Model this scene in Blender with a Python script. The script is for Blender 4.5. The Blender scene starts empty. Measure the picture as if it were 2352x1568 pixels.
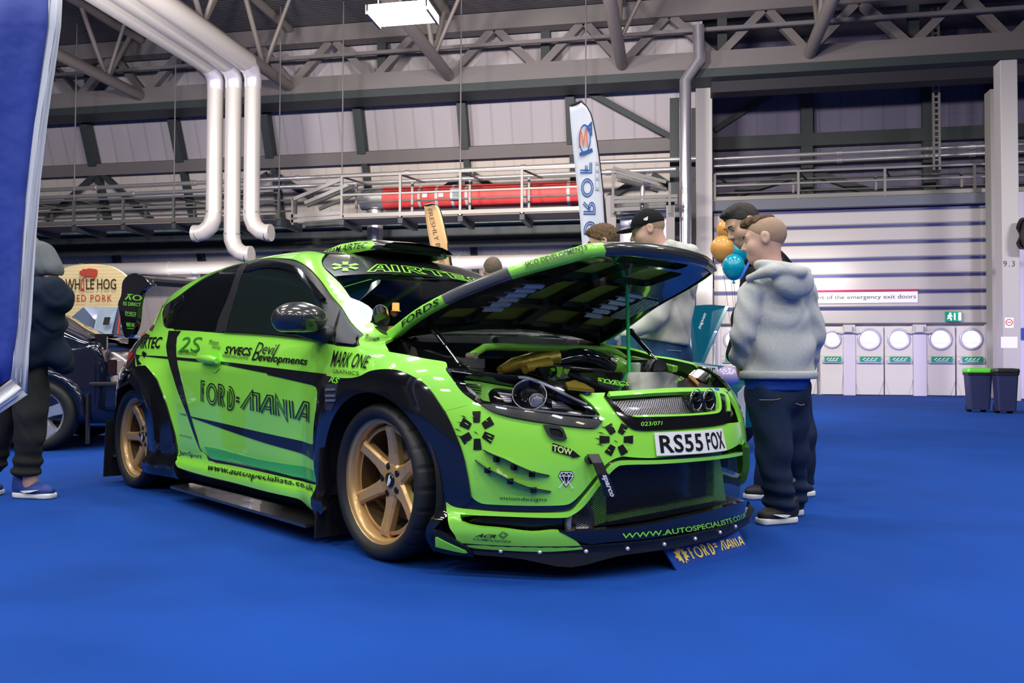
import bpy, bmesh, math, random
import numpy as np
from mathutils import Vector, Matrix, Euler
from mathutils.geometry import delaunay_2d_cdt
random.seed(7); np.random.seed(7)
SC = bpy.context.scene
COL = SC.collection
PI = math.pi
def rad(a): return math.radians(a)

# ------------------------------------------------------------------ camera
IW, IH, FPX = 2352, 1568, 1950.0
PITCH, ROLL, CAMZ = rad(1.49), rad(.21), .777
HALL = rad(11.0)                     # the camera looks 11 degrees left of the hall's axis
def rz2(a):
    c, s = math.cos(a), math.sin(a)
    return np.array([[c, -s, 0], [s, c, 0], [0, 0, 1.0]])
_cp, _sp, _c, _s = math.cos(PITCH), math.sin(PITCH), math.cos(ROLL), math.sin(ROLL)
_fw = np.array([0, _cp, _sp]); _u0 = np.array([0, -_sp, _cp]); _r0 = np.array([1.0, 0, 0])
RH = rz2(HALL)
C_FW = RH @ _fw
C_RT = RH @ (_c*_r0 + _s*_u0)
C_UP = RH @ (-_s*_r0 + _c*_u0)
CAMP = np.array([0, 0, CAMZ])
cam = bpy.data.cameras.new('camera'); camo = bpy.data.objects.new('camera', cam); COL.objects.link(camo)
M = Matrix.Identity(4)
for i in range(3):
    M[i][0] = C_RT[i]; M[i][1] = C_UP[i]; M[i][2] = -C_FW[i]; M[i][3] = CAMP[i]
camo.matrix_world = M
cam.sensor_width = 36; cam.lens = FPX/IW*36; cam.clip_end = 300; cam.clip_start = .05
SC.camera = camo
def ray(px, py):
    return C_FW + (px-IW/2)/FPX*C_RT - (py-IH/2)/FPX*C_UP
def at_y(px, py, Y):
    d = ray(px, py); return CAMP + d*(Y-CAMP[1])/d[1]
def at_z(px, py, Z=0.0):
    d = ray(px, py); return CAMP + d*(Z-CAMP[2])/d[2]
def at_d(px, py, D):
    """point at camera depth D"""
    return CAMP + ray(px, py)*D
def at_plane(px, py, p0, n):
    d = ray(px, py); return CAMP + d*(np.dot(np.asarray(p0)-CAMP, n)/np.dot(d, n))

# ------------------------------------------------------------------ world, light, exposure
SC.view_settings.view_transform = 'Standard'; SC.view_settings.look = 'None'
SC.view_settings.gamma = 1; SC.view_settings.exposure = -.68
SC.view_settings.use_curve_mapping = False
wd = bpy.data.worlds.new('hall_air'); SC.world = wd; wd.use_nodes = True
wd.node_tree.nodes['Background'].inputs[0].default_value = (.62, .66, .80, 1)
wd.node_tree.nodes['Background'].inputs[1].default_value = .24
def area(name, loc, target, size, power, col=(1, 1, 1), sy=None, spread=PI):
    l = bpy.data.lights.new(name, 'AREA'); l.energy = power; l.color = col
    l.shape = 'RECTANGLE'; l.size = size; l.size_y = sy or size; l.spread = spread
    o = bpy.data.objects.new(name, l); COL.objects.link(o); o.location = loc
    d = Vector(target)-Vector(loc); o.rotation_euler = d.to_track_quat('-Z', 'Y').to_euler()
    return o
# the hall's lamps: a grid of high bay fittings above the floor (only one hangs inside the frame)
WARM = (1, .93, .80); COOL = (.86, .92, 1)
for i, x in enumerate((-10.5, -6.5, -2.5, 1.5, 5.5, 9.5)):
    for j, y in enumerate((-9.0, -4.5, 0.0, 4.0, 8.0)):
        k = (1.35 if j in (1, 2) else 1.0)*(.6 if x > 7 else 1.0)
        area('hall_and_fill_light', (x+.6*(j % 2), y, 7.8), (x+.6*(j % 2), y, 0), 1.5, 225*k, WARM if (i+j) % 2 else COOL, .75)
for i, (x, y, p, c) in enumerate([(-14, 11.5, 700, (.92, .86, 1)), (-8.5, 11.5, 1250, (1, .90, .86)), (-3.0, 11.5, 1600, (1, .89, .86)), (.2, 12.0, 800, (1, .88, .88)), (10, 11.0, 190, (.95, .90, 1))]):  # unseen fill lights, added to brighten the back wall and shutter
    area('hall_and_fill_light', (x, y, 6.4), (x-(.8 if x > 0 else 0), y+12.0, 3.0 if x < 5 else 1.0), 1.25, p, c, .5, PI if x < 5 else rad(70))
# unseen fill lights added under the girder to brighten the lower wall
for x in (-14, -10.5, -7, -3.5, 0, 3):
    area('lower_wall_fill_light', (x, 22.3, 3.05), (x, 24.2, 2.7), 2.6, 46, (1, .90, .88), .12)
# violet uplighters by the exit doors
for x, p in ((5.5, 40), (8.5, 50), (11.5, 60)):
    area('uplighter_light', (x, 19.6, .35), (x+.3, 22.0, 3.0), .4, p, (.42, .30, 1.0))

# ------------------------------------------------------------------ materials
MATS = {}
def mat(name, col, rough=.5, metal=0.0, coat=0.0, spec=.5, emit=None, es=0.0, trans=0.0, alpha=1.0, bump=None, noise=None, ior=1.45):
    if name in MATS: return MATS[name]
    m = bpy.data.materials.new(name); m.use_nodes = True; MATS[name] = m
    nt = m.node_tree; b = nt.nodes['Principled BSDF']
    b.inputs['Base Color'].default_value = (*col, 1)
    b.inputs['Roughness'].default_value = rough; b.inputs['Metallic'].default_value = metal
    b.inputs['Coat Weight'].default_value = coat; b.inputs['Coat Roughness'].default_value = .03
    b.inputs['Specular IOR Level'].default_value = spec; b.inputs['IOR'].default_value = ior
    b.inputs['Transmission Weight'].default_value = trans; b.inputs['Alpha'].default_value = alpha
    if emit: b.inputs['Emission Color'].default_value = (*emit, 1); b.inputs['Emission Strength'].default_value = es
    tc = nt.nodes.new('ShaderNodeTexCoord')
    if noise:                       # (scale, amount) colour variation
        n = nt.nodes.new('ShaderNodeTexNoise'); n.inputs['Scale'].default_value = noise[0]; n.inputs['Detail'].default_value = 5
        nt.links.new(tc.outputs['Object'], n.inputs['Vector'])
        r = nt.nodes.new('ShaderNodeMapRange'); r.inputs['To Min'].default_value = 1-noise[1]; r.inputs['To Max'].default_value = 1+noise[1]
        r.inputs['From Min'].default_value = .3; r.inputs['From Max'].default_value = .7
        nt.links.new(n.outputs['Fac'], r.inputs['Value'])
        mx = nt.nodes.new('ShaderNodeVectorMath'); mx.operation = 'SCALE'; mx.inputs[0].default_value = col
        nt.links.new(r.outputs['Result'], mx.inputs['Scale']); nt.links.new(mx.outputs['Vector'], b.inputs['Base Color'])
    if bump:                        # (scale, strength, distance)
        n = nt.nodes.new('ShaderNodeTexNoise'); n.inputs['Scale'].default_value = bump[0]; n.inputs['Detail'].default_value = 3
        nt.links.new(tc.outputs['Object'], n.inputs['Vector'])
        bp = nt.nodes.new('ShaderNodeBump'); bp.inputs['Strength'].default_value = bump[1]; bp.inputs['Distance'].default_value = bump[2]
        nt.links.new(n.outputs['Fac'], bp.inputs['Height']); nt.links.new(bp.outputs['Normal'], b.inputs['Normal'])
    return m
def srgb(r, g, b):
    f = lambda c: (c/255/12.92) if c/255 <= .04045 else ((c/255+.055)/1.055)**2.4
    return (f(r), f(g), f(b))
def mat_wave(name, c1, c2, scale, axis='X', rough=.5, metal=0.0, bumpd=.0, coat=0.0, lo=.0, hi=1.0):
    """two-tone procedural stripe (corrugation, weave, seams) along one object axis"""
    m = mat(name, c1, rough, metal, coat)
    nt = m.node_tree; b = nt.nodes['Principled BSDF']
    tc = nt.nodes.new('ShaderNodeTexCoord'); w = nt.nodes.new('ShaderNodeTexWave')
    w.bands_direction = axis; w.inputs['Scale'].default_value = scale
    nt.links.new(tc.outputs['Object'], w.inputs['Vector'])
    r = nt.nodes.new('ShaderNodeMapRange'); r.inputs['From Min'].default_value = lo; r.inputs['From Max'].default_value = hi
    nt.links.new(w.outputs['Fac'], r.inputs['Value'])
    mx = nt.nodes.new('ShaderNodeMix'); mx.data_type = 'RGBA'
    mx.inputs[6].default_value = (*c1, 1); mx.inputs[7].default_value = (*c2, 1)
    nt.links.new(r.outputs['Result'], mx.inputs[0]); nt.links.new(mx.outputs[2], b.inputs['Base Color'])
    if bumpd:
        bp = nt.nodes.new('ShaderNodeBump'); bp.inputs['Distance'].default_value = bumpd; bp.inputs['Strength'].default_value = .6
        nt.links.new(w.outputs['Fac'], bp.inputs['Height']); nt.links.new(bp.outputs['Normal'], b.inputs['Normal'])
    return m
def mat_checker(name, c1, c2, scale, rough=.3, coat=.6, metal=0.0):
    m = mat(name, c1, rough, metal, coat)
    nt = m.node_tree; b = nt.nodes['Principled BSDF']
    tc = nt.nodes.new('ShaderNodeTexCoord'); w = nt.nodes.new('ShaderNodeTexChecker'); w.inputs['Scale'].default_value = scale
    w.inputs[1].default_value = (*c1, 1); w.inputs[2].default_value = (*c2, 1)
    mp = nt.nodes.new('ShaderNodeMapping'); mp.inputs['Rotation'].default_value = (.6, .5, .78)
    nt.links.new(tc.outputs['Object'], mp.inputs[0]); nt.links.new(mp.outputs[0], w.inputs['Vector'])
    nt.links.new(w.outputs['Color'], b.inputs['Base Color'])
    return m
GREEN = mat('lime_paint', (.27, .74, .06), .32, 0, 1.0)
GREEN2 = mat('lime_vinyl', (.26, .78, .06), .4, 0, .3)
BLACK = mat('gloss_black_paint', (.006, .006, .008), .12, 0, 1.0)
BLACKV = mat('black_vinyl', (.008, .008, .009), .25, 0, .4)
SATIN = mat('satin_black', (.012, .012, .013), .42)
RUBBER = mat('rubber', (.012, .012, .013), .55, bump=(60, .15, .002))
CARBON = mat_checker('carbon_fibre', (.010, .010, .011), (.040, .040, .043), 280, .25, .9)
GOLD = mat('gold_wheel_paint', (.60, .37, .15), .36, .45, .5)
CHROME = mat('bright_steel', (.75, .75, .77), .18, 1)
ALU = mat('aluminium', (.55, .56, .58), .35, 1)
WHITE = mat('white_plastic', (.78, .78, .79), .4)
RED = mat('red_paint', (.55, .03, .03), .4)
DARK = mat('cabin_dark', (.010, .010, .011), .6)
GLASSD = mat('tinted_glass', (.004, .005, .005), .03, 0, 1.0, .6)

# ------------------------------------------------------------------ mesh helpers
def link(o, parent=None):
    COL.objects.link(o)
    if parent is not None: o.parent = parent
    return o
def empty(name, loc=(0, 0, 0), rot=0.0):
    o = bpy.data.objects.new(name, None); o.empty_display_size = .1
    o.location = loc; o.rotation_euler = (0, 0, rot); return link(o)
def tag(o, label, cat, group=None, kind=None):
    o['label'] = label; o['category'] = cat
    if group: o['group'] = group
    if kind: o['kind'] = kind
    return o
def struct(o, label=None, cat=None):
    o['kind'] = 'structure'
    if label: o['label'] = label
    if cat: o['category'] = cat
    return o
class MB:
    """collects shapes into one mesh"""
    def __init__(self): self.v = []; self.f = []; self.sm = []; self.mi = []; self.m = 0
    def add(self, v, f, smooth=False):
        n = len(self.v); self.v += [tuple(map(float, p)) for p in v]
        self.f += [tuple(i+n for i in q) for q in f]; self.sm += [smooth]*len(f); self.mi += [self.m]*len(f)
        return self
    def box(self, a, b):
        (x0, y0, z0), (x1, y1, z1) = a, b
        v = [(x0, y0, z0), (x1, y0, z0), (x1, y1, z0), (x0, y1, z0), (x0, y0, z1), (x1, y0, z1), (x1, y1, z1), (x0, y1, z1)]
        return self.add(v, HEXF)
    def bar(self, p, q, w, h=None, up=(0, 0, 1)):
        """rectangular beam from p to q"""
        h = h or w; p = np.array(p, float); q = np.array(q, float); d = q-p; L = np.linalg.norm(d); d /= max(L, 1e-9)
        u = np.array(up, float)
        if abs(np.dot(u, d)) > .98: u = np.array([0, 1.0, 0])
        s = np.cross(d, u); s /= np.linalg.norm(s); t = np.cross(s, d)
        v = []
        for e in (p, q):
            for a, b in ((-1, -1), (1, -1), (1, 1), (-1, 1)): v.append(e+s*a*w/2+t*b*h/2)
        return self.add(v, [(3, 2, 1, 0), (4, 5, 6, 7), (0, 1, 5, 4), (1, 2, 6, 5), (2, 3, 7, 6), (3, 0, 4, 7)])
    def tube(self, pts, r, n=12, cap=True, closed=False):
        pts = [np.array(p, float) for p in pts]; m = len(pts)
        rs = r if hasattr(r, '__len__') else [r]*m
        V = []; F = []; prev = None
        for i, p in enumerate(pts):
            if closed: d = pts[(i+1) % m]-pts[i-1]
            else: d = pts[min(i+1, m-1)]-pts[max(i-1, 0)]
            d = d/max(np.linalg.norm(d), 1e-9)
            if prev is None:
                u = np.array([0, 0, 1.0]) if abs(d[2]) < .9 else np.array([1.0, 0, 0])
            else: u = prev
            u = u-d*np.dot(u, d); u /= max(np.linalg.norm(u), 1e-9); prev = u; w = np.cross(d, u)
            for k in range(n):
                a = 2*PI*k/n; V.append(p+rs[i]*(u*math.cos(a)+w*math.sin(a)))
        for i in range(m if closed else m-1):
            j = (i+1) % m
            for k in range(n):
                F.append((i*n+k, i*n+(k+1) % n, j*n+(k+1) % n, j*n+k))
        self.add(V, F, True)
        if cap and not closed:
            self.add(V[:n], [tuple(range(n))[::-1]]); self.add(V[-n:], [tuple(range(n))])
        return self
    def lathe(self, prof, n=32, axis='y', c=(0, 0, 0), smooth=True, sx=1, closed=True):
        """profile list of (radius, height) swept about an axis through c"""
        V = []; F = []; m = len(prof)
        for (r, h) in prof:
            for k in range(n):
                a = 2*PI*k/n; p, q = r*math.cos(a)*sx, r*math.sin(a)
                if axis == 'y': V.append((c[0]+p, c[1]+h, c[2]+q))
                elif axis == 'z': V.append((c[0]+p, c[1]+q, c[2]+h))
                else: V.append((c[0]+h, c[1]+p, c[2]+q))
        for i in range(m-1):
            for k in range(n):
                k2 = (k+1) % n; F.append((i*n+k, i*n+k2, (i+1)*n+k2, (i+1)*n+k))
        return self.add(V, F, smooth)
    def prism(self, poly, axis, a, b):
        """2D polygon extruded along an axis from a to b"""
        n = len(poly)
        def P(p, h):
            return {'x': (h, p[0], p[1]), 'y': (p[0], h, p[1]), 'z': (p[0], p[1], h)}[axis]
        v = [P(p, a) for p in poly]+[P(p, b) for p in poly]
        f = [tuple(range(n)), tuple(range(n, 2*n))[::-1]]+[(i, (i+1) % n, n+(i+1) % n, n+i)[::-1] for i in range(n)]
        return self.add(v, f)
    def slab(self, P, off):
        """3D polygon extruded by a vector"""
        n = len(P); P = [np.array(p, float) for p in P]; off = np.array(off, float)
        return self.add(P+[p+off for p in P], [tuple(range(n)), tuple(range(n, 2*n))[::-1]]+[(i, (i+1) % n, n+(i+1) % n, n+i)[::-1] for i in range(n)])
    def loft(self, rings, cap=True, smooth=True):
        n = len(rings[0]); V = [p for r in rings for p in r]; F = []
        for i in range(len(rings)-1):
            for k in range(n):
                k2 = (k+1) % n; F.append((i*n+k, i*n+k2, (i+1)*n+k2, (i+1)*n+k))
        self.add(V, F, smooth)
        if cap: self.add(rings[0], [tuple(range(n))[::-1]]); self.add(rings[-1], [tuple(range(n))])
        return self
    def ball(self, c, r, n=16, m=10):
        rx, ry, rz = r if hasattr(r, '__len__') else (r, r, r)
        rings = []
        for i in range(m+1):
            t = PI*i/m-PI/2; t = max(min(t, PI/2-.02), -PI/2+.02)
            rings.append([(c[0]+rx*math.cos(t)*math.cos(2*PI*k/n), c[1]+ry*math.cos(t)*math.sin(2*PI*k/n), c[2]+rz*math.sin(t)) for k in range(n)])
        return self.loft(rings)
    def build(self, name, material, parent=None, fix=True, bevel=0.0):
        me = bpy.data.meshes.new(name); me.from_pydata(self.v, [], self.f)
        ms = material if isinstance(material, (list, tuple)) else [material]
        for m in ms: me.materials.append(m)
        if self.f:
            me.polygons.foreach_set('use_smooth', self.sm); me.polygons.foreach_set('material_index', self.mi)
        if fix:
            bm = bmesh.new(); bm.from_mesh(me); bmesh.ops.recalc_face_normals(bm, faces=bm.faces); bm.to_mesh(me); bm.free()
        me.update()
        o = bpy.data.objects.new(name, me); link(o, parent)
        if bevel:
            bv = o.modifiers.new('bevel', 'BEVEL'); bv.width = bevel; bv.segments = 2; bv.limit_method = 'ANGLE'; bv.angle_limit = rad(40)
        return o
HEXF = [(3, 2, 1, 0), (4, 5, 6, 7), (0, 1, 5, 4), (1, 2, 6, 5), (2, 3, 7, 6), (3, 0, 4, 7)]
def copy_tree(o, parent=None):
    c = o.copy(); COL.objects.link(c)
    if parent is not None: c.parent = parent
    for ch in list(o.children): copy_tree(ch, c)
    return c
def catmull(pts, n=8, closed=False):
    P = [np.array(p, float) for p in pts]; m = len(P); out = []
    for i in range(m if closed else m-1):
        p0 = P[i-1] if (closed or i > 0) else 2*P[0]-P[1]
        p1 = P[i]; p2 = P[(i+1) % m]
        p3 = P[(i+2) % m] if (closed or i+2 < m) else 2*P[-1]-P[-2]
        for k in range(n):
            t = k/n
            out.append(.5*((2*p1)+(-p0+p2)*t+(2*p0-5*p1+4*p2-p3)*t*t+(-p0+3*p1-3*p2+p3)*t**3))
    if not closed: out.append(P[-1])
    return out
_tcache = {}
def text2d(s, shear=0.0, bold=0.0, spacing=1.0, res=3):
    """flat glyph mesh of a line of writing, normalised to the unit square; returns verts (n,2), faces, aspect"""
    key = (s, shear, bold, spacing, res)
    if key in _tcache: return _tcache[key]
    cu = bpy.data.curves.new('t', 'FONT'); cu.body = s; cu.shear = shear; cu.offset = bold; cu.space_character = spacing
    cu.resolution_u = res; cu.fill_mode = 'BOTH'
    o = bpy.data.objects.new('t', cu); COL.objects.link(o)
    dg = bpy.context.evaluated_depsgraph_get(); me = o.evaluated_get(dg).to_mesh()
    V = np.array([(v.co.x, v.co.y) for v in me.vertices]); F = [tuple(p.vertices) for p in me.polygons]
    o.evaluated_get(dg).to_mesh_clear(); bpy.data.objects.remove(o); bpy.data.curves.remove(cu)
    lo, hi = V.min(0), V.max(0); asp = (hi[0]-lo[0])/(hi[1]-lo[1])
    V = (V-lo)/(hi-lo)
    _tcache[key] = (V, F, asp); return _tcache[key]
def bilin(q, V):
    """map unit square points to a 3D/2D quad (bl, br, tr, tl)"""
    q = [np.array(p, float) for p in q]; u = V[:, :1]; w = V[:, 1:2]
    return q[0]*(1-u)*(1-w)+q[1]*u*(1-w)+q[2]*u*w+q[3]*(1-u)*w
def flat_text(name, s, quad, material, parent, off=None, **kw):
    """writing laid on a flat 3D quad (bl, br, tr, tl), slightly raised"""
    V, F, _ = text2d(s, **kw); P = bilin(quad, V)
    q = [np.array(p, float) for p in quad]
    n = np.cross(q[1]-q[0], q[3]-q[0]); n /= np.linalg.norm(n)
    P = P+n*(.002 if off is None else off)
    mb = MB(); mb.add(P, F); return mb.build(name, material, parent, fix=False)
# strokes: polylines turned into flat ribbons (inline lettering, emblems)
def ribbon2d(pts, w, off=0.0, closed=False):
    P = [np.array(p, float) for p in pts]; n = len(P); L = []; Rr = []
    for i in range(n):
        a = P[i]-P[i-1] if (i > 0 or closed) else P[1]-P[0]
        b = P[(i+1) % n]-P[i] if (i < n-1 or closed) else P[-1]-P[-2]
        a = a/max(np.linalg.norm(a), 1e-9); b = b/max(np.linalg.norm(b), 1e-9)
        t = a+b; L_ = np.linalg.norm(t)
        t = t/L_ if L_ > 1e-6 else a
        nn = np.array([-t[1], t[0]]); k = 1/max(.35, float(np.dot(nn, [-a[1], a[0]])))
        L.append(P[i]+nn*k*(off+w/2)); Rr.append(P[i]+nn*k*(off-w/2))
    V = L+Rr; F = [(i, (i+1) % n, n+(i+1) % n, n+i) for i in range(n if closed else n-1)]
    return V, F
def merge2d(parts):
    V = []; F = []
    for v, f in parts:
        n = len(V); V += [tuple(p) for p in v]; F += [tuple(i+n for i in q) for q in f]
    return np.array(V), F
def arc2(cx, cy, rx, ry, a0, a1, n=10):
    return [(cx+rx*math.cos(rad(a0+(a1-a0)*i/n)), cy+ry*math.sin(rad(a0+(a1-a0)*i/n))) for i in range(n+1)]
# ---- implicit surfaces: smooth unions meshed by surface nets (bodies, clothes, castings)
def surface_net(fn, lo, hi, h):
    lo = np.array(lo, float); hi = np.array(hi, float); n = np.ceil((hi-lo)/h).astype(int)+1
    ax = [lo[i]+h*np.arange(n[i]) for i in range(3)]
    X, Y, Z = np.meshgrid(*ax, indexing='ij'); G = np.stack([X, Y, Z], -1)
    D = fn(G.reshape(-1, 3)).reshape(n)
    S = D < 0
    c = [(0, 0, 0), (1, 0, 0), (0, 1, 0), (1, 1, 0), (0, 0, 1), (1, 0, 1), (0, 1, 1), (1, 1, 1)]
    m = n-1
    def sub(A, o): return A[o[0]:o[0]+m[0], o[1]:o[1]+m[1], o[2]:o[2]+m[2]]
    cnt = sum(sub(S, o).astype(int) for o in c); act = (cnt > 0) & (cnt < 8)
    acc = np.zeros((*m, 3)); num = np.zeros(m)
    for i in range(8):
        for j in range(i+1, 8):
            if sum(abs(a-b) for a, b in zip(c[i], c[j])) != 1: continue
            di, dj = sub(D, c[i]), sub(D, c[j]); x = ((di < 0) != (dj < 0)) & act
            t = np.where(x, di/np.where(x, di-dj, 1), 0)
            p = np.array(c[i])+t[..., None]*(np.array(c[j])-np.array(c[i]))
            acc += np.where(x[..., None], p, 0); num += x
    idx = -np.ones(m, int); ids = np.argwhere(act); idx[act] = np.arange(len(ids))
    V = lo+h*(ids+acc[act]/num[act][:, None])
    F = []
    for a in range(3):
        b, cc = (a+1) % 3, (a+2) % 3
        A = [slice(None)]*3; B = [slice(None)]*3; A[a] = slice(0, n[a]-1); B[a] = slice(1, n[a])
        s0, s1 = S[tuple(A)], S[tuple(B)]; e = np.argwhere(s0 != s1)
        e = e[(e[:, b] > 0) & (e[:, b] < n[b]-1) & (e[:, cc] > 0) & (e[:, cc] < n[cc]-1)]
        if len(e) == 0: continue
        def g(db, dc):
            q = e.copy(); q[:, b] += db; q[:, cc] += dc; return idx[q[:, 0], q[:, 1], q[:, 2]]
        Q = np.stack([g(-1, -1), g(0, -1), g(0, 0), g(-1, 0)], 1)
        inside = s0[e[:, 0], e[:, 1], e[:, 2]]; Q[~inside] = Q[~inside][:, ::-1]
        F.append(Q)
    return V, np.concatenate(F) if F else np.zeros((0, 4), int)
def net_obj(name, fn, lo, hi, h, material, parent=None, cut=None):
    V, F = surface_net(fn, lo, hi, h)
    F = [tuple(int(i) for i in q) for q in F if min(q) >= 0]
    mb = MB(); mb.add(V, F, True); return mb.build(name, material, parent, fix=False)
def smin(a, b, k):
    h = np.clip(.5+.5*(b-a)/k, 0, 1); return b*(1-h)+a*h-k*h*(1-h)
def smax(a, b, k): return -smin(-a, -b, k)
def sd_cap(P, a, b, ra, rb):
    a = np.array(a, float); b = np.array(b, float); d = b-a
    t = np.clip(((P-a)@d)/max(d@d, 1e-9), 0, 1)
    return np.linalg.norm(P-a-t[:, None]*d, axis=1)-(ra+(rb-ra)*t)
def sd_ell(P, c, r, R=None):
    q = P-np.array(c, float)
    if R is not None: q = q@np.array(R)
    r = np.array(r, float); k0 = np.linalg.norm(q/r, axis=1); k1 = np.linalg.norm(q/(r*r), axis=1)
    return k0*(k0-1)/np.maximum(k1, 1e-9)
def hermite(xs, ys):
    """smooth monotone curve through points"""
    xs = np.array(xs, float); ys = np.array(ys, float); d = np.diff(ys)/np.diff(xs)
    m = np.zeros(len(xs)); m[0] = d[0]; m[-1] = d[-1]
    for i in range(1, len(xs)-1):
        m[i] = 0 if d[i-1]*d[i] <= 0 else 2*d[i-1]*d[i]/(d[i-1]+d[i])
    def f(x):
        x = np.clip(x, xs[0], xs[-1]); i = np.clip(np.searchsorted(xs, x, 'right')-1, 0, len(xs)-2)
        h = xs[i+1]-xs[i]; t = (x-xs[i])/h
        return ((2*t**3-3*t*t+1)*ys[i]+(t**3-2*t*t+t)*h*m[i]+(-2*t**3+3*t*t)*ys[i+1]+(t**3-t*t)*h*m[i+1])
    return f
# ================================================================== THE HALL
YW = float(at_z(1940, 907)[1])            # the shutter wall
CARPET = mat('blue_carpet', srgb(4, 60, 142), .88, spec=.25, noise=(1.1, .13), bump=(420, .35, .004))
STEEL_D = mat('dark_green_steel', (.030, .040, .040), .55)
STEEL_G = mat('grey_steel', (.145, .135, .13), .5)
STEEL_L = mat('light_grey_steel', (.52, .51, .48), .5)
GALV = mat('galvanised_pipe', (.62, .61, .58), .32, .75)
DUCTM = mat('cream_duct', (.46, .44, .40), .4, .25)
PANEL = mat_wave('lilac_wall_panel', (.30, .28, .30), (.36, .34, .355), .55, 'X', .6, 0, .0, 0, .0, .06)
PANELW = mat_wave('cream_wall_panel', (.46, .42, .36), (.52, .48, .42), .55, 'X', .55, 0, .0, 0, .0, .06)
PANELD = mat_wave('shaded_violet_panel', (.105, .098, .155), (.125, .117, .18), .55, 'X', .6, 0, .0, 0, .0, .06)  # darker copy of the left panels, the bay's shade put into the colour
SHUT = mat('shutter_slat', (.46, .445, .415), .75, spec=.15, bump=(3, .05, .01))
SHUTB = mat('shutter_groove_blue', (.035, .04, .16), .4)
DOORM = mat('exit_door_paint', (.60, .58, .54), .4)
SIGNG = mat('sign_green', (.0, .30, .17), .5)
GLOW = mat('porthole_daylight', (.9, .93, 1), .3, emit=(.86, .92, 1), es=2.2)
# floor
mb = MB(); mb.add([(-34, -14, 0), (30, -14, 0), (30, 34, 0), (-34, 34, 0)], [(0, 1, 2, 3)])
struct(mb.build('floor', CARPET, fix=False), 'bright blue carpet covering the whole hall floor', 'floor')
# ceiling: corrugated deck
CEZ = 10.1
ROOFM = mat_wave('corrugated_deck', (.045, .045, .048), (.16, .155, .155), 3.2, 'Y', .5, .2, .03)
mb = MB(); mb.box((-34, -14, CEZ), (30, 34, CEZ+.2))
struct(mb.build('ceiling', ROOFM), 'dark corrugated metal roof deck', 'ceiling')
# inclined back wall on the left, upright wall in the shutter bay
TI = rad(20); IN = np.array([0, -math.cos(TI), -math.sin(TI)]); IP0 = np.array([0, YW+3.0, 0])
def on_wall(px, py, off=0.0): return at_plane(px, py, IP0+IN*off, IN)
def wz(x, z, off=0.0):
    """point of the inclined wall at height z, off metres in front of it"""
    return np.array([x, YW+3.0-z*math.tan(TI)-off/math.cos(TI), z])
XB = float(at_y(1560, 400, YW)[0])        # where the inclined wall ends and the upright bay starts
ZG = float(on_wall(900, 362)[2]); ZL = float(on_wall(900, 500)[2])
def wall_strip(name, z0, z1, m, label):
    mb = MB(); P = [wz(-34, z0), wz(XB+.6, z0), wz(XB+.6, z1), wz(-34, z1)]
    mb.slab(P, -IN*.15); return struct(mb.build(name, m), label, 'wall')
wall_strip('wall_back', ZG, CEZ, PANEL, 'inclined lilac grey panel wall above the steel rail on the left')
wall_strip('wall_back_lower', 0, ZG, PANELW, 'lower cream part of the inclined wall behind pipes and catwalk')
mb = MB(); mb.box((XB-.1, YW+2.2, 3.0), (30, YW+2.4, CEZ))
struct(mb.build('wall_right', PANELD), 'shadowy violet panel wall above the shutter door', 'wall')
mb = MB(); mb.box((XB-.1, YW+2.0, 0), (XB+.2, YW+3.2, CEZ))
struct(mb.build('wall_return', STEEL_D), 'dark return between the two walls', 'wall')
mb = MB(); mb.box((-34.2, -14, 0), (-34, 34, CEZ)); struct(mb.build('wall_left', PANEL), 'far left wall of the hall', 'wall')

# studs and rails of the inclined wall
def thing_bar(name, p, q, w, h, m, label, cat, group=None, up=(0, -1, 0)):
    mb = MB(); mb.bar(p, q, w, h, up); return tag(mb.build(name, m), label, cat, group)
studs = [((200, 262), (278, 606), 'far left wall'), ((397, 250), (476, 604), 'left of the three vertical ducts'), ((612, 225), (664, 602), 'right of the three vertical ducts'),
         ((825, 210), (866, 604), 'left of the red duct'), ((1062, 195), (1092, 604), 'above the middle of the red duct'), ((1311, 180), (1322, 560), 'behind the white feather flag')]
for (a, b, w) in studs:
    A = on_wall(*a); dd = on_wall(*b)-A
    top = A-dd*((A[2]-8.9)/dd[2]) if abs(dd[2]) > .1 else A
    mb = MB(); zt = 9.0; x = float(A[0]); P0 = wz(x, zt, .12); P1 = wz(float(on_wall(*b)[0]), .05, .12)
    mb.bar(P0, P1, .17, .22, IN)
    m_ = wz(x+(float(on_wall(*b)[0])-x)*.33, ZG+1.3, .2); q_ = wz(x+(float(on_wall(*b)[0])-x)*.45, ZG+.1, .2)
    mb.bar(m_, q_, .25, .3, IN)
    struct(mb.build('trim_%d' % (20+studs.index((a, b, w))), STEEL_D), 'dark leaning steel wall stud '+w, 'steel stud')
mb = MB(); mb.bar(wz(-33, ZG, .16), wz(XB, ZG, .16), .34, .26, IN)
struct(mb.build('trim_30', STEEL_G), 'long dark grey steel rail along the wall below the lilac panels', 'steel rail')
# knee braces where studs meet the rail
for k, (px, w) in enumerate(((228, 'left'), (622, 'beside the ducts'), (1078, 'above the red duct'), (1490, 'near the silver downpipe'))):
    for s in (-1, 1):
        a = on_wall(px+s*8, 400, .2); b = on_wall(px+s*(120 if k == 0 else 95), 505 if k == 0 else 455, .2)
        mb = MB(); mb.bar(a, b, .16, .14, IN); struct(mb.build('trim_%d' % (32+2*k+(s > 0)), STEEL_D), 'dark diagonal brace %s, %s arm of the pair' % (w, 'left' if s < 0 else 'right'), 'brace')
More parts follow.
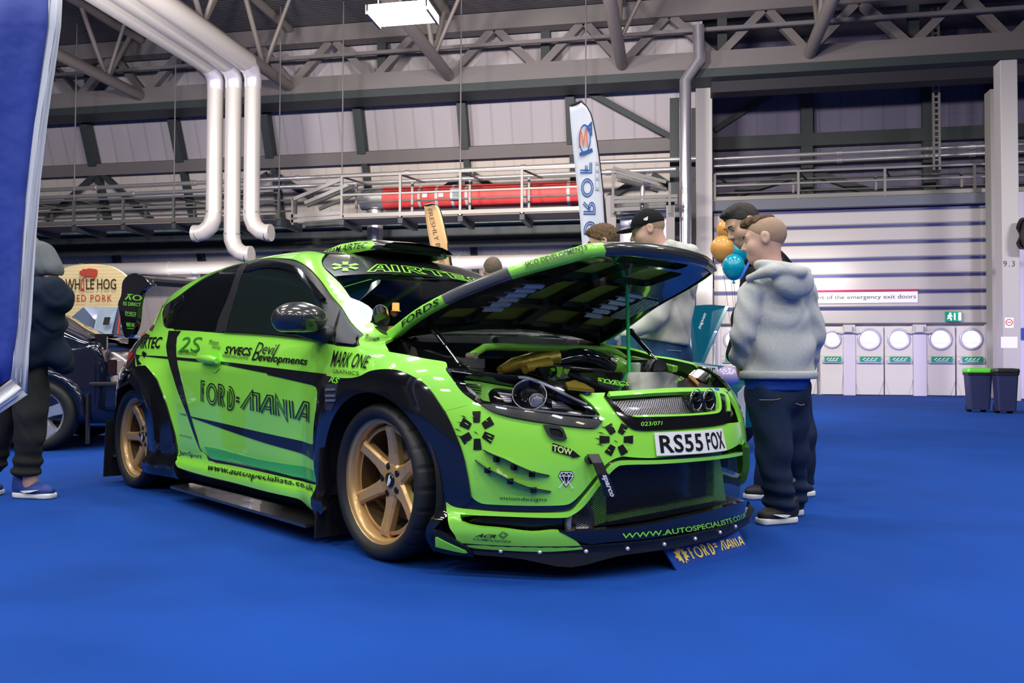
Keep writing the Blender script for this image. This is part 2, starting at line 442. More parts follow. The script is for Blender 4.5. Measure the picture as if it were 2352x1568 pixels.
# lower dark beam under the catwalks
LBZ = 3.86
YB = YW-.2
def lowbeam():
    t = empty('girder', (0, YB, 3.4)); tag(t, 'long dark steel girder under the catwalks across the back of the hall', 'girder')
    a = at_y(90, 535, YB); b = at_y(1555, 492, YB)
    zt = (a[2]+b[2])/2; X0, X1 = -33, XB+.3
    def ch(mb): o = mb.build(nm, mm, t); o.matrix_parent_inverse = Matrix.Translation((0, -YB, -3.4)); return o
    nm, mm = 'top_flange', mat('green_steel_flange', (.10, .14, .115), .5); mb = MB(); mb.box((X0, YB-.35, zt-.14), (X1, YB+.2, zt+.0)); ch(mb)
    nm, mm = 'web', STEEL_D; mb = MB(); mb.box((X0, YB, zt-.62), (X1, YB+.1, zt-.14)); ch(mb)
    nm, mm = 'bottom_flange', STEEL_D; mb = MB(); mb.box((X0, YB-.3, zt-.72), (X1, YB+.2, zt-.62)); ch(mb)
    return zt
LZ = lowbeam()
# strips and pipe low on the inclined wall
for k, (y, th) in enumerate(((563, .05), (0, 0))):
    if th:
        z = float(on_wall(900, y, .1)[2]); mb = MB(); mb.bar(wz(-33, z, .08), wz(XB, z, .08), .1, .08, IN)
        struct(mb.build('trim_31', STEEL_D), 'thin dark sheeting rail low on the inclined wall', 'steel rail')
YP = YW
p = at_y(900, 606, YP)
mb = MB(); mb.tube([(-33, YP, p[2]), (XB-.4, YP, p[2])], .19, 24)
for x in np.arange(-30, XB-1, 3.0): mb.tube([(x-.04, YP, p[2]), (x+.04, YP, p[2])], .205, 24)
tag(mb.build('heating_duct', mat('pale_duct', (.72, .68, .62), .35, .3)), 'fat pale horizontal duct low along the back wall behind the car roof', 'duct')
# twin silver pipes
def pipe_run(name, pa, pb, r, Y, label, x0=None, x1=None):
    a = at_y(*pa, Y); b = at_y(*pb, Y); d = (b-a)/(b[0]-a[0])
    A = a+d*((x0 if x0 is not None else a[0])-a[0]); B = a+d*((x1 if x1 is not None else b[0])-a[0])
    mb = MB(); mb.tube([A, B], r, 14)
    n = int((B[0]-A[0])/3.3)
    for i in range(1, n+1):
        q = A+(B-A)*(i/(n+.5)); e = (B-A)/np.linalg.norm(B-A)*.07; mb.tube([q-e, q+e], r*1.35, 14)
    return tag(mb.build(name, GALV), label, 'pipe', 'twin silver wall pipes')
YQ = YW-.9
pipe_run('silver_pipe', (90, 437), (1340, 378), .062, YQ, 'upper silver pipe of the left pair, running above the catwalks', -33)
pipe_run('silver_pipe', (90, 455), (900, 418), .062, YQ, 'lower silver pipe of the left pair, behind the vertical ducts', -33, float(at_y(1552, 400, YQ)[0]))
YR = YW+.9
pipe_run('silver_pipe', (1640, 365), (2265, 335), .058, YR, 'upper silver pipe of the right pair above the shutter', None, 29)
pipe_run('silver_pipe', (1640, 382), (2265, 352), .058, YR, 'lower silver pipe of the right pair above the shutter', None, 29)
pipe_run('silver_pipe', (1380, 372), (1604, 364), .062, YW-.4, 'short silver pipe between the white flag and the downpipe')

# ---- the three round ducts: from the ceiling void down the wall
YD = YW-4.2
def duct(px, pb, elbow, label, zt):
    t = empty('ventilation_duct', tuple(at_y(px, pb, YD))); tag(t, label, 'duct', 'vertical ventilation ducts'); L = t.location.copy()
    def P(x, y): return np.array(at_y(x, y, YD))-np.array(L)
    a = P(px, 190); r = .192; a[2] = zt-L[2]; b = P(px, pb)
    b = np.array([a[0], a[1], b[2]])
    mb = MB(); mb.tube([a-np.array([0, 0, .35]), b], r, 28)
    o = mb.build('drop_pipe', DUCTM, t)
    mb = MB(); mb.tube([b+np.array([0, 0, .02]), b-np.array([0, 0, .02])], r*1.06, 28); mb.build('joint_band', GALV, t)
    # elbow with mitred segments
    s = elbow; pts = [b, b+np.array([s*.01, 0, -.14]), b+np.array([s*.09, 0, -.33]), b+np.array([s*.25, 0, -.46]), b+np.array([s*.42, 0, -.50])]
    mb = MB(); mb.tube(pts, r*1.03, 28, cap=False); mb.build('elbow', DUCTM, t)
    e = pts[-1]; mb = MB(); mb.tube([e+np.array([0, 0, 0]), e+np.array([s*.10, 0, 0])], r*1.08, 28); mb.build('outlet_collar', DUCTM, t)
    # top bend and the run towards the camera under the roof
    top = a; pts = [top-np.array([0, 0, .36]), top-np.array([0, 0, .12]), top+np.array([0, -.12, .06]), top+np.array([0, -.4, .16])]
    mb = MB(); mb.tube(pts, [r*1.02, r*1.05, r*1.12, r*1.2], 28); mb.build('taped_bend', mat('silver_tape', (.66, .65, .68), .3, .5), t)
    mb = MB(); mb.tube([top+np.array([0, -.3, .17]), top+np.array([0, -15.5, .17])], r*1.25, 28)
    mb.build('ceiling_run', DUCTM, t)
    return t
zt = float(at_y(540, 172, YD)[2])
duct(495, 488, -1, 'left one of three cream ventilation ducts, its elbow turned left', zt)
duct(537, 538, 1, 'middle and lowest of three cream ventilation ducts above the car roof', zt)
duct(581, 488, 1, 'right one of three cream ventilation ducts, its elbow turned right', zt)

# ---- main truss along the back wall
YT = YW-1.1
def main_truss():
    zc = float(at_y(1100, 178, YT)[2]); ztop = float(at_y(1250, 48, YT)[2])
    t = empty('roof_truss', (0, YT, zc)); tag(t, 'long grey roof truss along the back wall with lattice above its chord', 'truss')
    X0, X1 = -33, 29
    mb = MB(); mb.box((X0, -.25, -.22), (X1, .25, .22)); mb.build('bottom_chord', STEEL_G, t)
    mb = MB(); mb.box((X0, -.3, -.45), (X1, .5, -.24)); mb.build('chord_rail', STEEL_D, t)
    mb = MB(); mb.box((X0, -.2, ztop-zc-.2), (X1, .2, ztop-zc+.25)); mb.build('top_chord', STEEL_G, t)
    xn = [float(at_y(px, 190, YT)[0]) for px in (335, 765, 1105, 1430)]; step = (xn[3]-xn[0])/3
    h = ztop-zc
    for i in range(-4, 8):
        x = xn[0]+i*step
        for j, (s, e) in enumerate(((0, .26), (.52, .26), (.52, .78), (1, .78))):
            mb = MB(); mb.bar((x+s*step, 0, .1), (x+e*step, 0, h-.1), .2, .2, (0, 1, 0)); mb.build('lattice_bar', STEEL_G, t)
        mb = MB(); mb.bar((x+step*.55, .3, .1), (x+step*.55, .3, h), .24, .2, (0, 1, 0)); mb.build('upright', STEEL_D, t)
    mb = MB(); mb.bar((X0, -.5, h*.48), (X1, -.5, h*.48), .09, .09, (0, 1, 0)); mb.build('tie_rod', STEEL_G, t)
    return xn, step, zc, ztop
XN, STP, ZC, ZTOP = main_truss()
# ---- tubular trusses running from the back wall over the hall
def cross_truss(x, label, m):
    t = empty('roof_truss', (x, YT-.3, ZC)); tag(t, label, 'truss', 'tubular roof trusses over the hall')
    mb = MB(); mb.tube([(0, 0, 0), (0, -18, 0)], .15, 18); mb.build('bottom_tube', m, t)
    mb = MB(); mb.tube([(0, 0, ZTOP-ZC+.2), (0, -18, ZTOP-ZC+.2)], .12, 14); mb.build('top_tube', m, t)
    h = ZTOP-ZC+.2
    for i in range(6):
        y = -.2-i*2.9
        for s, (a, b) in enumerate(((y-1.2, y-2.3), (y-1.2, y-.2))):
            mb = MB(); mb.tube([(0, a, 0), (0, b, h)], .065, 10); mb.build('web_tube', m, t)
        mb = MB(); mb.tube([(0, y-1.2, 0), (.9, y-1.6, h)], .05, 10); mb.build('side_strut', m, t)
TUBEM = mat('truss_tube_paint', (.17, .15, .132), .5)
names = ['tubular roof truss far left beside the blue banner', 'tubular roof truss right of the ceiling ducts', 'tubular roof truss beside the lit lamp', 'tubular roof truss right of the lamp above the white flag',
         'tubular roof truss in the dark right half']
for i, n in enumerate(names): cross_truss(XN[0]+i*(XN[3]-XN[0])/3, n, TUBEM)

# ---- catwalks
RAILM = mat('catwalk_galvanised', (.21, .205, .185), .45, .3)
RAILD = mat('catwalk_shadow_steel', (.075, .078, .07), .5)  # darker copy of the rail steel, shade put into the colour
def catwalk(name, label, x0, x1, z0, Y, D, H, m, ndiv, hang=True, brackets=True):
    """hanging walkway: floor, two rails on each side, posts and hangers"""
    t = empty(name, (x0, Y, z0)); tag(t, label, 'catwalk', 'catwalks along the back wall'); L = x1-x0
    mb = MB(); mb.box((0, 0, -.09), (L, D, -.03)); mb.build('walkway_floor', mat('grating', (.16, .12, .09), .6), t)
    for y in (0, D):
        for nm, z, w in (('top_rail', H, .055), ('middle_rail', H*.52, .045), ('kick_rail', .0, .10)):
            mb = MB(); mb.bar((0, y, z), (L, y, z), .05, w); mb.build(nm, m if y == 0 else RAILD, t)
        for i in range(ndiv+1):
            x = L*i/ndiv; mb = MB(); mb.box((x-.03, y-.03, -.08), (x+.03, y+.03, H)); mb.build('post', m, t)
    for i in range(ndiv+1):
        x = L*i/ndiv
        if brackets: mb = MB(); mb.bar((x, 0, -.12), (x, D+.3, -.12), .12, .22); mb.build('bracket', STEEL_D, t)
        if i < ndiv: mb = MB(); mb.bar((x, 0, H-.02), (x+.35, D, H-.02), .04); mb.build('cross_tie', m, t)
        if hang and i % 2 == 0:
            mb = MB(); mb.tube([(x, 0, H), (x, 0, CEZ-z0)], .018, 8); mb.build('hanger_rod', STEEL_G, t)
    return t
YC = YW-2.6
def cw(px0, px1, py, Y): a = at_y(px0, py, Y); b = at_y(px1, py, Y); return float(a[0]), float(b[0]), float(a[2]+b[2])/2
x0, x1, z = cw(20, 640, 507, YC)
catwalk('catwalk', 'left catwalk with thin rails behind the vertical ducts', x0-4, x1, z, YC, 1.0, .62, RAILD, 8)
x0, x1, z = cw(785, 1345, 487, YC)
catwalk('catwalk', 'middle catwalk carrying pale rails in front of the red duct', x0, x1, z, YC, 1.0, 1.02, RAILM, 4)
# sloping link between the two
t = empty('catwalk_ramp', (0, 0, 0)); tag(t, 'short sloping catwalk link left of the red duct', 'catwalk')
for dy in (0, .9):
    for (a, b) in (((672, 458), (783, 412)), ((700, 466), (800, 424)), ((665, 497), (785, 489)), ((668, 508), (790, 498))):
        mb = MB(); mb.bar(np.array(at_y(*a, YC))+[0, dy, 0], np.array(at_y(*b, YC))+[0, dy, 0], .05, .09); mb.build('ramp_rail', RAILM if dy == 0 else RAILD, t)
mb = MB(); mb.bar(at_y(672, 456, YC), at_y(672, 516, YC), .05, .05, (0, 1, 0)); mb.build('post', RAILM, t)
x0, x1, z = cw(1410, 1560, 455, YC)
t = empty('catwalk_ramp', (0, 0, 0)); tag(t, 'short sloping catwalk piece between the white flag and the silver downpipe', 'catwalk')
for dy in (0, .9):
    for (a, b) in (((1408, 386), (1530, 418)), ((1412, 394), (1510, 422)), ((1410, 455), (1556, 450)), ((1410, 464), (1556, 459)), ((1408, 482), (1470, 479))):
        mb = MB(); mb.bar(np.array(at_y(*a, YC))+[0, dy, 0], np.array(at_y(*b, YC))+[0, dy, 0], .05, .08); mb.build('ramp_rail', RAILD, t)
for px in (1408, 1538):
    mb = MB(); mb.bar(at_y(px, 386 if px < 1500 else 420, YC), at_y(px, 490, YC), .06, .06, (0, 1, 0)); mb.build('post', RAILD, t)
# grey post under it and thin bent pipe
mb = MB(); a = at_y(1404, 450, YC+.3); mb.box((a[0]-.12, YC+.2, 0), (a[0]+.12, YC+.4, float(a[2]))); tag(mb.build('steel_post', STEEL_G), 'grey steel post beside the white feather flag', 'post')
mb = MB(); a = at_y(1540, 450, YC+.3); mb.box((a[0]-.10, YC+.2, 0), (a[0]+.10, YC+.4, float(a[2]))); tag(mb.build('steel_post', STEEL_G), 'dark grey steel post left of the silver downpipe', 'post')
pp = [at_y(x, y, YC+.5) for x, y in ((1495, 419), (1480, 424), (1476, 438), (1476, 478))]
mb = MB(); mb.tube(catmull(pp, 6), .055, 12); tag(mb.build('bent_pipe', GALV), 'small grey pipe with a bend above the black cap', 'pipe')
# white cabinet behind the cap man
mb = MB(); a = at_y(1424, 484, YC+1.1); b = at_y(1535, 484, YC+1.1); mb.box((float(a[0]), YC+1.1, 0), (float(b[0]), YC+1.7, float(a[2]))); 
o = mb.build('plant_cabinet', mat('cabinet_white', (.62, .62, .68), .5), bevel=.02); tag(o, 'tall off-white cabinet behind the man in the black cap', 'cabinet')
# red insulated duct on the middle catwalk
def red_duct():
    Y = YC+1.75; a = at_y(832, 458, Y); b = at_y(1360, 442, Y); r = .30
    t = empty('red_duct', tuple(a)); tag(t, 'red lagged duct with pale bands behind the middle catwalk', 'duct'); L = float(b[0]-a[0]); dz = float(b[2]-a[2])
    def seg(nm, u0, u1, rr, m): mb = MB(); mb.tube([(u0*L, 0, dz*u0), (u1*L, 0, dz*u1)], rr, 28); mb.build(nm, m, t)
    seg('grey_end', 0, .105, r, mat('dull_zinc', (.36, .38, .38), .4, .5)); seg('lagging', .105, 1, r*1.04, mat('red_lagging', (.72, .065, .055), .5))
    for u in (.265, .34, .41, .47, .72, .90): seg('band', u, u+.012, r*1.06, STEEL_L)
    mb = MB(); u = .435; mb.box((u*L-.16, -r*1.2, dz*u-.16), (u*L+.16, -r*.9, dz*u+.16)); mb.build('access_frame', WHITE, t)
    mb = MB(); mb.box((u*L-.10, -r*1.22, dz*u-.10), (u*L+.10, -r*1.19, dz*u+.10)); mb.build('access_hatch', mat('hatch_grey', (.2, .25, .25), .5), t)
    for u in (.3, .37): mb = MB(); mb.box((u*L-.08, -r*1.1, dz*u-.06), (u*L+.05, -r*.95, dz*u+.04)); mb.build('tag_plate', WHITE, t)
    mb = MB(); mb.tube([(.06*L, 0, -r*.9), (.06*L, 0, -float(a[2]))], .22, 24); mb.build('vertical_branch', GALV, t)
red_duct()

# ---- column, downpipe and the shutter bay
COLM = mat('pale_column', (.42, .41, .385), .5)
def column(px0, px1, pyt, Y, label):
    a = at_y(px0, pyt, Y); b = at_y(px1, pyt, Y); mb = MB()
    mb.box((float(a[0]), Y, 0), (float(b[0]), Y+.4, float(a[2]))); o = mb.build('column', COLM, bevel=.02); return tag(o, label, 'column', 'pale steel columns')
column(1598, 1636, 178, YW-.5, 'pale square column left of the shutter door')
mb = MB(); a = at_y(1538, 100, YW-.2); mb.box((float(a[0]), YW+.1, 0), (float(at_y(1562, 100, YW)[0]), YW+.5, CEZ)); tag(mb.build('column', STEEL_D), 'dark narrow column behind the silver downpipe', 'column')
mb = MB(); a = at_y(1588, 100, YW-.1); mb.box((float(a[0]), YW+.2, 0), (float(a[0])+.25, YW+.6, CEZ)); tag(mb.build('column', STEEL_D), 'dark column edge between downpipe and pale column', 'column')
YDP = YW-1.75
pts = [at_y(x, y, YDP) for x, y in ((1577, 620), (1574, 330), (1572, 186), (1606, 138), (1604, 60))]; pts[0][2] = .05; pts[0][0] = pts[1][0]; pts[2][0] = pts[1][0]
mb = MB(); mb.tube(pts, .145, 24)
tag(mb.build('downpipe', mat('bright_downpipe', (.70, .69, .74), .22, .85)), 'shiny silver downpipe with a kink near the top, left of the pale column', 'pipe')
YCR = YW-2.8
def col_right():
    a = at_y(2297, 138, YCR); b = at_y(2337, 138, YCR)
    t = empty('column', (float(a[0]), YCR, 0)); tag(t, 'pale column with the number 9.3 at the right edge', 'column', 'pale steel columns'); w = float(b[0]-a[0])
    mb = MB(); mb.box((0, 0, 0), (w, .42, float(a[2]))); mb.build('shaft', COLM, t, bevel=.015)
    def quad(x0, y0, x1, y1): return [np.array(at_y(x, y, YCR-.001))-np.array(t.location) for x, y in ((x0, y1), (x1, y1), (x1, y0), (x0, y0))]
    flat_text('number', '9.3', quad(2304, 599, 2331, 612), mat('sign_ink', (.04, .04, .07), .6), t, spacing=1.2)
    for (x0, y0, x1, y1), nm in (((2308, 729, 2328, 753), 'notice'), ((2299, 773, 2337, 799), 'paper_sheet')):
        q = quad(x0, y0, x1, y1); mb = MB(); mb.slab(q, (0, -.004, 0)); mb.build(nm, WHITE, t)
    c = np.array(at_y(2318, 740, YCR-.008))-np.array(t.location); mb = MB()
    V, F = ribbon2d([(c[0]+.065*math.cos(a), c[2]+.065*math.sin(a)) for a in np.linspace(0, 2*PI, 25)[:-1]], .016, closed=True)
    mb.add([(v[0], c[1], v[1]) for v in V], F); mb.box((c[0]-.04, c[1]-.001, c[2]-.008), (c[0]+.04, c[1], c[2]+.008)); mb.build('no_smoking_mark', RED, t)
col_right()
mb = MB(); a = at_y(2274, 205, YW-.9); b = at_y(2287, 205, YW-.9); mb.box((float(a[0]), YW-.9, 0), (float(b[0]), YW-.5, float(a[2])))
tag(mb.build('guide_post', mat('dull_guide', (.30, .29, .25), .5)), 'dull steel guide post right of the shutter', 'post')
# shutter door
XS0 = float(at_y(1640, 600, YW)[0]); XS1 = float(at_y(2280, 600, YW)[0])
ZD = float(at_y(1980, 744, YW)[2]); ZS = float(at_y(1950, 480, YW)[2])
def shutter():
    t = empty('shutter_door', (XS0, YW, ZD)); tag(t, 'wide pale slatted shutter door with blue grooves above the exit doors', 'shutter door')
    L = XS1-XS0; n = 7; h = (ZS-ZD)/n
    for i in range(n):
        mb = MB(); z = i*h
        mb.prism([(0, z), (-.05, z+.03), (-.05, z+h-.10), (0, z+h-.07), (.06, z+h-.07), (.06, z)], 'x', 0, L-.15); mb.build('slat', SHUT, t)
        mb = MB(); mb.box((0, -.01, z+h-.07), (L, .05, z+h)); mb.build('groove', SHUTB, t)
        mb = MB(); mb.box((L-.13, -.06, z+.04), (L, .04, z+h-.1)); mb.build('end_lock', mat('lock_lilac', (.50, .48, .62), .5), t)
    # safety text strip
    q = [np.array(at_y(x, y, YW-.07))-np.array(t.location) for x, y in ((1700, 697), (2108, 696), (2108, 673), (1700, 670))]
    z0 = (q[0][2]+q[1][2])/2; z1 = (q[2][2]+q[3][2])/2
    mb = MB(); mb.box((q[0][0], -.08, z0), (q[1][0], -.05, z1)); mb.build('notice_strip', WHITE, t)
    mb = MB(); mb.box((q[0][0], -.081, z1+.005), (q[1][0], -.05, z1+.06)); mb.build('notice_red_edge', mat('crimson', (.35, .01, .09), .5), t)
    e = np.array(at_y(2104, 688, YW-.09))-np.array(t.location); s = np.array(at_y(1684, 688, YW-.09))-np.array(t.location)
    zc = (z0+z1)/2; hh = (z1-z0)*.24; s[0] = e[0]-2.72
    flat_text('notice_text', 'Keep clear in front of the emergency exit doors', [(e[0]-3.62, -.083, zc-hh), (e[0], -.083, zc-hh), (e[0], -.083, zc+hh), (e[0]-3.62, -.083, zc+hh)], mat('sign_ink', (.04, .04, .07), .6), t)
shutter()
mb = MB(); mb.box((XS0-.1, YW-.25, ZS+.02), (XS1+.1, YW+.3, float(at_y(1950, 452, YW-.25)[2]))); struct(mb.build('trim_1', mat('lintel_grey', (.12, .135, .16), .6)), 'blue grey steel lintel above the shutter', 'lintel')
mb = MB(); mb.box((XB-.1, YW+.3, float(ZS)+.1), (29, YW+.5, float(ZS)+.3)); struct(mb.build('trim_2', STEEL_D), 'dark band behind the lintel', 'trim')
# exit sign over the doors
def exit_sign():
    a = at_y(2173, 738, YW-.17); b = at_y(2209, 715, YW-.17)
    t = empty('exit_sign', tuple(a)); tag(t, 'green running man exit sign above the right pair of doors', 'sign'); w = float(b[0]-a[0]); h = float(b[2]-a[2])
    mb = MB(); mb.box((0, 0, 0), (w, .09, h)); mb.build('sign_board', mat('exit_green', (.0, .27, .16), .4, emit=(0, .3, .17), es=.35), t)
    mb = MB(); y = -.004
    mb.box((w*.78, y, h*.1), (w*.97, 0, h*.9)); mb.box((w*.5, y, h*.15), (w*.6, 0, h*.85))
    mb.ball((w*.27, y, h*.78), (.03, .004, .03))
    for p, q in (((.27, .65), (.2, .42)), ((.2, .42), (.32, .3)), ((.32, .3), (.3, .1)), ((.2, .42), (.08, .25)), ((.27, .62), (.4, .5)), ((.25, .62), (.1, .55))):
        mb.bar((p[0]*w, y, p[1]*h), (q[0]*w, y, q[1]*h), .035, .008, (0, 1, 0))
    mb.build('running_figure', mat('sign_white', (.9, .95, .92), .5, emit=(.9, 1, .95), es=.5), t)
exit_sign()
# six exit door leaves with portholes
LEAVES = [(1722, 1802), (1806, 1872), (1890, 1934), (1963, 2026), (2032, 2096), (2126, 2190), (2198, 2262)]
LEAVES = [(1655, 1718), (1722, 1786), (1818, 1876), (1884, 1936), (1963, 2029), (2032, 2096), (2126, 2193), (2197, 2263)]
MULM = mat('door_frame_lilac', (.56, .54, .62), .45)
for k, (p0, p1) in enumerate(LEAVES):
    a = at_y(p0, 750, YW-.02); b = at_y(p1, 750, YW-.02); w = float(b[0]-a[0]); H = ZD-.06
    t = empty('door_%d' % (k+1), (float(a[0]), YW-.02, 0)); t['kind'] = 'structure'
    where = ['hidden behind the two standing visitors', 'behind the boy in the grey hoodie', 'partly behind the grey hoodie', 'right beside the grey hoodie', 'left leaf of the middle pair', 'right leaf of the middle pair', 'left leaf of the right pair', 'right leaf of the right pair behind the bins'][k]
    t['label'] = 'pale emergency exit door with a round window, '+where; t['category'] = 'door'
    rr = .255*w/.75; zc = float(at_y(2000, 779, YW)[2]); cx = w/2
    mb = MB(); n = 40; V = []; y0, y1 = 0, .06
    ring = [(cx+rr*math.cos(2*PI*i/n), zc+rr*math.sin(2*PI*i/n)) for i in range(n)]
    outer = []
    for (x, z) in ring:
        dx, dz = x-cx, z-zc; s = min((w/2)/max(abs(dx), 1e-6), ((H-zc) if dz > 0 else zc-.02)/max(abs(dz), 1e-6)); outer.append((cx+dx*s, zc+dz*s))
    V = [(p[0], 0, p[1]) for p in ring]+[(p[0], 0, p[1]) for p in outer]
    F = [(i, (i+1) % n, n+(i+1) % n, n+i) for i in range(n)]
    mb.add(V, F)
    for (cx_, cz_) in ((0, .02), (w, .02), (0, H), (w, H)): pass
    o = mb.build('leaf', DOORM, t)
    mb = MB(); mb.box((0, .02, .02), (w, .05, zc-rr-.02)); mb.box((0, .02, zc+rr+.02), (w, .05, H)); mb.build('leaf_core', DOORM, t)
    mb = MB(); mb.box((.0, -.006, .9*H*.62), (w, 0, .9*H*.64)); mb.build('panel_line', STEEL_L, t)
    pts = [(cx+(rr+.02)*math.cos(2*PI*i/n), -.01, zc+(rr+.02)*math.sin(2*PI*i/n)) for i in range(n)]
    mb = MB(); mb.tube(pts, .035, 10, closed=True); mb.build('porthole_rim', mat('rim_lilac', (.50, .48, .60), .35, .2), t)
    mb = MB(); mb.add([(p[0], .03, p[1]) for p in ring], [tuple(range(n))[::-1]]); mb.build('porthole_glass', GLOW, t, fix=False)
    mb = MB(); mb.box((cx-rr*.95, .02, zc-.10), (cx+rr*.95, .028, zc-.085)); mb.build('glazing_line', STEEL_L, t)
    zb = float(at_y(2000, 829, YW)[2])
    mb = MB(); mb.box((.04, -.07, zb-.05), (w-.04, -.02, zb+.03)); mb.build('push_bar', mat('bar_lilac', (.60, .58, .62), .3, .5), t)
    zs = float(at_y(2000, 825, YW)[2]); mb = MB(); mb.box((w*.16, -.085, zs-.07), (w*.88, -.071, zs+.07)); s = mb.build('push_sign', SIGNG, t)
    mb = MB()
    for u in (.25, .38, .52, .66): mb.bar((w*u, -.0865, zs-.01), (w*(u+.1), -.0865, zs+.035), .02, .003, (0, 1, 0))
    mb.box((w*.3, -.087, zs-.045), (w*.72, -.0855, zs-.03)); mb.build('sign_marks', WHITE, s)
for k, (p0, p1) in enumerate(((1640, 1655), (1786, 1818), (1936, 1963), (2096, 2126), (2263, 2280))):
    a = at_y(p0, 750, YW); b = at_y(p1, 750, YW); mb = MB(); mb.box((float(a[0]), YW-.06, 0), (float(b[0]), YW+.12, ZD-.02))
    struct(mb.build('trim_%d' % (k+3), MULM), 'lilac white mullion between exit doors', 'trim')
mb = MB(); mb.box((XS0-.2, YW+.14, 0), (XS1+.2, YW+.2, ZD)); struct(mb.build('trim_8', MULM), 'backing behind the exit doors', 'trim')
for px in (1792, 1947, 2110):
    a = at_y(px, 756, YW-.12); mb = MB(); mb.box((float(a[0])-.09, YW-.2, float(a[2])-.07), (float(a[0])+.09, YW-.05, float(a[2])+.1)); mb.box((float(a[0])-.3, YW-.16, float(a[2])-.09), (float(a[0])+.3, YW-.12, float(a[2])-.06))
    tag(mb.build('door_closer', STEEL_L), 'steel door closer box above the mullion %s' % {1792: 'behind the hoodie', 1947: 'left of the middle doors', 2110: 'right of the middle doors'}[px], 'door closer', 'door closers')
# catwalk above the shutter, braces on the upright wall
x0, x1, z = cw(1642, 2272, 455, YW-.1)
catwalk('catwalk', 'long catwalk with rails directly above the shutter lintel', x0, x1+6, float(at_y(1950, 447, YW-.1)[2]), YW-.1, 1.0, .66, RAILM, 6, hang=False, brackets=False)
YU = YW+2.1
for (a, b, w, l) in (((1640, 300), (1800, 195), .16, 'dark brace rising to the right beside the pale column'), ((1320, 195), (1540, 315), .16, 'dark brace falling to the right behind the white flag'),
                     ((1848, 395), (1690, 445), .2, 'left foot brace under the centre stud of the violet wall'), ((1860, 395), (2010, 445), .2, 'right foot brace under the centre stud of the violet wall')):
    A, B = (at_y(*a, YU), at_y(*b, YU)) if a[0] > 1600 else (on_wall(*a, .2), on_wall(*b, .2))
    mb = MB(); mb.bar(A, B, w, w, (0, -1, 0)); struct(mb.build('trim_%d' % (a[0] % 89+300), STEEL_D), l, 'brace')
for px, l in ((1850, 'centre stud of the violet wall'), (2128, 'stud of the violet wall left of the hanging cable tray'), (2272, 'stud at the right end of the violet wall')):
    a = at_y(px, 100, YU); mb = MB(); mb.box((float(a[0])-.16, YU-.2, 2.8), (float(a[0])+.16, YU, CEZ)); struct(mb.build('trim_%d' % (px % 97+200), STEEL_D), 'dark upright '+l, 'steel stud')
zr = float(at_y(1950, 313, YU-.2)[2]); mb = MB(); mb.box((XB, YU-.22, zr-.22), (29, YU, zr+.14)); struct(mb.build('trim_45', STEEL_D), 'dark rail across the violet wall above the silver pipes', 'steel rail')
zr = float(at_y(1950, 172, YT+.1)[2]); mb = MB(); mb.box((XB+.8, YT+.1, zr-.25), (29, YT+.6, zr+.35)); tag(mb.build('girder', mat('deep_girder', (.02, .02, .024), .6)), 'deep dark girder over the shutter bay', 'girder')
a = at_y(2152, 400, YW+.4); mb = MB()
for dx in (-.09, .05): mb.box((float(a[0])+dx, YW+.4, float(at_y(2152, 392, YW+.4)[2])), (float(a[0])+dx+.05, YW+.46, CEZ))
for i in range(26): mb.box((float(a[0])-.04, YW+.41, float(a[2])+.2+i*.15), (float(a[0])+.05, YW+.44, float(a[2])+.25+i*.15))
tag(mb.build('cable_ladder', RAILM), 'vertical pale cable ladder hanging above the shutter', 'cable ladder')
# hall side beyond the right column
mb = MB(); a = at_y(2346, 600, YW-1.2); mb.box((float(a[0])-.25, YW-1.2, 0), (30, YW-1.0, float(at_y(2346, 440, YW-1.2)[2]))); struct(mb.build('wall_side', mat('violet_white_wall', (.52, .50, .58), .5)), 'pale violet wall beyond the right column', 'wall')
def fan():
    c = at_y(2352, 536, YCR-.3); t = empty('wall_fan', tuple(c)); tag(t, 'dark round fan drum at the right edge beside the column', 'fan')
    mb = MB(); mb.lathe([(.30, 0), (.34, -.05), (.36, .2), (.33, .5)], 32, 'x'); mb.lathe([(.001, .02), (.29, .02)], 32, 'x'); mb.build('drum', mat('fan_black', (.02, .017, .02), .35, .3), t)
    mb = MB(); mb.bar((.3, 0, 0), (.9, .4, 0), .08); mb.build('arm', STEEL_D, t)
fan()
# small blue mandatory sign and a poster stand beyond the bins
mb = MB(); q = [at_y(x, y, YW-1.25) for x, y in ((2346, 780), (2352, 780), (2352, 753), (2346, 753))]; q[1][0] += .3; q[2][0] += .3
mb.slab(q, (0, .01, 0)); tag(mb.build('safety_sign', mat('sign_blue', (.01, .05, .4), .5)), 'small blue safety sign at the right edge', 'sign')
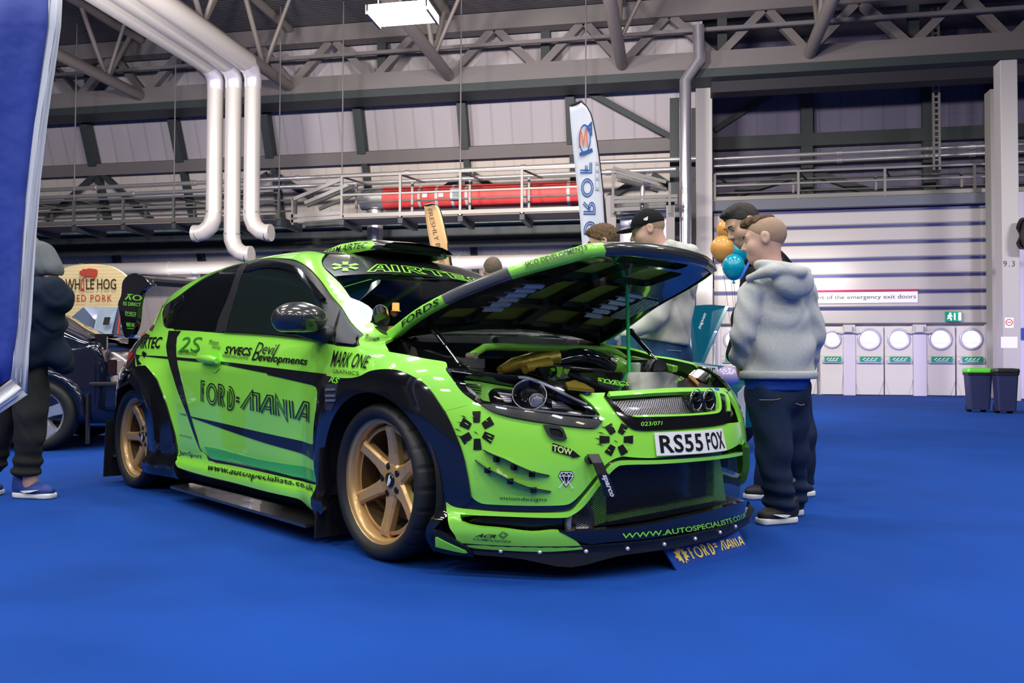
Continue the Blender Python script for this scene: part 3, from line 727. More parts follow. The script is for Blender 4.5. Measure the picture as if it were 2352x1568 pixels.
# wheelie bins
def bin_(px0, px1, pyt, pyb, label, lid, Y):
    a = at_z(px0, pyb); b = at_z(px1, pyb); Y = float((a[1]+b[1])/2); a = at_y(px0, pyb, Y); b = at_y(px1, pyb, Y); w = float(b[0]-a[0]); h = float(at_y(px0, pyt, Y)[2])
    t = empty('waste_bin', (float(a[0]+b[0])/2, Y+w*.4, 0)); tag(t, label, 'bin', 'waste bins by the exit doors')
    def ring(s, z): return [(x*s*w/2, y*s*w/2*.8, z) for x, y in ((-1, -.85), (-.85, -1), (.85, -1), (1, -.85), (1, .85), (.85, 1), (-.85, 1), (-1, .85))]
    mb = MB(); mb.loft([ring(.78, .04), ring(.80, .05), ring(.98, h*.84)], smooth=False); mb.build('body', mat('bin_navy', (.022, .028, .085), .4), t)
    mb = MB(); mb.loft([ring(1.04, h*.84), ring(1.06, h*.90), ring(1.02, h*.90)], smooth=False); mb.build('rim', mat('bin_black', (.012, .012, .02), .4), t)
    mb = MB(); mb.loft([ring(1.08, h*.90), ring(1.1, h*.93), ring(1.06, h*.985), ring(.6, h)], smooth=False); mb.build('lid', lid, t)
    for s in (-1, 1):
        mb = MB(); mb.lathe([(.001, -.03), (.09, -.03), (.09, .03), (.001, .03)], 20, 'x', (s*w*.3, w*.3, .09)); mb.build('wheel', RUBBER, t)
bin_(2226, 2282, 845, 947, 'navy bin with a bright green lid in front of the exit doors', mat('lid_green', (.10, .62, .03), .4), 19)
bin_(2291, 2342, 845, 950, 'dark bin with a black lid beside the green-lidded one', mat('lid_black', (.012, .012, .016), .35), 19)
# the lit high bay lamp
def lamp():
    D = 13.5; c = at_d(925, 38, D); Y = float(c[1])
    t = empty('high_bay_lamp', tuple(c)); tag(t, 'lit rectangular high bay lamp hanging below the roof', 'ceiling lamp')
    w, d, h = .98, .62, .1
    mb = MB(); mb.box((-w/2, -d/2, 0), (w/2, d/2, h)); mb.build('housing', mat('lamp_housing', (.35, .34, .33), .4, .4), t)
    mb = MB(); mb.box((-w/2+.03, -d/2+.03, -.02), (w/2-.03, d/2-.03, -.001)); mb.build('diffuser', mat('lamp_glow', (1, .97, .85), .4, emit=(1, .93, .76), es=40), t)
    for s in (-1, 1):
        mb = MB(); mb.tube([(s*w*.42, 0, h), (s*w*.42, 0, CEZ-float(c[2]))], .012, 6); mb.build('hanger', STEEL_G, t)
        mb = MB(); mb.box((s*w*.5-.02, -d/2, -.05), (s*w*.5+.02, d/2, h)); mb.build('end_bracket', STEEL_G, t)
    l = bpy.data.lights.new('lamp_light', 'AREA'); l.shape = 'RECTANGLE'; l.size = w; l.size_y = d; l.energy = 260; l.color = WARM
    o = bpy.data.objects.new('lamp_light', l); link(o); o.location = (float(c[0]), Y, float(c[2])-.06)
lamp()
# ================================================================== THE GREEN CAR: body surface
CARX, CARY, CARYAW = .125, 3.985, -.8115                  # front axle centre and heading, relative to the camera
_p = RH @ np.array([CARX, CARY, 0]); CYAW = CARYAW+HALL
car = empty('hatchback_car', (float(_p[0]), float(_p[1]), 0), CYAW)
tag(car, 'lime green and black rally style hatchback with gold wheels and raised bonnet', 'car')
CM = rz2(CYAW)                                            # car axes: x forward, y to the car's left, z up, origin under the front axle
CCAM = CM.T @ (CAMP-_p)
def cray(px, py): return CM.T @ ray(px, py)
def cy(px, py, y): d = cray(px, py); return CCAM+d*(y-CCAM[1])/d[1]
def cx(px, py, x): d = cray(px, py); return CCAM+d*(x-CCAM[0])/d[0]
def cz(px, py, z): d = cray(px, py); return CCAM+d*(z-CCAM[2])/d[2]
CROPS = {'1': (240, 540, 3.92), '2': (240, 820, 3.7333), '3': (740, 780, 2.9033), '4': (1240, 840, 3.2667), 'A': (740, 540, 4.2), 'B': (1140, 540, 3.92),
         'h': (1010, 820, 5.88), 'w': (760, 900, 3.919), 'q': (255, 830, 5.226), 'e': (880, 720, 6.189), 'g': (1240, 760, 5.113), 's': (1000, 1120, 5.88)}
def K(c, pts):
    x0, y0, s = CROPS[c]; return [(x0+p[0]/s, y0+p[1]/s) for p in pts]
Wz = hermite([0, .10, .15, .175, .205, .228, .26, .33, .45, .6, .72, .80, .87, .93, 1.05, 1.15, 1.25, 1.33, 1.40, 1.5],
             [.80, .866, .890, .896, .894, .874, .866, .876, .882, .89, .89, .875, .85, .812, .757, .71, .655, .60, .53, .4])
Wx = hermite([-3.7, -3.4, -3.1, -2.8, -2.4, -1.5, -.5, 0, .3], [.86, .91, .955, .985, 1, 1, 1, 1, 1])
X0z = hermite([0, .2, .4, .5, .6, .66, .72, .8, 1.0], [.88, .91, .915, .905, .875, .84, .80, .77, .70])
Tx = hermite([-3.7, -3.5, -3.4, -3.25, -3.0, -2.7, -2.3, -1.9, -1.5, -1.2, -1.05, -.9, -.6, -.3, -.22, 0, .2, .4, .6, .75, .85, 1.0],
             [.55, .80, .95, 1.07, 1.20, 1.295, 1.36, 1.395, 1.405, 1.392, 1.357, 1.29, 1.13, .965, .93, .905, .87, .815, .75, .70, .62, .3])
def sstep(t): t = np.clip(t, 0, 1); return t*t*(3-2*t)
HUBZ = .31; WB = 2.64
def halfw(x, z):
    w = Wz(z)*Wx(x)*(1-.10*sstep((-2.0-x)/1.3)*sstep((z-.90)/.15))
    for xc, a in ((0, .05), (-WB, .06)):
        r = np.hypot(x-xc, z-HUBZ); w = w+a*sstep((.66-r)/.26)*sstep((.90-z)/.22)
    return w
def field(P):
    x, y, z = P[:, 0], P[:, 1], P[:, 2]; ay = np.abs(y); w = halfw(np.minimum(x, .45), z)
    n = np.where(x > 0, 2.2, 3.5)
    u = np.where(x > 0, x/X0z(z), np.maximum(-2.4-x, 0)/1.10); u = np.maximum(u, 0)
    g = ((u**n+(ay/w)**n)**(1/n)-1)*w*.9
    T = Tx(x+.2*ay**2*sstep((.1-x)/.3))-.06*ay**2
    return smax(g, (z-T)*.75, .055)
def march(O, D, t0, t1, n=260):
    """first entry of rays O+tD into the body; falls back on the nearest approach"""
    O = np.atleast_2d(O).astype(float); D = np.atleast_2d(D).astype(float); m = len(D)
    O = np.broadcast_to(O, (m, 3)); ts = np.linspace(t0, t1, n)
    P = O[:, None, :]+ts[None, :, None]*D[:, None, :]
    F = field(P.reshape(-1, 3)).reshape(m, n); hit = F < 0
    i = np.where(hit.any(1), hit.argmax(1), F.argmin(1)); has = hit.any(1) & (i > 0)
    hi = ts[i]; lo = np.where(has, ts[np.maximum(i-1, 0)], hi)
    for _ in range(22):
        mid = (lo+hi)/2; f = field(O+mid[:, None]*D); hi = np.where(f < 0, mid, hi); lo = np.where(f < 0, lo, mid)
    return O+hi[:, None]*D
def pix(pts):
    """photo pixels carried on to the body surface"""
    D = np.array([cray(*p) for p in pts]); return march(CCAM, D, 1.2, 8.0, 500)
def grad(P):
    e = 1e-3; g = np.stack([field(P+np.eye(3)[i]*e)-field(P-np.eye(3)[i]*e) for i in range(3)], 1)
    return g/np.maximum(np.linalg.norm(g, axis=1, keepdims=True), 1e-9)
RA = .80                                                   # height of the axis of the 'R' (roof rail) domain
def to_dom(P, d):
    P = np.atleast_2d(P)
    if d == 'S': return P[:, [0, 2]]
    if d == 'T': return P[:, [0, 1]]
    if d == 'F': return np.stack([np.arctan2(P[:, 1], P[:, 0]), P[:, 2]], 1)
    if d == 'R': return np.stack([P[:, 0], np.arctan2(P[:, 1], P[:, 2]-RA)], 1)
def from_dom(Q, d):
    Q = np.atleast_2d(Q); n = len(Q); z = np.zeros(n); o = np.ones(n)
    if d == 'S': return march(np.stack([Q[:, 0], -1.3*o, Q[:, 1]], 1), np.stack([z, o, z], 1), 0, 1.2)
    if d == 'T': return march(np.stack([Q[:, 0], Q[:, 1], 1.7*o], 1), np.stack([z, z, -o], 1), 0, 1.6)
    if d == 'F':
        c, s = np.cos(Q[:, 0]), np.sin(Q[:, 0]); return march(np.stack([1.6*c, 1.6*s, Q[:, 1]], 1), np.stack([-c, -s, z], 1), 0, 1.5)
    if d == 'R':
        s, c = np.sin(Q[:, 1]), np.cos(Q[:, 1]); return march(np.stack([Q[:, 0], 1.2*s, RA+1.2*c], 1), np.stack([z, -s, -c], 1), 0, 1.15)
DSC = {'S': (1, 1), 'T': (1, 1), 'F': (.85, 1), 'R': (1, .62)}
def smooth_outline(Q, n=4, ang=38):
    m = len(Q); out = []; cor = []
    for i in range(m):
        a = Q[i]-Q[i-1]; b = Q[(i+1) % m]-Q[i]
        c = np.dot(a, b)/max(np.linalg.norm(a)*np.linalg.norm(b), 1e-9); cor.append(c < math.cos(rad(ang)))
    for i in range(m):
        j = (i+1) % m; p1, p2 = Q[i], Q[j]
        p0 = Q[i-1] if not cor[i] else 2*p1-p2
        p3 = Q[(j+1) % m] if not cor[j] else 2*p2-p1
        L = [np.linalg.norm(p2-p1)]*2; l0, l3 = np.linalg.norm(p1-p0), np.linalg.norm(p3-p2)
        if l0 > 2.2*L[0]: p0 = p1+(p0-p1)*L[0]/l0
        if l3 > 2.2*L[0]: p3 = p2+(p3-p2)*L[0]/l3
        for k in range(n):
            t = k/n; out.append(.5*((2*p1)+(-p0+p2)*t+(2*p0-5*p1+4*p2-p3)*t*t+(-p0+3*p1-3*p2+p3)*t**3))
    return np.array(out)
def inpoly(P, poly):
    x, y = P[:, 0], P[:, 1]; r = np.zeros(len(P), bool); n = len(poly)
    for i in range(n):
        x1, y1 = poly[i]; x2, y2 = poly[(i+1) % n]
        c = ((y1 > y) != (y2 > y)); xi = (x2-x1)*(y-y1)/(y2-y1+1e-12)+x1
        r ^= c & (x < xi)
    return r
def resample(Q, d):
    out = []
    for i in range(len(Q)):
        a, b = Q[i], Q[(i+1) % len(Q)]; L = np.linalg.norm(b-a); k = max(1, int(math.ceil(L/d)))
        if L < 1e-5: continue
        for j in range(k): out.append(a+(b-a)*j/k)
    return np.array(out)
def outline(pts, dom):
    """mix of photo pixels (2-tuples) and car points (3-tuples) -> domain coordinates"""
    px = [p for p in pts if len(p) == 2]; R = pix(px) if px else None; out = []; j = 0
    for p in pts:
        if len(p) == 2: out.append(R[j]); j += 1
        else: out.append(np.array(p, float))
    return to_dom(np.array(out), dom)
def tri_region(Q, holes, grid, sc):
    """triangulate the inside of an outline (with holes) on an even grid"""
    Q = np.array(Q)*sc; H = [np.array(h)*sc for h in holes]
    Q = resample(Q, grid*1.2); H = [resample(h, grid*1.2) for h in H]
    lo, hi = Q.min(0), Q.max(0)
    gx = np.arange(lo[0]+grid*.5, hi[0], grid); gy = np.arange(lo[1]+grid*.5, hi[1], grid)
    G = np.array([(a, b) for a in gx for b in gy]) if len(gx)*len(gy) else np.zeros((0, 2))
    if len(G):
        ok = inpoly(G, Q)
        for h in H: ok &= ~inpoly(G, h)
        B = np.concatenate([Q]+H)
        G = G[ok]
        if len(G):
            dm = np.sqrt(((G[:, None, :]-B[None])**2).sum(2)).min(1); G = G[dm > grid*.45]
    V = [Vector(p) for p in Q]; E = [(i, (i+1) % len(Q)) for i in range(len(Q))]
    for h in H:
        n = len(V); V += [Vector(p) for p in h]; E += [(n+i, n+(i+1) % len(h)) for i in range(len(h))]
    V += [Vector(p) for p in G]
    r = delaunay_2d_cdt(V, E, [], 0, 1e-6); P = np.array([tuple(v) for v in r[0]]); F = np.array(r[2])
    C = P[F].mean(1); ok = inpoly(C, Q)
    for h in H: ok &= ~inpoly(C, h)
    return P/np.array(sc), [tuple(f) for f in F[ok]]
def shell_mesh(name, P, N, F, thick, material, parent):
    """outer skin P (normals N) backed by an inner skin and closed round its edges"""
    n = len(P); I = P-N*thick
    cnt = {}
    for f in F:
        for i in range(len(f)):
            a, b = f[i], f[(i+1) % len(f)]; k = (min(a, b), max(a, b)); cnt.setdefault(k, []).append((a, b))
    # orient faces to normals
    V = [tuple(p) for p in P]; NN = [tuple(q) for q in N]; FF = []
    for f in F:
        a, b, c = P[f[0]], P[f[1]], P[f[2]]
        if np.dot(np.cross(b-a, c-a), N[f[0]]) < 0: f = f[::-1]
        FF.append(f)
    if thick:
        V += [tuple(p) for p in I]; NN += [tuple(-q) for q in N]; FF += [tuple(i+n for i in f[::-1]) for f in FF[:len(F)]]
        bd = {}
        for f in FF[:len(F)]:
            for i in range(len(f)): bd[(f[i], f[(i+1) % len(f)])] = 1
        for (a, b) in list(bd):
            if (b, a) in bd: continue
            t = P[b]-P[a]; e = np.cross(t, N[a]); l = np.linalg.norm(e); e = e/l if l > 1e-9 else N[a]
            k = len(V); V += [tuple(P[a]), tuple(P[b]), tuple(I[b]), tuple(I[a])]; NN += [tuple(e)]*4; FF.append((k+3, k+2, k+1, k))
    me = bpy.data.meshes.new(name); me.from_pydata(V, [], FF); me.materials.append(material)
    me.polygons.foreach_set('use_smooth', [True]*len(FF)); me.update()
    me.normals_split_custom_set_from_vertices([Vector(q) for q in NN])
    o = bpy.data.objects.new(name, me); return link(o, parent)
MIR = np.array([1, -1, 1.0])
def panel(name, pts, dom, material, parent=None, off=0.0, thick=.006, grid=.032, smooth=True, holes=(), mirror=None, label=None, bulge=None):
    Q = outline(pts, dom); Q = smooth_outline(Q) if smooth else Q
    H = [smooth_outline(outline(h, dom)) for h in holes]
    D, F = tri_region(Q, H, grid, DSC[dom]); P = from_dom(D, dom); N = grad(P)
    if bulge is not None:
        b = bulge(D, Q); P = P+N*b[:, None]
    P = P+N*off; par = parent if parent is not None else car
    o = shell_mesh(name, P, N, F, thick, material, par)
    if label: o['label'] = label
    if mirror:
        m = shell_mesh(name, P*MIR, N*MIR, F, thick, material, mirror if mirror is not True else par)
        if label: m['label'] = label
    return o
def decal(name, V, F, quad, dom, material, parent=None, off=.0048, sub=.03, label=None):
    """flat lettering or graphics laid on the body; quad = bl, br, tr, tl pixels (or car points)"""
    Q = outline(list(quad), dom); D = bilin(Q, np.asarray(V))
    bm = bmesh.new(); vs = [bm.verts.new((p[0], p[1], 0)) for p in D]
    for f in F:
        try: bm.faces.new([vs[i] for i in f])
        except ValueError: pass
    bmesh.ops.triangulate(bm, faces=bm.faces)
    for _ in range(4):
        E = [e for e in bm.edges if e.calc_length() > sub]
        if not E: break
        bmesh.ops.subdivide_edges(bm, edges=E, cuts=1); bmesh.ops.triangulate(bm, faces=[f for f in bm.faces if len(f.verts) > 3])
    bm.verts.index_update(); D2 = np.array([(v.co.x, v.co.y) for v in bm.verts]); F2 = [tuple(v.index for v in f.verts) for f in bm.faces]; bm.free()
    P = from_dom(D2, dom); N = grad(P)
    o = shell_mesh(name, P+N*off, N, F2, 0, material, parent if parent is not None else car)
    if label: o['label'] = label
    return o
def lettering(s, quad, dom, material, parent=None, **kw):
    t = {k: kw.pop(k) for k in ('shear', 'bold', 'spacing', 'res') if k in kw}
    V, F, _ = text2d(s, **t); return decal('lettering', V, F, quad, dom, material, parent, **kw)
def qd(c, *p): return K(c, p)
# ------------------------------------------------------------------ body panels of the green car (traced on its surface)
FASCIA = mat('grey_trim', (.06, .06, .068), .6, spec=.3)
# door / quarter / wing in green
WIN = [(515, 690), (535, 645), (615, 583), (700, 522), (780, 462), (900, 385), (1050, 310), (1180, 262), (1300, 232), (1450, 214), (1560, 211), (1680, 222), (1760, 250), (1850, 312), (1950, 420), (2030, 535), (2130, 652), (2220, 790), (2287, 935), (2292, 985), (2250, 1003), (2080, 985), (1940, 960), (1500, 905), (1100, 878), (980, 872), (800, 858), (640, 850), (565, 832), (525, 780)]
panel('window_surround', K('1', WIN), 'R', SATIN, off=-.004, thick=.012, mirror=True)
# belt and door seams in photo pixels
door_front = K('1', [(2080, 992)]) + K('1', [(2040, 1060), (2008, 1200), (2000, 1340)]) + [(-.44, -.9, .66), (-.445, -.9, .5), (-.452, -.9, .35), (-.46, -.9, .255)]
door_rear = [(476, 1044), (458, 1030), (447, 1000), (432, 950), (415, 890), (404, 830), (400, 800), (398, 764)]
door_top = K('1', [(640, 853), (800, 862), (980, 876), (1100, 882), (1500, 909), (1940, 964), (2080, 990)])
panel('door_panel', door_top + door_front[1:] + [(700, 1097), (600, 1068), (520, 1048)] + door_rear[:1] + [(458, 1026), (447, 1000), (432, 950), (415, 890), (404, 830), (401, 790)], 'S', GREEN, thick=.02, mirror=True)
quarter = K('1', [(610, 583), (530, 646), (511, 692), (520, 782), (560, 836), (630, 852)]) + [(399, 790), (402, 830), (413, 890), (430, 950), (445, 1000), (456, 1030), (470, 1046), (478, 1054)] \
    + [(470, 1075), (440, 1070), (408, 1060)] + K('q', [(800, 1150), (780, 900), (720, 680), (660, 480), (590, 300), (540, 190), (440, 70), (380, 55), (330, 62)]) + [(312, 843), (312, 810), (318, 790), (332, 762), (352, 728), (375, 700), (392, 684)]
panel('rear_quarter_panel', quarter, 'S', GREEN, thick=.012, mirror=True)
# black rear corner with white lines and the red lamp
rc = panel('rear_corner_panel', [(312, 843), (312, 810), (318, 790), (332, 762), (352, 728), (375, 700), (390, 684)] + [(-3.36, -.70, .98), (-3.46, -.62, .7), (-3.46, -.72, .5), (-3.40, -.8, .34), (-3.05, -.9, .34), (-2.95, -.9, .50), (-2.84, -.9, .62)], 'S', BLACK, off=-.002, thick=.01, mirror=True)
for sp in ([(-2.82, .66), (-2.86, .74), (-2.84, .75), (-2.80, .67)], [(-2.90, .55), (-2.98, .72), (-2.955, .73), (-2.88, .57)], [(-3.0, .50), (-3.08, .60), (-3.06, .62), (-2.98, .53)], [(-2.86, .70), (-3.2, .745), (-3.2, .725), (-2.86, .685)], [(-3.06, .44), (-3.10, .70), (-3.08, .70), (-3.04, .44)], [(-2.92, .60), (-3.25, .62), (-3.25, .605), (-2.92, .585)], [(-3.16, .42), (-3.24, .62), (-3.22, .62), (-3.14, .42)], [(-3.0, .42), (-3.3, .47), (-3.3, .455), (-3.0, .405)]):
    panel('white_line', [(x, -.9, z) for x, z in sp], 'S', WHITE, rc, off=.004, thick=.002, smooth=False)
for sp in ([(-2.80, .79), (-3.2, .83), (-3.2, .87), (-2.80, .83)], [(-2.86, .76), (-3.0, .77), (-3.0, .66), (-2.96, .66), (-2.96, .74), (-2.86, .73)], [(-3.05, .95), (-3.3, .99), (-3.3, 1.02), (-3.05, .98)]):
    panel('red_lamp', [(x, -.9, z) for x, z in sp], 'S', mat('tail_lamp_red', (.60, .015, .015), .2, 0, .8), rc, off=.006, thick=.004, smooth=False)
for sp in ([(312, 813), (322, 817), (318, 826), (326, 836), (316, 839)], [(332, 762), (345, 770), (338, 782), (330, 778), (326, 790), (322, 784)], [(345, 742), (356, 748), (350, 760), (342, 756)], [(330, 806), (338, 812), (332, 822), (326, 812)]):
    panel('black_splash', sp, 'S', BLACKV, off=.003, thick=.002, smooth=False)
# front wing
wing = K('1', [(2080, 995), (2250, 1010), (2300, 990), (2296, 930)]) + K('A', [(395, 850), (480, 880), (560, 900), (630, 915), (640, 935)]) + K('A', [(632, 1090), (630, 1118), (800, 1150), (1000, 1190), (1188, 1222), (1205, 1258)]) \
    + K('h', [(80, 165), (160, 280), (300, 470), (480, 612), (300, 668), (70, 725)]) + K('3', [(790, 430), (720, 330), (640, 262), (530, 212), (430, 200), (330, 212), (250, 247), (150, 257), (32, 240)]) + K('1', [(2003, 1200), (2040, 1062)])
panel('front_wing', wing, 'R', GREEN, thick=.012, grid=.025, mirror=True)
# roof rail and pillar (angle domain): from the back of the rear window over the roof edge down to the bonnet
ro = K('1', [(610, 585), (770, 468), (900, 378), (1050, 303), (1180, 255), (1300, 226), (1450, 207), (1560, 204), (1690, 215), (1765, 243), (1855, 305), (1955, 414), (2036, 530), (2136, 645), (2226, 785), (2292, 925)])
ws = K('A', [(652, 895), (560, 880), (470, 842), (380, 742), (300, 640), (170, 462), (0, 287)])
rr = [(-1.12, -.47, 1.35), (-1.3, -.50, 1.375), (-1.7, -.51, 1.385), (-2.2, -.50, 1.36), (-2.6, -.48, 1.30), (-2.95, -.47, 1.19), (-3.1, -.52, 1.11)]
panel('roof_rail', ro + ws + rr, 'R', GREEN, thick=.012, grid=.028, mirror=True)
# roof: black carbon
panel('roof_panel', [(-1.10, -.45, 1.3), (-1.3, -.485, 1.3), (-1.7, -.495, 1.3), (-2.2, -.485, 1.3), (-2.6, -.465, 1.3), (-2.95, -.455, 1.2), (-2.97, 0, 1.2), (-2.95, .455, 1.2), (-2.6, .465, 1.3), (-2.2, .485, 1.3), (-1.7, .495, 1.3), (-1.3, .485, 1.3), (-1.10, .45, 1.3), (-1.03, 0, 1.3)], 'T', BLACK, thick=.012, grid=.05)
panel('tailgate', [(-2.98, -.45, 1.2), (-3.2, -.47, 1.1), (-3.40, -.5, .9), (-3.42, 0, .9), (-3.40, .5, .9), (-3.2, .47, 1.1), (-2.98, .45, 1.2), (-2.99, 0, 1.2)], 'T', BLACK, thick=.012, grid=.05)
# windscreen
wl = K('A', [(655, 893), (560, 876), (474, 838), (384, 738), (304, 636), (174, 458), (4, 284)])
W3 = pix(wl); wsR = [tuple(p) for p in W3]; wsL = [tuple(p*MIR) for p in W3[::-1]]
bot = [(-.285, y, .9) for y in (.58, .4, .2)]; bot = [(-.17, .35, .9), (-.13, 0, .9), (-.17, -.35, .9)]
top = [(-1.06, -.25, 1.3), (-1.04, 0, 1.3), (-1.06, .25, 1.3)]
GLASS = mat('windscreen_glass', (.62, .80, .72), .0, 0, 0, .6, trans=1.0, ior=1.12)
panel('windscreen', wsR + top + wsL + bot, 'T', GLASS, off=-.004, thick=.004, grid=.04)
hd = [tuple(p) for p in pix(K('A', [(120, 400), (4, 284)]))]
hdr = [(p[0]*1.0, p[1], p[2]) for p in hd]
panel('header_band', [hd[0], hd[1], (-1.10, -.46, 1.3), (-1.06, -.25, 1.3), (-1.04, 0, 1.3), (-1.06, .25, 1.3), (-1.10, .46, 1.3), tuple(np.array(hd[1])*MIR), tuple(np.array(hd[0])*MIR), (-.82, .25, 1.2), (-.80, 0, 1.2), (-.82, -.25, 1.2)], 'T', BLACKV, off=.0025, thick=.002, grid=.04)
# side glass and pillars
GLASSS = mat('door_glass', (.010, .016, .014), .02, 0, 1.0, .6)
panel('quarter_window', K('1', [(530, 690), (548, 650), (625, 592), (710, 530), (785, 474), (905, 395), (1055, 320), (1180, 275), (1238, 262), (1190, 390), (1120, 540), (1050, 700), (1012, 862), (800, 848), (645, 840), (575, 825), (540, 780)]), 'R', GLASSD, off=.003, thick=.004, mirror=True)
panel('door_window', K('1', [(1262, 350), (1420, 308), (1600, 318), (1740, 370), (1850, 470), (1945, 590), (1975, 720), (2058, 850), (2062, 960), (1960, 948), (1500, 896), (1112, 868), (1150, 640), (1200, 470)]), 'R', GLASSS, off=.003, thick=.004, mirror=True)
panel('pillar_cover', K('1', [(1242, 266), (1290, 262), (1200, 470), (1150, 640), (1112, 800), (1092, 878), (1006, 872), (1040, 745), (1130, 530)]), 'R', CARBON, off=.006, thick=.006)
panel('wind_deflector', K('1', [(1262, 345), (1300, 285), (1450, 246), (1620, 262), (1755, 308), (1865, 420), (2002, 588), (1955, 600), (1840, 440), (1745, 356), (1600, 309), (1430, 303)]), 'R', BLACK, off=.016, thick=.012)
panel('mirror_triangle', K('1', [(2028, 585), (2118, 668), (2066, 850), (1982, 845), (2000, 700)]), 'R', FASCIA, off=.007, thick=.01)
panel('corner_window', K('1', [(2130, 680), (2200, 800), (2265, 930), (2272, 975), (2245, 990), (2090, 968), (2100, 850)]), 'R', mat('corner_grey', (.045, .048, .058), .5, spec=.3), off=.006, thick=.006)
panel('waist_strip', K('1', [(1060, 872), (1100, 872), (1500, 900), (1930, 940), (1942, 962), (1500, 912), (1100, 884)]), 'R', BLACK, off=.010, thick=.01)
# black graphics on door and side
panel('black_stripe', K('1', [(580, 862), (690, 862), (655, 920), (648, 1000), (655, 1130), (685, 1265)]) + K('2', [(730, 470), (770, 600), (800, 700), (832, 812), (760, 640), (690, 440), (620, 260), (580, 130), (550, 20)]), 'S', BLACKV, off=.0028, thick=.002)
panel('black_stripe', K('1', [(300, 1080), (560, 1092), (850, 1114), (1070, 1138), (1500, 1190), (2000, 1252), (2000, 1340), (1850, 1330), (1600, 1268), (1200, 1190), (1050, 1160), (840, 1140), (560, 1112)]), 'S', BLACKV, off=.0028, thick=.002)
panel('black_door_graphic', K('2', [(1400, 92), (1905, 155), (1905, 500), (1893, 985), (1800, 888), (1690, 822), (1400, 740), (1200, 675), (1000, 606), (735, 512), (735, 505), (1000, 563), (1400, 655), (1765, 745), (1810, 738), (1830, 700), (1830, 300), (1815, 256), (1760, 232), (1400, 150)]), 'S', BLACKV, off=.0028, thick=.002)
panel('black_stripe', K('2', [(645, 480), (700, 492), (700, 500)]), 'S', BLACKV, off=.0028, thick=.002, smooth=False)
# lower door recess and sill
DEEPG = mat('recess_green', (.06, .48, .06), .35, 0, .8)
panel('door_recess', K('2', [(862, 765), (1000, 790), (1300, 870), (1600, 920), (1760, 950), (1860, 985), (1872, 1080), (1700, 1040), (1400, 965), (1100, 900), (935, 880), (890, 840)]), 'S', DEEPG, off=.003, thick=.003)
sill = K('q', [(805, 1160), (800, 1130)]) + [(409, 1055), (440, 1062), (476, 1058)] + K('2', [(905, 890), (940, 905), (1100, 930), (1400, 995), (1700, 1065), (1868, 1098)]) + [(-.435, -.9, .26), (-.43, -.9, .20), (-.43, -.9, .15)] + K('2', [(1700, 1225), (1400, 1150), (1100, 1070), (850, 1010), (640, 945), (615, 905)])
panel('side_skirt', sill, 'S', GREEN, off=.006, thick=.02, grid=.016, mirror=True)
panel('sill_groove', K('2', [(880, 850), (905, 885), (1000, 902), (1300, 965), (1600, 1035), (1868, 1092), (1870, 1078), (1600, 1018), (1300, 948), (1000, 885), (935, 872)]), 'S', BLACKV, off=.004, thick=.003)
# arches: outer line from the photo, inner line the wheel opening
def circ(xc, r, a0, a1, n=14): return [(xc+r*math.cos(rad(a)), -.9, HUBZ+r*math.sin(rad(a))) for a in np.linspace(a0, a1, n)]
fa = K('3', [(32, 242), (150, 259), (250, 249), (330, 214), (430, 202), (530, 214), (640, 264), (720, 332), (790, 432), (818, 478), (850, 530), (890, 620), (930, 720), (960, 830), (985, 960), (1000, 1060)])
panel('front_arch', fa + [(.35, -.9, .17), (.32, -.9, .08)] + circ(0, .352, -28, 205, 22) + [(-.42, -.9, .10), (-.43, -.9, .30), (-.435, -.9, .5)], 'S', BLACK, off=.008, thick=.03, grid=.025, mirror=True)
ra = K('q', [(330, 62), (380, 52), (440, 68), (540, 188), (590, 298), (660, 478), (720, 678), (780, 898), (800, 1150)])
panel('rear_arch', [(301, 862), (310, 847), (318, 842), (328, 841)] + ra[2:] + [(-1.98, -.9, .12)] + circ(-WB, .345, -30, 205, 22) + [(-3.06, -.95, .18), (-3.06, -.95, .36), (-3.0, -.95, .48), (-2.9, -.95, .60)] + [(290, 884)], 'S', BLACK, off=.008, thick=.03, grid=.025, mirror=True)
# vent on the black part of the wing
panel('wing_vent', K('3', [(40, 300), (120, 290), (110, 350), (95, 420), (75, 470), (35, 470)]), 'S', mat('vent_dark', (.03, .035, .05), .35), off=.010, thick=.004)
for y in (335, 375, 405): panel('vent_slat', K('3', [(42, y-6), (108, y-10), (104, y+6), (42, y+10)]), 'S', mat('vent_slat_grey', (.16, .18, .24), .25, .3), off=.016, thick=.006)
# door handle
panel('handle_recess', K('1', [(955, 1070), (1000, 1050), (1040, 1070), (1050, 1130), (1040, 1200), (1000, 1240), (950, 1210), (940, 1140)]), 'S', mat('recess_light_green', (.20, .72, .04), .3, 0, .8), off=.0035, thick=.003)
def handle():
    P = pix(K('1', [(893, 1120), (930, 1122), (975, 1128), (1020, 1136), (1060, 1144)])); N = grad(P); P = P+N*.03
    mb = MB(); mb.tube(P, [.014, .021, .023, .021, .014], 14); mb.build('door_handle', GREEN, car)
handle()

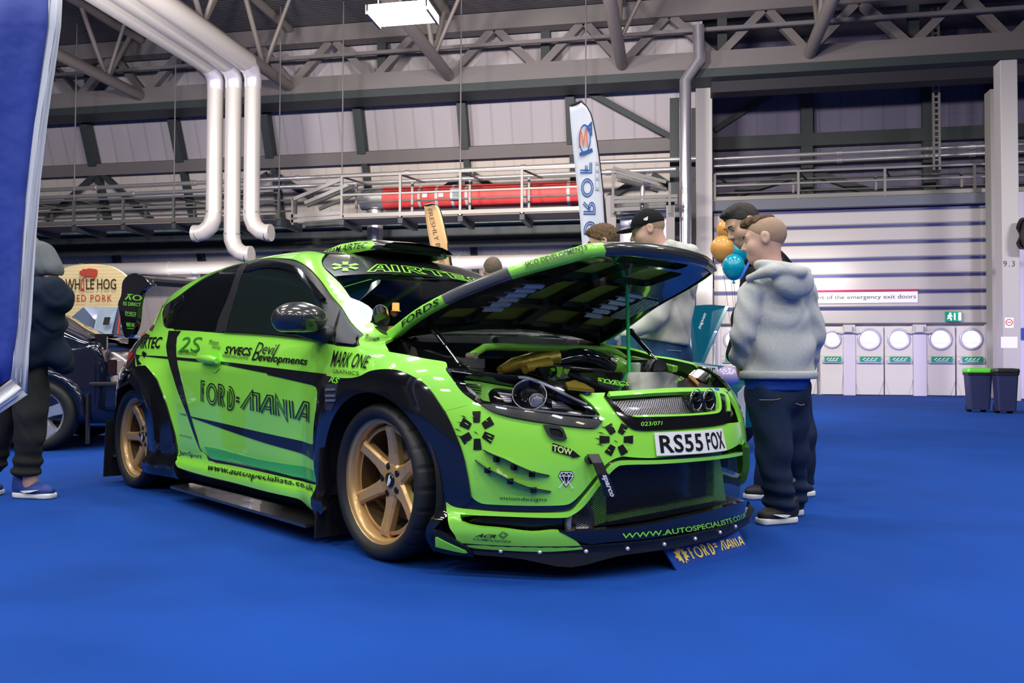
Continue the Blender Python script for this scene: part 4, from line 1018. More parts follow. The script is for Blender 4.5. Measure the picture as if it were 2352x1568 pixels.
# ------------------------------------------------------------------ front: bumper, lamps, grilles
bump_ = K('3', [(822, 478)]) + K('h', [(72, 728), (300, 672), (480, 615), (560, 650), (700, 735), (900, 800), (1150, 850), (1400, 890), (1800, 945), (2060, 968), (2130, 940), (2195, 870), (2150, 830), (2160, 770), (2060, 640), (1900, 505)]) \
    + K('4', [(300, 205), (490, 200), (480, 235), (560, 335), (640, 432), (700, 478), (800, 488), (1100, 474), (1300, 454), (1395, 432)]) + [(.765, .40, .53), (.80, .42, .46)]
bl = K('4', [(1385, 640), (1100, 668), (860, 690), (700, 686), (620, 680), (545, 705), (480, 755), (400, 850), (300, 970), (230, 1030)]) + K('s', [(1720, 235), (1300, 243), (900, 232), (640, 215), (560, 180), (500, 130), (478, 60), (472, 0)]) + K('3', [(985, 960), (960, 830), (930, 720), (890, 620), (850, 530)])
panel('front_bumper', bump_ + bl, 'F', GREEN, thick=.014, grid=.028)
# the mirrored half beyond the grille
PB = pix(bl[2:] if False else bl[3:]); PT = pix(bump_[:17])
hl = [tuple(p*MIR) for p in PT] ; lo = [tuple(p*MIR) for p in PB]
panel('front_bumper', hl + [(.79, .40, .655), (.80, .40, .53), (.815, .42, .46)] + lo, 'F', GREEN, thick=.014, grid=.03, label='far half of the green bumper')
panel('bumper_centre', [(.8, -.415, .655), (.8, -.2, .662), (.8, 0, .664), (.8, .2, .662), (.8, .415, .655), (.8, .415, .672), (.8, 0, .68), (.8, -.415, .672)], 'F', GREEN, thick=.02, off=.004, label='thin green lip above the grille')
# black recess line under the bumper and the green frame of the lower intake
panel('bumper_shadow_gap', K('s', [(210, 205), (340, 175), (520, 165), (560, 185), (640, 218), (900, 235), (1300, 246), (1720, 238), (1830, 190), (1980, 20)]) + K('4', [(300, 972), (400, 855), (480, 760), (545, 710), (620, 686), (700, 692), (860, 696), (1385, 646), (1390, 665), (860, 712), (620, 712), (560, 730), (500, 790), (420, 890), (330, 1000), (240, 1085), (200, 1100)]) + K('s', [(1600, 325), (900, 320), (500, 290), (300, 250)]), 'F', BLACK, off=-.012, thick=.012, grid=.02)
fr_o = K('s', [(165, 190), (215, 225), (300, 262), (500, 290), (900, 322), (1500, 334), (1760, 325), (1870, 285)]) + K('4', [(330, 985), (420, 875), (500, 780), (555, 728), (620, 708), (860, 706), (1500, 646)])
fr_i = K('4', [(1500, 668), (860, 735), (590, 745), (520, 800), (430, 910), (340, 1030), (280, 1090), (220, 1128)]) + K('s', [(1750, 400), (1500, 405), (1000, 390), (500, 372), (348, 375), (345, 420), (400, 475), (560, 515), (900, 548), (1300, 598), (1665, 578), (1915, 722), (1985, 805), (1500, 838), (900, 815), (480, 775), (300, 680), (270, 610), (215, 540), (185, 440), (172, 320)])
panel('lower_bumper', fr_o + fr_i, 'F', GREEN, off=.012, thick=.03, grid=.02, label='green lower bumper blade with slot')
# its far side, mirrored plainly
panel('lower_bumper', [(.8, .43, .43), (.72, .57, .30), (.66, .66, .25), (.35, .86, .25), (.28, .9, .30), (.28, .9, .26), (.40, .85, .20), (.66, .68, .215), (.74, .60, .27), (.82, .45, .415)], 'F', GREEN, off=.012, thick=.03, grid=.03, label='green frame at the far side of the intake')
panel('slot_back', K('s', [(340, 365), (900, 385), (1500, 400), (1900, 380), (1950, 560), (1665, 590), (1300, 605), (900, 555), (560, 522), (390, 480), (335, 420)]), 'F', BLACKV, off=-.05, thick=.01)
# grilles: woven mesh panels
def mesh_mat(name, wire, gap, s, rough=.35):
    m = mat(name, wire, rough, .6)
    nt = m.node_tree; b = nt.nodes['Principled BSDF']; out = nt.nodes['Material Output']
    tc = nt.nodes.new('ShaderNodeTexCoord'); sp = nt.nodes.new('ShaderNodeSeparateXYZ'); nt.links.new(tc.outputs['Object'], sp.inputs[0])
    def M(op, a, b_): 
        n = nt.nodes.new('ShaderNodeMath'); n.operation = op
        for i, v in enumerate((a, b_)):
            if v is None: continue
            if isinstance(v, (int, float)): n.inputs[i].default_value = v
            else: nt.links.new(v, n.inputs[i])
        return n.outputs[0]
    u = M('MULTIPLY', sp.outputs['Y'], s); v = M('MULTIPLY', sp.outputs['Z'], s*1.5)
    a = M('PINGPONG', M('ADD', u, v), .5); c = M('PINGPONG', M('SUBTRACT', u, v), .5)
    k = M('LESS_THAN', M('MINIMUM', a, c), gap)
    tr = nt.nodes.new('ShaderNodeBsdfTransparent'); mx = nt.nodes.new('ShaderNodeMixShader')
    nt.links.new(k, mx.inputs[0]); nt.links.new(tr.outputs[0], mx.inputs[1]); nt.links.new(b.outputs[0], mx.inputs[2]); nt.links.new(mx.outputs[0], out.inputs[0])
    return m
MESHB = mesh_mat('black_wire_mesh', (.02, .02, .022), .17, 84)
MESHS = mesh_mat('steel_wire_mesh', (.30, .29, .31), .15, 80)
gy = .40
panel('upper_grille', [(.8, -.405, .65), (.8, -.35, .60), (.8, -.30, .565), (.8, -.2, .555), (.8, 0, .552), (.8, .25, .555), (.8, .36, .57), (.8, .385, .65), (.8, 0, .66)], 'F', MESHS, off=-.018, thick=0, grid=.03)
panel('grille_back', [(.8, -.41, .66), (.8, -.30, .545), (.8, .32, .545), (.8, .40, .66)], 'F', BLACKV, off=-.07, thick=.01, smooth=False)
panel('grille_surround', K('4', [(478, 232), (555, 335), (635, 432), (700, 478), (800, 488), (1100, 474), (1300, 454), (1400, 428), (1418, 390), (1405, 215), (1380, 195), (1310, 205), (1340, 215), (1350, 330), (1320, 352), (1100, 372), (720, 382), (650, 372), (590, 320), (540, 265), (500, 235)]), 'F', BLACK, off=.006, thick=.03, grid=.02)
panel('grille_trim', K('4', [(1310, 200), (1372, 205), (1398, 232), (1412, 350), (1395, 345), (1380, 235), (1360, 222), (1335, 222), (1345, 335), (1320, 362), (1100, 382), (720, 392), (690, 388), (690, 378), (1100, 368), (1310, 346), (1328, 325), (1318, 225)]), 'F', GREEN, off=.012, thick=.02, grid=.015)
# the two trumpets in the grille
for c in K('4', [(1150, 275), (1245, 270)]):
    P = pix([c])[0]; n = grad(P[None])[0]
    mb = MB(); mb.lathe([(.040, .0), (.043, .012), (.040, .02), (.034, .01), (.028, -.04), (.001, -.05)], 28, 'x', P+n*.004); mb.build('intake_trumpet', BLACK, car)
    mb = MB(); mb.tube([P+n*.02+np.array([0, .041*math.cos(a), .041*math.sin(a)]) for a in np.linspace(0, 2*PI, 33)[:-1]], .0022, 6, closed=True); mb.build('trumpet_ring', CHROME, car)
li = K('4', [(560, 740), (860, 732), (1510, 664), (1530, 800), (1545, 900), (1525, 990), (1400, 1040), (1100, 1110), (800, 1170), (560, 1200), (380, 1222), (230, 1215), (235, 1130), (330, 1035), (430, 910), (510, 800)])
panel('lower_grille', li, 'F', MESHB, off=-.022, thick=0, grid=.03)
panel('intake_back', [(.8, -.60, .17), (.8, -.5, .30), (.8, -.40, .44), (.8, .40, .44), (.8, .55, .28), (.8, .6, .17)], 'F', BLACKV, off=-.20, thick=.01, smooth=False)
# intercooler behind the mesh with green end tanks and lettering
def intercooler():
    mb = MB(); mb.box((.62, -.36, .20), (.68, .36, .41)); ic = mb.build('intercooler', mat('cooler_core', (.025, .03, .03), .4, .5), car, bevel=.004)
    for s in (-1, 1):
        mb = MB(); mb.prism([(s*.36, .18), (s*.46, .17), (s*.43, .30), (s*.40, .40), (s*.36, .41)], 'x', .60, .72); mb.build('end_tank', GREEN, ic, bevel=.006)
    mb = MB(); mb.box((.70, -.36, .185), (.73, .36, .205)); mb.build('lower_rail', GREEN, ic)
    flat_text('stencil', 'AIRTEC', [(.683, -.24, .235), (.683, .24, .235), (.683, .24, .33), (.683, -.24, .33)], mat('stencil_green', (.10, .42, .10), .5), ic, bold=.02)
intercooler()
# fog lamp / brake duct behind mesh at the near corner
def fog():
    P = pix(K('s', [(1960, 420)]))[0]; n = grad(P[None])[0]; c = P-n*.07
    mb = MB(); mb.lathe([(.062, .0), (.070, .02), (.064, .035), (.05, .02), (.035, .0), (.001, -.01)], 30, 'x', c); mb.build('brake_duct', mat('duct_silver', (.4, .4, .42), .25, .7), car)
fog()
# splitter
def splitter():
    ang = np.linspace(rad(-69), rad(69), 41)
    def R(a, z, e):
        p = from_dom(np.array([[a, z]]), 'F')[0]; n = np.array([math.cos(a), math.sin(a), 0]); return p+n*e
    rings = []
    for a in ang:
        zb = .086-.036*math.exp(-((a+.67)/.14)**2)+.03*float(sstep(np.array((-1.05-a)/.15))); e = .004+.03*float(sstep(np.array((a-.3)/.4)))
        p0 = R(a, .14, -.30); p1 = R(a, .135, .002); p2 = R(a, .128, .010+e); p3 = R(a, .112, .006+e); p4 = R(a, .10, .006+e); p5 = p4.copy(); p5[2] = zb
        p6 = R(a, .10, -.03); p6[2] = zb; p7 = R(a, .10, -.30); p7[2] = zb
        rings.append([p0, p1, p2, p3, p4, p5, p6, p7])
    mb = MB(); mb.loft(rings, smooth=False); mb.build('front_splitter', SATIN, car)
    for px in ((1149, 1266.5), (1240, 1269), (1343, 1263), (1429, 1254), (1506, 1244), (1572, 1232), (1636, 1220), (1678, 1208)):
        p = cz(*px, .106); a = math.atan2(p[1], p[0]); q = R(a, .106, .010+.03*float(sstep(np.array((a-.3)/.4))))
        mb = MB(); mb.ball(q, .0085, 14, 8); mb.build('splitter_bolt', mat('bolt_silver', (.8, .8, .84), .3, .6), car)
splitter()
panel('splitter_deck', K('s', [(1665, 578), (2352, 540)]) + K('4', [(500, 1222), (800, 1182), (1100, 1118), (1400, 1045), (1535, 1010), (1600, 1050), (1612, 1090), (1400, 1160), (1100, 1230), (800, 1285), (500, 1310), (340, 1320)]), 'F', BLACK, off=.014, thick=.03, grid=.02)
# side blade at the splitter's end
panel('splitter_end_plate', K('s', [(10, 555), (140, 605), (300, 685), (460, 765), (520, 830), (545, 885), (480, 880), (200, 850), (0, 800), (0, 600)]), 'F', BLACKV, off=.02, thick=.02, smooth=False)
panel('end_plate_patch', K('s', [(40, 632), (60, 630), (430, 800), (450, 825), (410, 830), (40, 745)]), 'F', GREEN2, off=.023, thick=.003, smooth=False)
# flat side splitter below the sill
def side_blade():
    for s in (-1, 1):
        P = [(-1.98, s*.80, .09), (-1.98, s*.93, .085), (-1.2, s*.945, .085), (-.45, s*.96, .085), (-.45, s*.80, .09)]
        mb = MB(); mb.slab(P, (0, 0, -.014)); mb.build('side_splitter', CARBON, car)
side_blade()
# floor pan and wheel housings keep light from leaking through
mb = MB(); mb.box((-3.2, -.74, .09), (.30, .74, .12)); mb.build('floor_pan', DARK, car)
mb = MB()
for s in (-1, 1):
    mb.box((-.50, s*.80-.01, .12), (-.47, s*.80+.01, .8))
mb.box((-.52, -.80, .12), (-.50, .80, .80)); mb.build('bulkhead', DARK, car)
for xc in (0, -WB):
    for s in (-1, 1):
        mb = MB(); rg = []
        for y in (s*.60, s*.90): rg.append([(xc+.37*math.cos(a), y, HUBZ+.375*math.sin(a)) for a in np.linspace(rad(-15), rad(195), 24)])
        mb.add(rg[0]+rg[1], [(i, i+1, 24+i+1, 24+i) for i in range(23)], True); mb.add(rg[0], [tuple(range(24))])
        mb.build('wheel_housing', DARK, car)
# ------------------------------------------------------------------ wheels
def make_wheel(parent, loc, phase, steer=0.0, caliper=True):
    h = bpy.data.objects.new('wheel', None); link(h, parent); h.location = loc; h.rotation_euler = (0, 0, steer)
    # local frame: axis y, the outer face looks to -y, lip plane y = 0
    mb = MB(); mb.lathe([(.2525, 0), (.2535, .006), (.2475, .012), (.238, .014), (.230, .020), (.226, .045), (.222, .10), (.222, .20), (.250, .235), (.246, .235), (.216, .20), (.216, .05), (.20, .05)], 72, 'y')
    mb.build('rim', GOLD, h, bevel=0)
    # tyre with sipes cut across the tread
    prof = [(.246, .004), (.258, -.010), (.275, -.018), (.292, -.014), (.303, .0), (.309, .020), (.310, .05), (.310, .095), (.305, .098), (.305, .108), (.310, .111), (.310, .15), (.305, .153), (.305, .163), (.310, .166), (.309, .21), (.300, .235), (.275, .248), (.25, .235)]
    n = 216; V = []; F = []
    for (r, y) in prof:
        for k in range(n):
            rr = r-(.006 if (k % 9 == 0 and r > .300 and -.005 < y < .25) else 0); a = 2*PI*k/n
            V.append((rr*math.cos(a), y, rr*math.sin(a)))
    m = len(prof)
    for i in range(m-1):
        for k in range(n): F.append((i*n+k, i*n+(k+1) % n, (i+1)*n+(k+1) % n, (i+1)*n+k))
    mb = MB(); mb.add(V, F, True); mb.build('tyre', RUBBER, h)
    # six spokes with chamfered faces
    for k in range(6):
        a = rad(phase+60*k); ca, sa = math.cos(a), math.sin(a); rings = []
        for (r, w, yf, yb) in ((.035, .075, .062, .10), (.075, .072, .060, .10), (.11, .060, .056, .094), (.16, .056, .046, .086), (.20, .056, .034, .078), (.214, .060, .034, .075), (.226, .066, .048, .075)):
            ring = []
            for (u, y) in ((-w/2, yb), (-w/2, yf+.012), (-w/2+.010, yf), (w/2-.010, yf), (w/2, yf+.012), (w/2, yb)):
                ring.append((r*ca-u*sa, y, r*sa+u*ca))
            rings.append(ring)
        mb = MB(); mb.loft(rings, smooth=False); mb.build('spoke', GOLD, h, bevel=.003)
    mb = MB(); mb.lathe([(.001, .058), (.060, .058), (.074, .066), (.078, .09), (.078, .12)], 48, 'y'); mb.build('hub', GOLD, h)
    mb = MB(); mb.lathe([(.001, .050), (.026, .050), (.031, .054), (.031, .07)], 32, 'y'); cap = mb.build('centre_cap', BLACK, h)
    mb = MB(); mb.add([(.004, .0485, .022), (.014, .0485, .022), (.002, .0485, -.022), (-.010, .0485, -.022)], [(0, 1, 2, 3)]); mb.add([(.014, .0485, .012), (.019, .0485, .004), (.010, .0485, -.016), (.004, .0485, -.008)], [(0, 1, 2, 3)])
    mb.build('cap_mark', WHITE, cap)
    for k in range(5):
        a = rad(phase+20+72*k); c = (.056*math.cos(a), .04, .056*math.sin(a))
        mb = MB(); mb.lathe([(.0135, .026), (.0135, .016), (.010, .014), (.008, .03), (.001, .03)], 16, 'y', c); mb.lathe([(.001, .013), (.009, .013), (.009, .03)], 6, 'y', c, smooth=False)
        mb.build('wheel_nut', mat('nut_dark', (.06, .05, .045), .35, .8), h)
    mb = MB(); mb.lathe([(.05, .135), (.165, .135), (.167, .14), (.167, .155), (.165, .16), (.05, .16)], 64, 'y'); mb.build('brake_disc', mat('disc_steel', (.35, .35, .38), .3, .9), h)
    if caliper:
        mb = MB(); P = []
        for r, lst in ((.108, range(-48, 49, 6)), (.207, range(34, -35, -6))):
            for d in lst: P.append((r*math.cos(rad(d+2)), r*math.sin(rad(d+2))))
        mb.prism(P, 'y', .098, .132); c = mb.build('brake_caliper', GREEN, h, bevel=.006)
        for d in (-18, 20): mb = MB(); mb.lathe([(.001, .094), (.017, .094), (.019, .099)], 18, 'y', (.155*math.cos(rad(d)), 0, .178*math.sin(rad(d)))); mb.build('piston_cap', GREEN2, c)
    mb = MB(); mb.lathe([(.001, .165), (.2, .165)], 40, 'y'); mb.build('brake_shield', DARK, h)
    return h
w1 = make_wheel(car, (0, -.90, HUBZ), 85, rad(-1.5))
w2 = make_wheel(car, (-WB, -.90, HUBZ), 2, 0)
for x, st in ((0, 0), (-WB, 0)):
    w = copy_tree(w1, car); w.location = (x, .90, HUBZ); w.rotation_euler = (0, 0, PI)
# mud flaps
for x, z1, nm in ((-.385, .42, 0), (-3.02, .40, 1)):
    for s in (-1, 1):
        mb = MB(); mb.slab([(x, s*.67, .035), (x-.01, s*.95, .035), (x+.02, s*.95, z1), (x+.02, s*.67, z1)], (.012, 0, 0)); mb.build('mud_flap', SATIN, car)
# ------------------------------------------------------------------ headlamps
def headlamp():
    out = K('h', [(85, 165), (85, 140), (110, 115), (300, 130), (600, 170), (900, 205), (1150, 212), (1260, 235), (1480, 310), (1650, 400), (1850, 510), (1990, 610), (2080, 680), (2150, 770), (2155, 820), (2100, 830), (1700, 790), (1300, 735), (900, 670), (640, 620), (520, 600), (420, 530), (300, 440), (170, 280)])
    h = panel('headlamp', out, 'F', BLACK, off=-.085, thick=.01, grid=.025)
    out3 = [tuple(p) for p in pix(out)]
    # the bezel round the lamp, inside the clear cover
    inn = K('h', [(130, 170), (300, 190), (600, 235), (1000, 285), (1180, 285), (1420, 370), (1650, 490), (1900, 620), (2010, 690), (1990, 720), (1600, 680), (1300, 660), (900, 610), (660, 590), (540, 560), (430, 480), (300, 370), (190, 260)])
    panel('lamp_bezel', out, 'F', BLACK, h, off=-.010, thick=.05, grid=.02, holes=[inn])
    # green inner wing with ribs, seen through the cover
    panel('lamp_inner_shroud', K('h', [(290, 230), (500, 240), (1000, 300), (1010, 330), (740, 330), (660, 370), (615, 440), (640, 560), (660, 590), (600, 590), (440, 450), (340, 330)]), 'F', GREEN, h, off=-.05, thick=.006, grid=.02)
    for k in range(4):
        y = 300+k*42; x = 300+k*45; panel('shroud_rib', K('h', [(x, y), (515, y+18), (530, y+30), (x+30, y+18)]), 'F', BLACK, h, off=-.042, thick=.004, smooth=False)
    panel('indicator', K('h', [(320, 350), (400, 400), (500, 520), (530, 575), (480, 560), (380, 460)]), 'F', mat('indicator_silver', (.6, .6, .68), .2, .6), h, off=-.035, thick=.004)
    def sph(cpx, r, d): P = pix(K('h', [cpx]))[0]; n = grad(P[None])[0]; return P-n*d, n
    c, n = sph((1215, 480), .075, .055); u = np.array([n[1], -n[0], 0]); u /= np.linalg.norm(u); v = np.cross(n, u)
    if v[2] < 0: v = -v
    def disc(nm, c, prof, m, par, k=32):
        """turned piece whose axis is the surface normal"""
        V = []; F = []
        for r, d in prof:
            for i in range(k): a = 2*PI*i/k; V.append(c+n*d+(u*math.cos(a)+v*math.sin(a))*r)
        for j in range(len(prof)-1):
            for i in range(k): F.append((j*k+i, j*k+(i+1) % k, (j+1)*k+(i+1) % k, (j+1)*k+i))
        mb = MB(); mb.add(V, F, True); return mb.build(nm, m, par)
    pr = disc('projector', c, [(.060, .03), (.064, .036), (.061, .04), (.052, .012), (.035, -.01), (.001, -.015)], mat('lamp_bowl', (.03, .03, .035), .12, .6), h)
    disc('projector_ring', c, [(.0625, .036), (.0655, .041), (.062, .044), (.060, .038)], CHROME, pr)
    c2, _ = sph((1325, 545), .03, .03)
    disc('projector_lens', c2, [(.001, .024), (.012, .021), (.021, .012), (.025, 0), (.026, -.01)], mat('lens_glass', (.5, .52, .6), .02, .3, 1.0, trans=.3), pr)
    disc('lens_ring', c2, [(.026, -.01), (.028, .004), (.030, .004), (.030, -.012)], CHROME, pr)
    for pts, nm in (([(770, 430), (960, 450), (960, 560), (860, 560)], 'reflector'), ([(1545, 500), (1690, 520), (1880, 665), (1540, 650)], 'reflector')):
        panel(nm, K('h', pts), 'F', mat_wave('reflector_flutes', (.22, .22, .27), (.62, .62, .7), 40, 'Z', .2, .8), h, off=-.045, thick=.004, smooth=False)
    panel('lamp_brow', K('h', [(760, 415), (1030, 425), (1030, 450), (990, 460), (780, 440)]), 'F', ALU, h, off=-.04, thick=.006)
    panel('light_strip', K('h', [(1060, 235), (1200, 250), (1450, 340), (1700, 465), (2000, 615), (1990, 635), (1680, 490), (1440, 370), (1190, 280), (1080, 262)]), 'F', mat('light_strip', (.55, .55, .58), .2, .4), h, off=-.006, thick=.008, grid=.015)
    panel('lamp_lower_strip', K('h', [(860, 640), (1300, 700), (1850, 760), (2130, 790), (2140, 800), (1850, 785), (1300, 725), (860, 662)]), 'F', mat('lower_strip', (.25, .25, .30), .25, .5), h, off=-.004, thick=.006, grid=.015)
    cov = panel('clear_cover', out, 'F', mat('lamp_cover', (.95, .95, .97), .02, 0, 0, .5, trans=1.0, ior=1.05), h, off=.002, thick=.003, grid=.03)
    # carbon strip underneath
    panel('lamp_lower_trim', K('h', [(560, 640), (640, 640), (900, 690), (1300, 750), (1700, 805), (2100, 850), (2195, 868), (2130, 940), (2060, 962), (1800, 940), (1400, 885), (1150, 845), (900, 795), (700, 730)]), 'F', CARBON, off=.010, thick=.014, grid=.02)
    # the far lamp
    m = panel('headlamp', [tuple(np.array(p)*MIR) for p in out3], 'F', BLACK, off=-.02, thick=.05, grid=.04)
    panel('clear_cover', [tuple(np.array(p)*MIR) for p in out3], 'F', mat('far_lamp_smoke', (.02, .02, .025), .05, 0, 1), m, off=.0, thick=.003, grid=.04)
headlamp()
# washer duct, tow arrow, number plate
def washer():
    o = panel('brake_vent', K('4', [(22, 445), (130, 450), (172, 475), (200, 545), (185, 552), (100, 545), (60, 520), (40, 490)]), 'F', CARBON, off=.014, thick=.02, grid=.012, holes=[K('4', [(68, 470), (140, 478), (165, 500), (172, 535), (150, 538), (90, 525), (74, 500)])])
    panel('vent_well', K('4', [(60, 462), (145, 470), (175, 500), (180, 545), (140, 545), (80, 530), (66, 500)]), 'F', BLACKV, o, off=.002, thick=.002)
washer()
PLATEM = mat('plate_white', (.80, .79, .80), .35, coat=.3)
pq = [(-.262, .418), (.262, .418), (.262, .528), (-.262, .528)]
def plate():
    P0 = pix([(1504, 1046), (1664, 1033), (1653, 983), (1498, 993)])
    xs = .012; V = []; n = 16
    bl, br, tr, tl = [p+np.array([xs, 0, 0]) for p in P0]
    mb = MB(); g = []
    for i in range(n+1):
        t = i/n; a = bl*(1-t)+br*t; b = tl*(1-t)+tr*t; bow = .028*(1-(2*t-1)**2)
        g.append((a+[bow, 0, 0], b+[bow, 0, 0]))
    V = [p for a, b in g for p in (a, b)]+[p-np.array([.004, 0, 0]) for a, b in g for p in (a, b)]
    F = [(2*i, 2*i+2, 2*i+3, 2*i+1) for i in range(n)]; m = 2*(n+1)
    F += [(m+2*i, m+2*i+1, m+2*i+3, m+2*i+2) for i in range(n)]+[(2*i, m+2*i, m+2*i+2, 2*i+2) for i in range(n)]+[(2*i+1, 2*i+3, m+2*i+3, m+2*i+1) for i in range(n)]+[(0, 1, m+1, m), (2*n, m+2*n, m+2*n+1, 2*n+1)]
    mb.add(V, F); o = mb.build('number_plate', PLATEM, car)
    # characters bent with the plate
    for word, t0, t1 in (('RS55', .035, .565), ('FOX', .63, .965)):
      T, Fc, _ = text2d(word, bold=.022, spacing=1.08); mb = MB(); P = []
      for u, w in T:
        t = t0+u*(t1-t0); h = .11+w*.78; bow = .028*(1-(2*t-1)**2)
        a = bl*(1-t)+br*t; b = tl*(1-t)+tr*t; P.append(a*(1-h)+b*h+np.array([bow+.0016, 0, 0]))
      mb.add(P, Fc); mb.build('plate_characters', BLACKV, o, fix=False)
plate()
# canards with brackets
def canard(pts, br):
    P = pix(K('3', pts)); N = grad(P); up = np.array([0, 0, 1.0]); n = len(P); V = []; F = []
    for i, (p, q) in enumerate(zip(P, N)):
        t = i/(n-1); w = .055*math.sin(PI*min(max(t*.92+.06, 0), 1))**.7
        V += [p-q*.004, p+q*w+up*.012*math.sin(PI*t), p+q*w+up*(.012*math.sin(PI*t)-.004), p-q*.004-up*.004]
    for i in range(n-1):
        for k in range(4): F.append((4*i+k, 4*i+(k+1) % 4, 4*i+4+(k+1) % 4, 4*i+4+k))
    F += [(0, 1, 2, 3), tuple(range(4*n-4, 4*n))]
    mb = MB(); mb.add(V, F); o = mb.build('canard', CARBON, car)
    for b in br:
        p = pix(K('3', [b]))[0]; q = grad(p[None])[0]; mb = MB()
        mb.box(p+q*.010-[.008, .008, .010], p+q*.010+[.008, .008, .010]); mb.build('canard_bracket', BLACKV, o)
canard([(1080, 730), (1150, 768), (1230, 805), (1310, 845), (1400, 880), (1515, 900)], [(1165, 795), (1280, 848), (1400, 893)])
canard([(1028, 798), (1100, 848), (1180, 893), (1270, 940), (1370, 978), (1525, 1006)], [(1107, 867), (1257, 940), (1410, 998)])
# tow strap
def strap():
    P = pix(K('4', [(365, 700)]))[0]; n = grad(P[None])[0]
    mb = MB(); mb.tube([P-n*.02, P+n*.035], .016, 16); t = mb.build('tow_eye', SATIN, car)
    pts = K('4', [(375, 660), (400, 720), (430, 800), (470, 900), (490, 955)]); pp = pix(pts); nn = grad(pp); side = np.array([-nn[0][1], nn[0][0], 0]); side /= np.linalg.norm(side)
    offs = [.035, .05, .055, .055, .05]; rings = []
    for p, q, o, w in zip(pp, nn, offs, (.022, .020, .020, .022, .022)):
        c = p+q*o; d = side*w; rings.append([c-d-q*.004, c+d-q*.004, c+d+q*.004, c-d+q*.004])
    mb = MB(); mb.loft(rings, smooth=False); s = mb.build('tow_strap', SATIN, car, bevel=.003)
    a, b = pp[2]+nn[2]*.060, pp[4]+nn[4]*.056; d = side*.014
    mb = MB(); rings = [[c-d*1.5, c+d*1.5, c+d*1.5+nn[2]*.003, c-d*1.5+nn[2]*.003] for c in (a-(b-a)*.05, b)]; mb.loft(rings, smooth=False); mb.build('strap_sleeve', BLACKV, s)
    k = nn[2]*.0045; flat_text('strap_word', 'sparco', [a+d*.75+k, b+d*.75+k+(a-b)*.1, b-d*.75+k+(a-b)*.1, a-d*.75+k] if np.dot(np.cross(b-a, -d), nn[2]) > 0 else [a-d*.75+k, b-d*.75+k, b+d*.75+k, a+d*.75+k], WHITE, s, off=.0, bold=.03)
strap()
# door mirror
def mirror_():
    c0 = cy(*K('1', [(1745, 770)])[0], -.98); c = np.array(c0)
    def f(P):
        q = P-c
        a = sd_ell(q, (0, 0, .0), (.085, .112, .075)); b = sd_ell(q, (.015, 0, .012), (.10, .120, .062))
        d = smin(a, b, .03); d = smax(d, -(q[:, 0]+.055), .012)       # flat rear where the glass sits
        return smax(d, -(q[:, 2]+.050), .012)
    net_obj('mirror_cap', f, c-.16, c+.16, .008, CARBON, car)
    mb = MB(); mb.lathe([(.001, .0), (.055, .0), (.058, .004)], 28, 'x', c+np.array([-.057, 0, 0]), sx=1.6); o = mb.build('mirror_glass', CHROME, car)
    a = cy(*K('1', [(1650, 850)])[0], -.98); b = pix(K('1', [(2020, 900)]))[0]
    def arm(P):
        d = sd_cap(P, a+np.array([0, .02, .01]), b+np.array([0, -.01, .0]), .028, .042); return d
    net_obj('mirror_arm', arm, np.minimum(a, b)-.08, np.maximum(a, b)+.08, .009, SATIN, car)
mirror_()
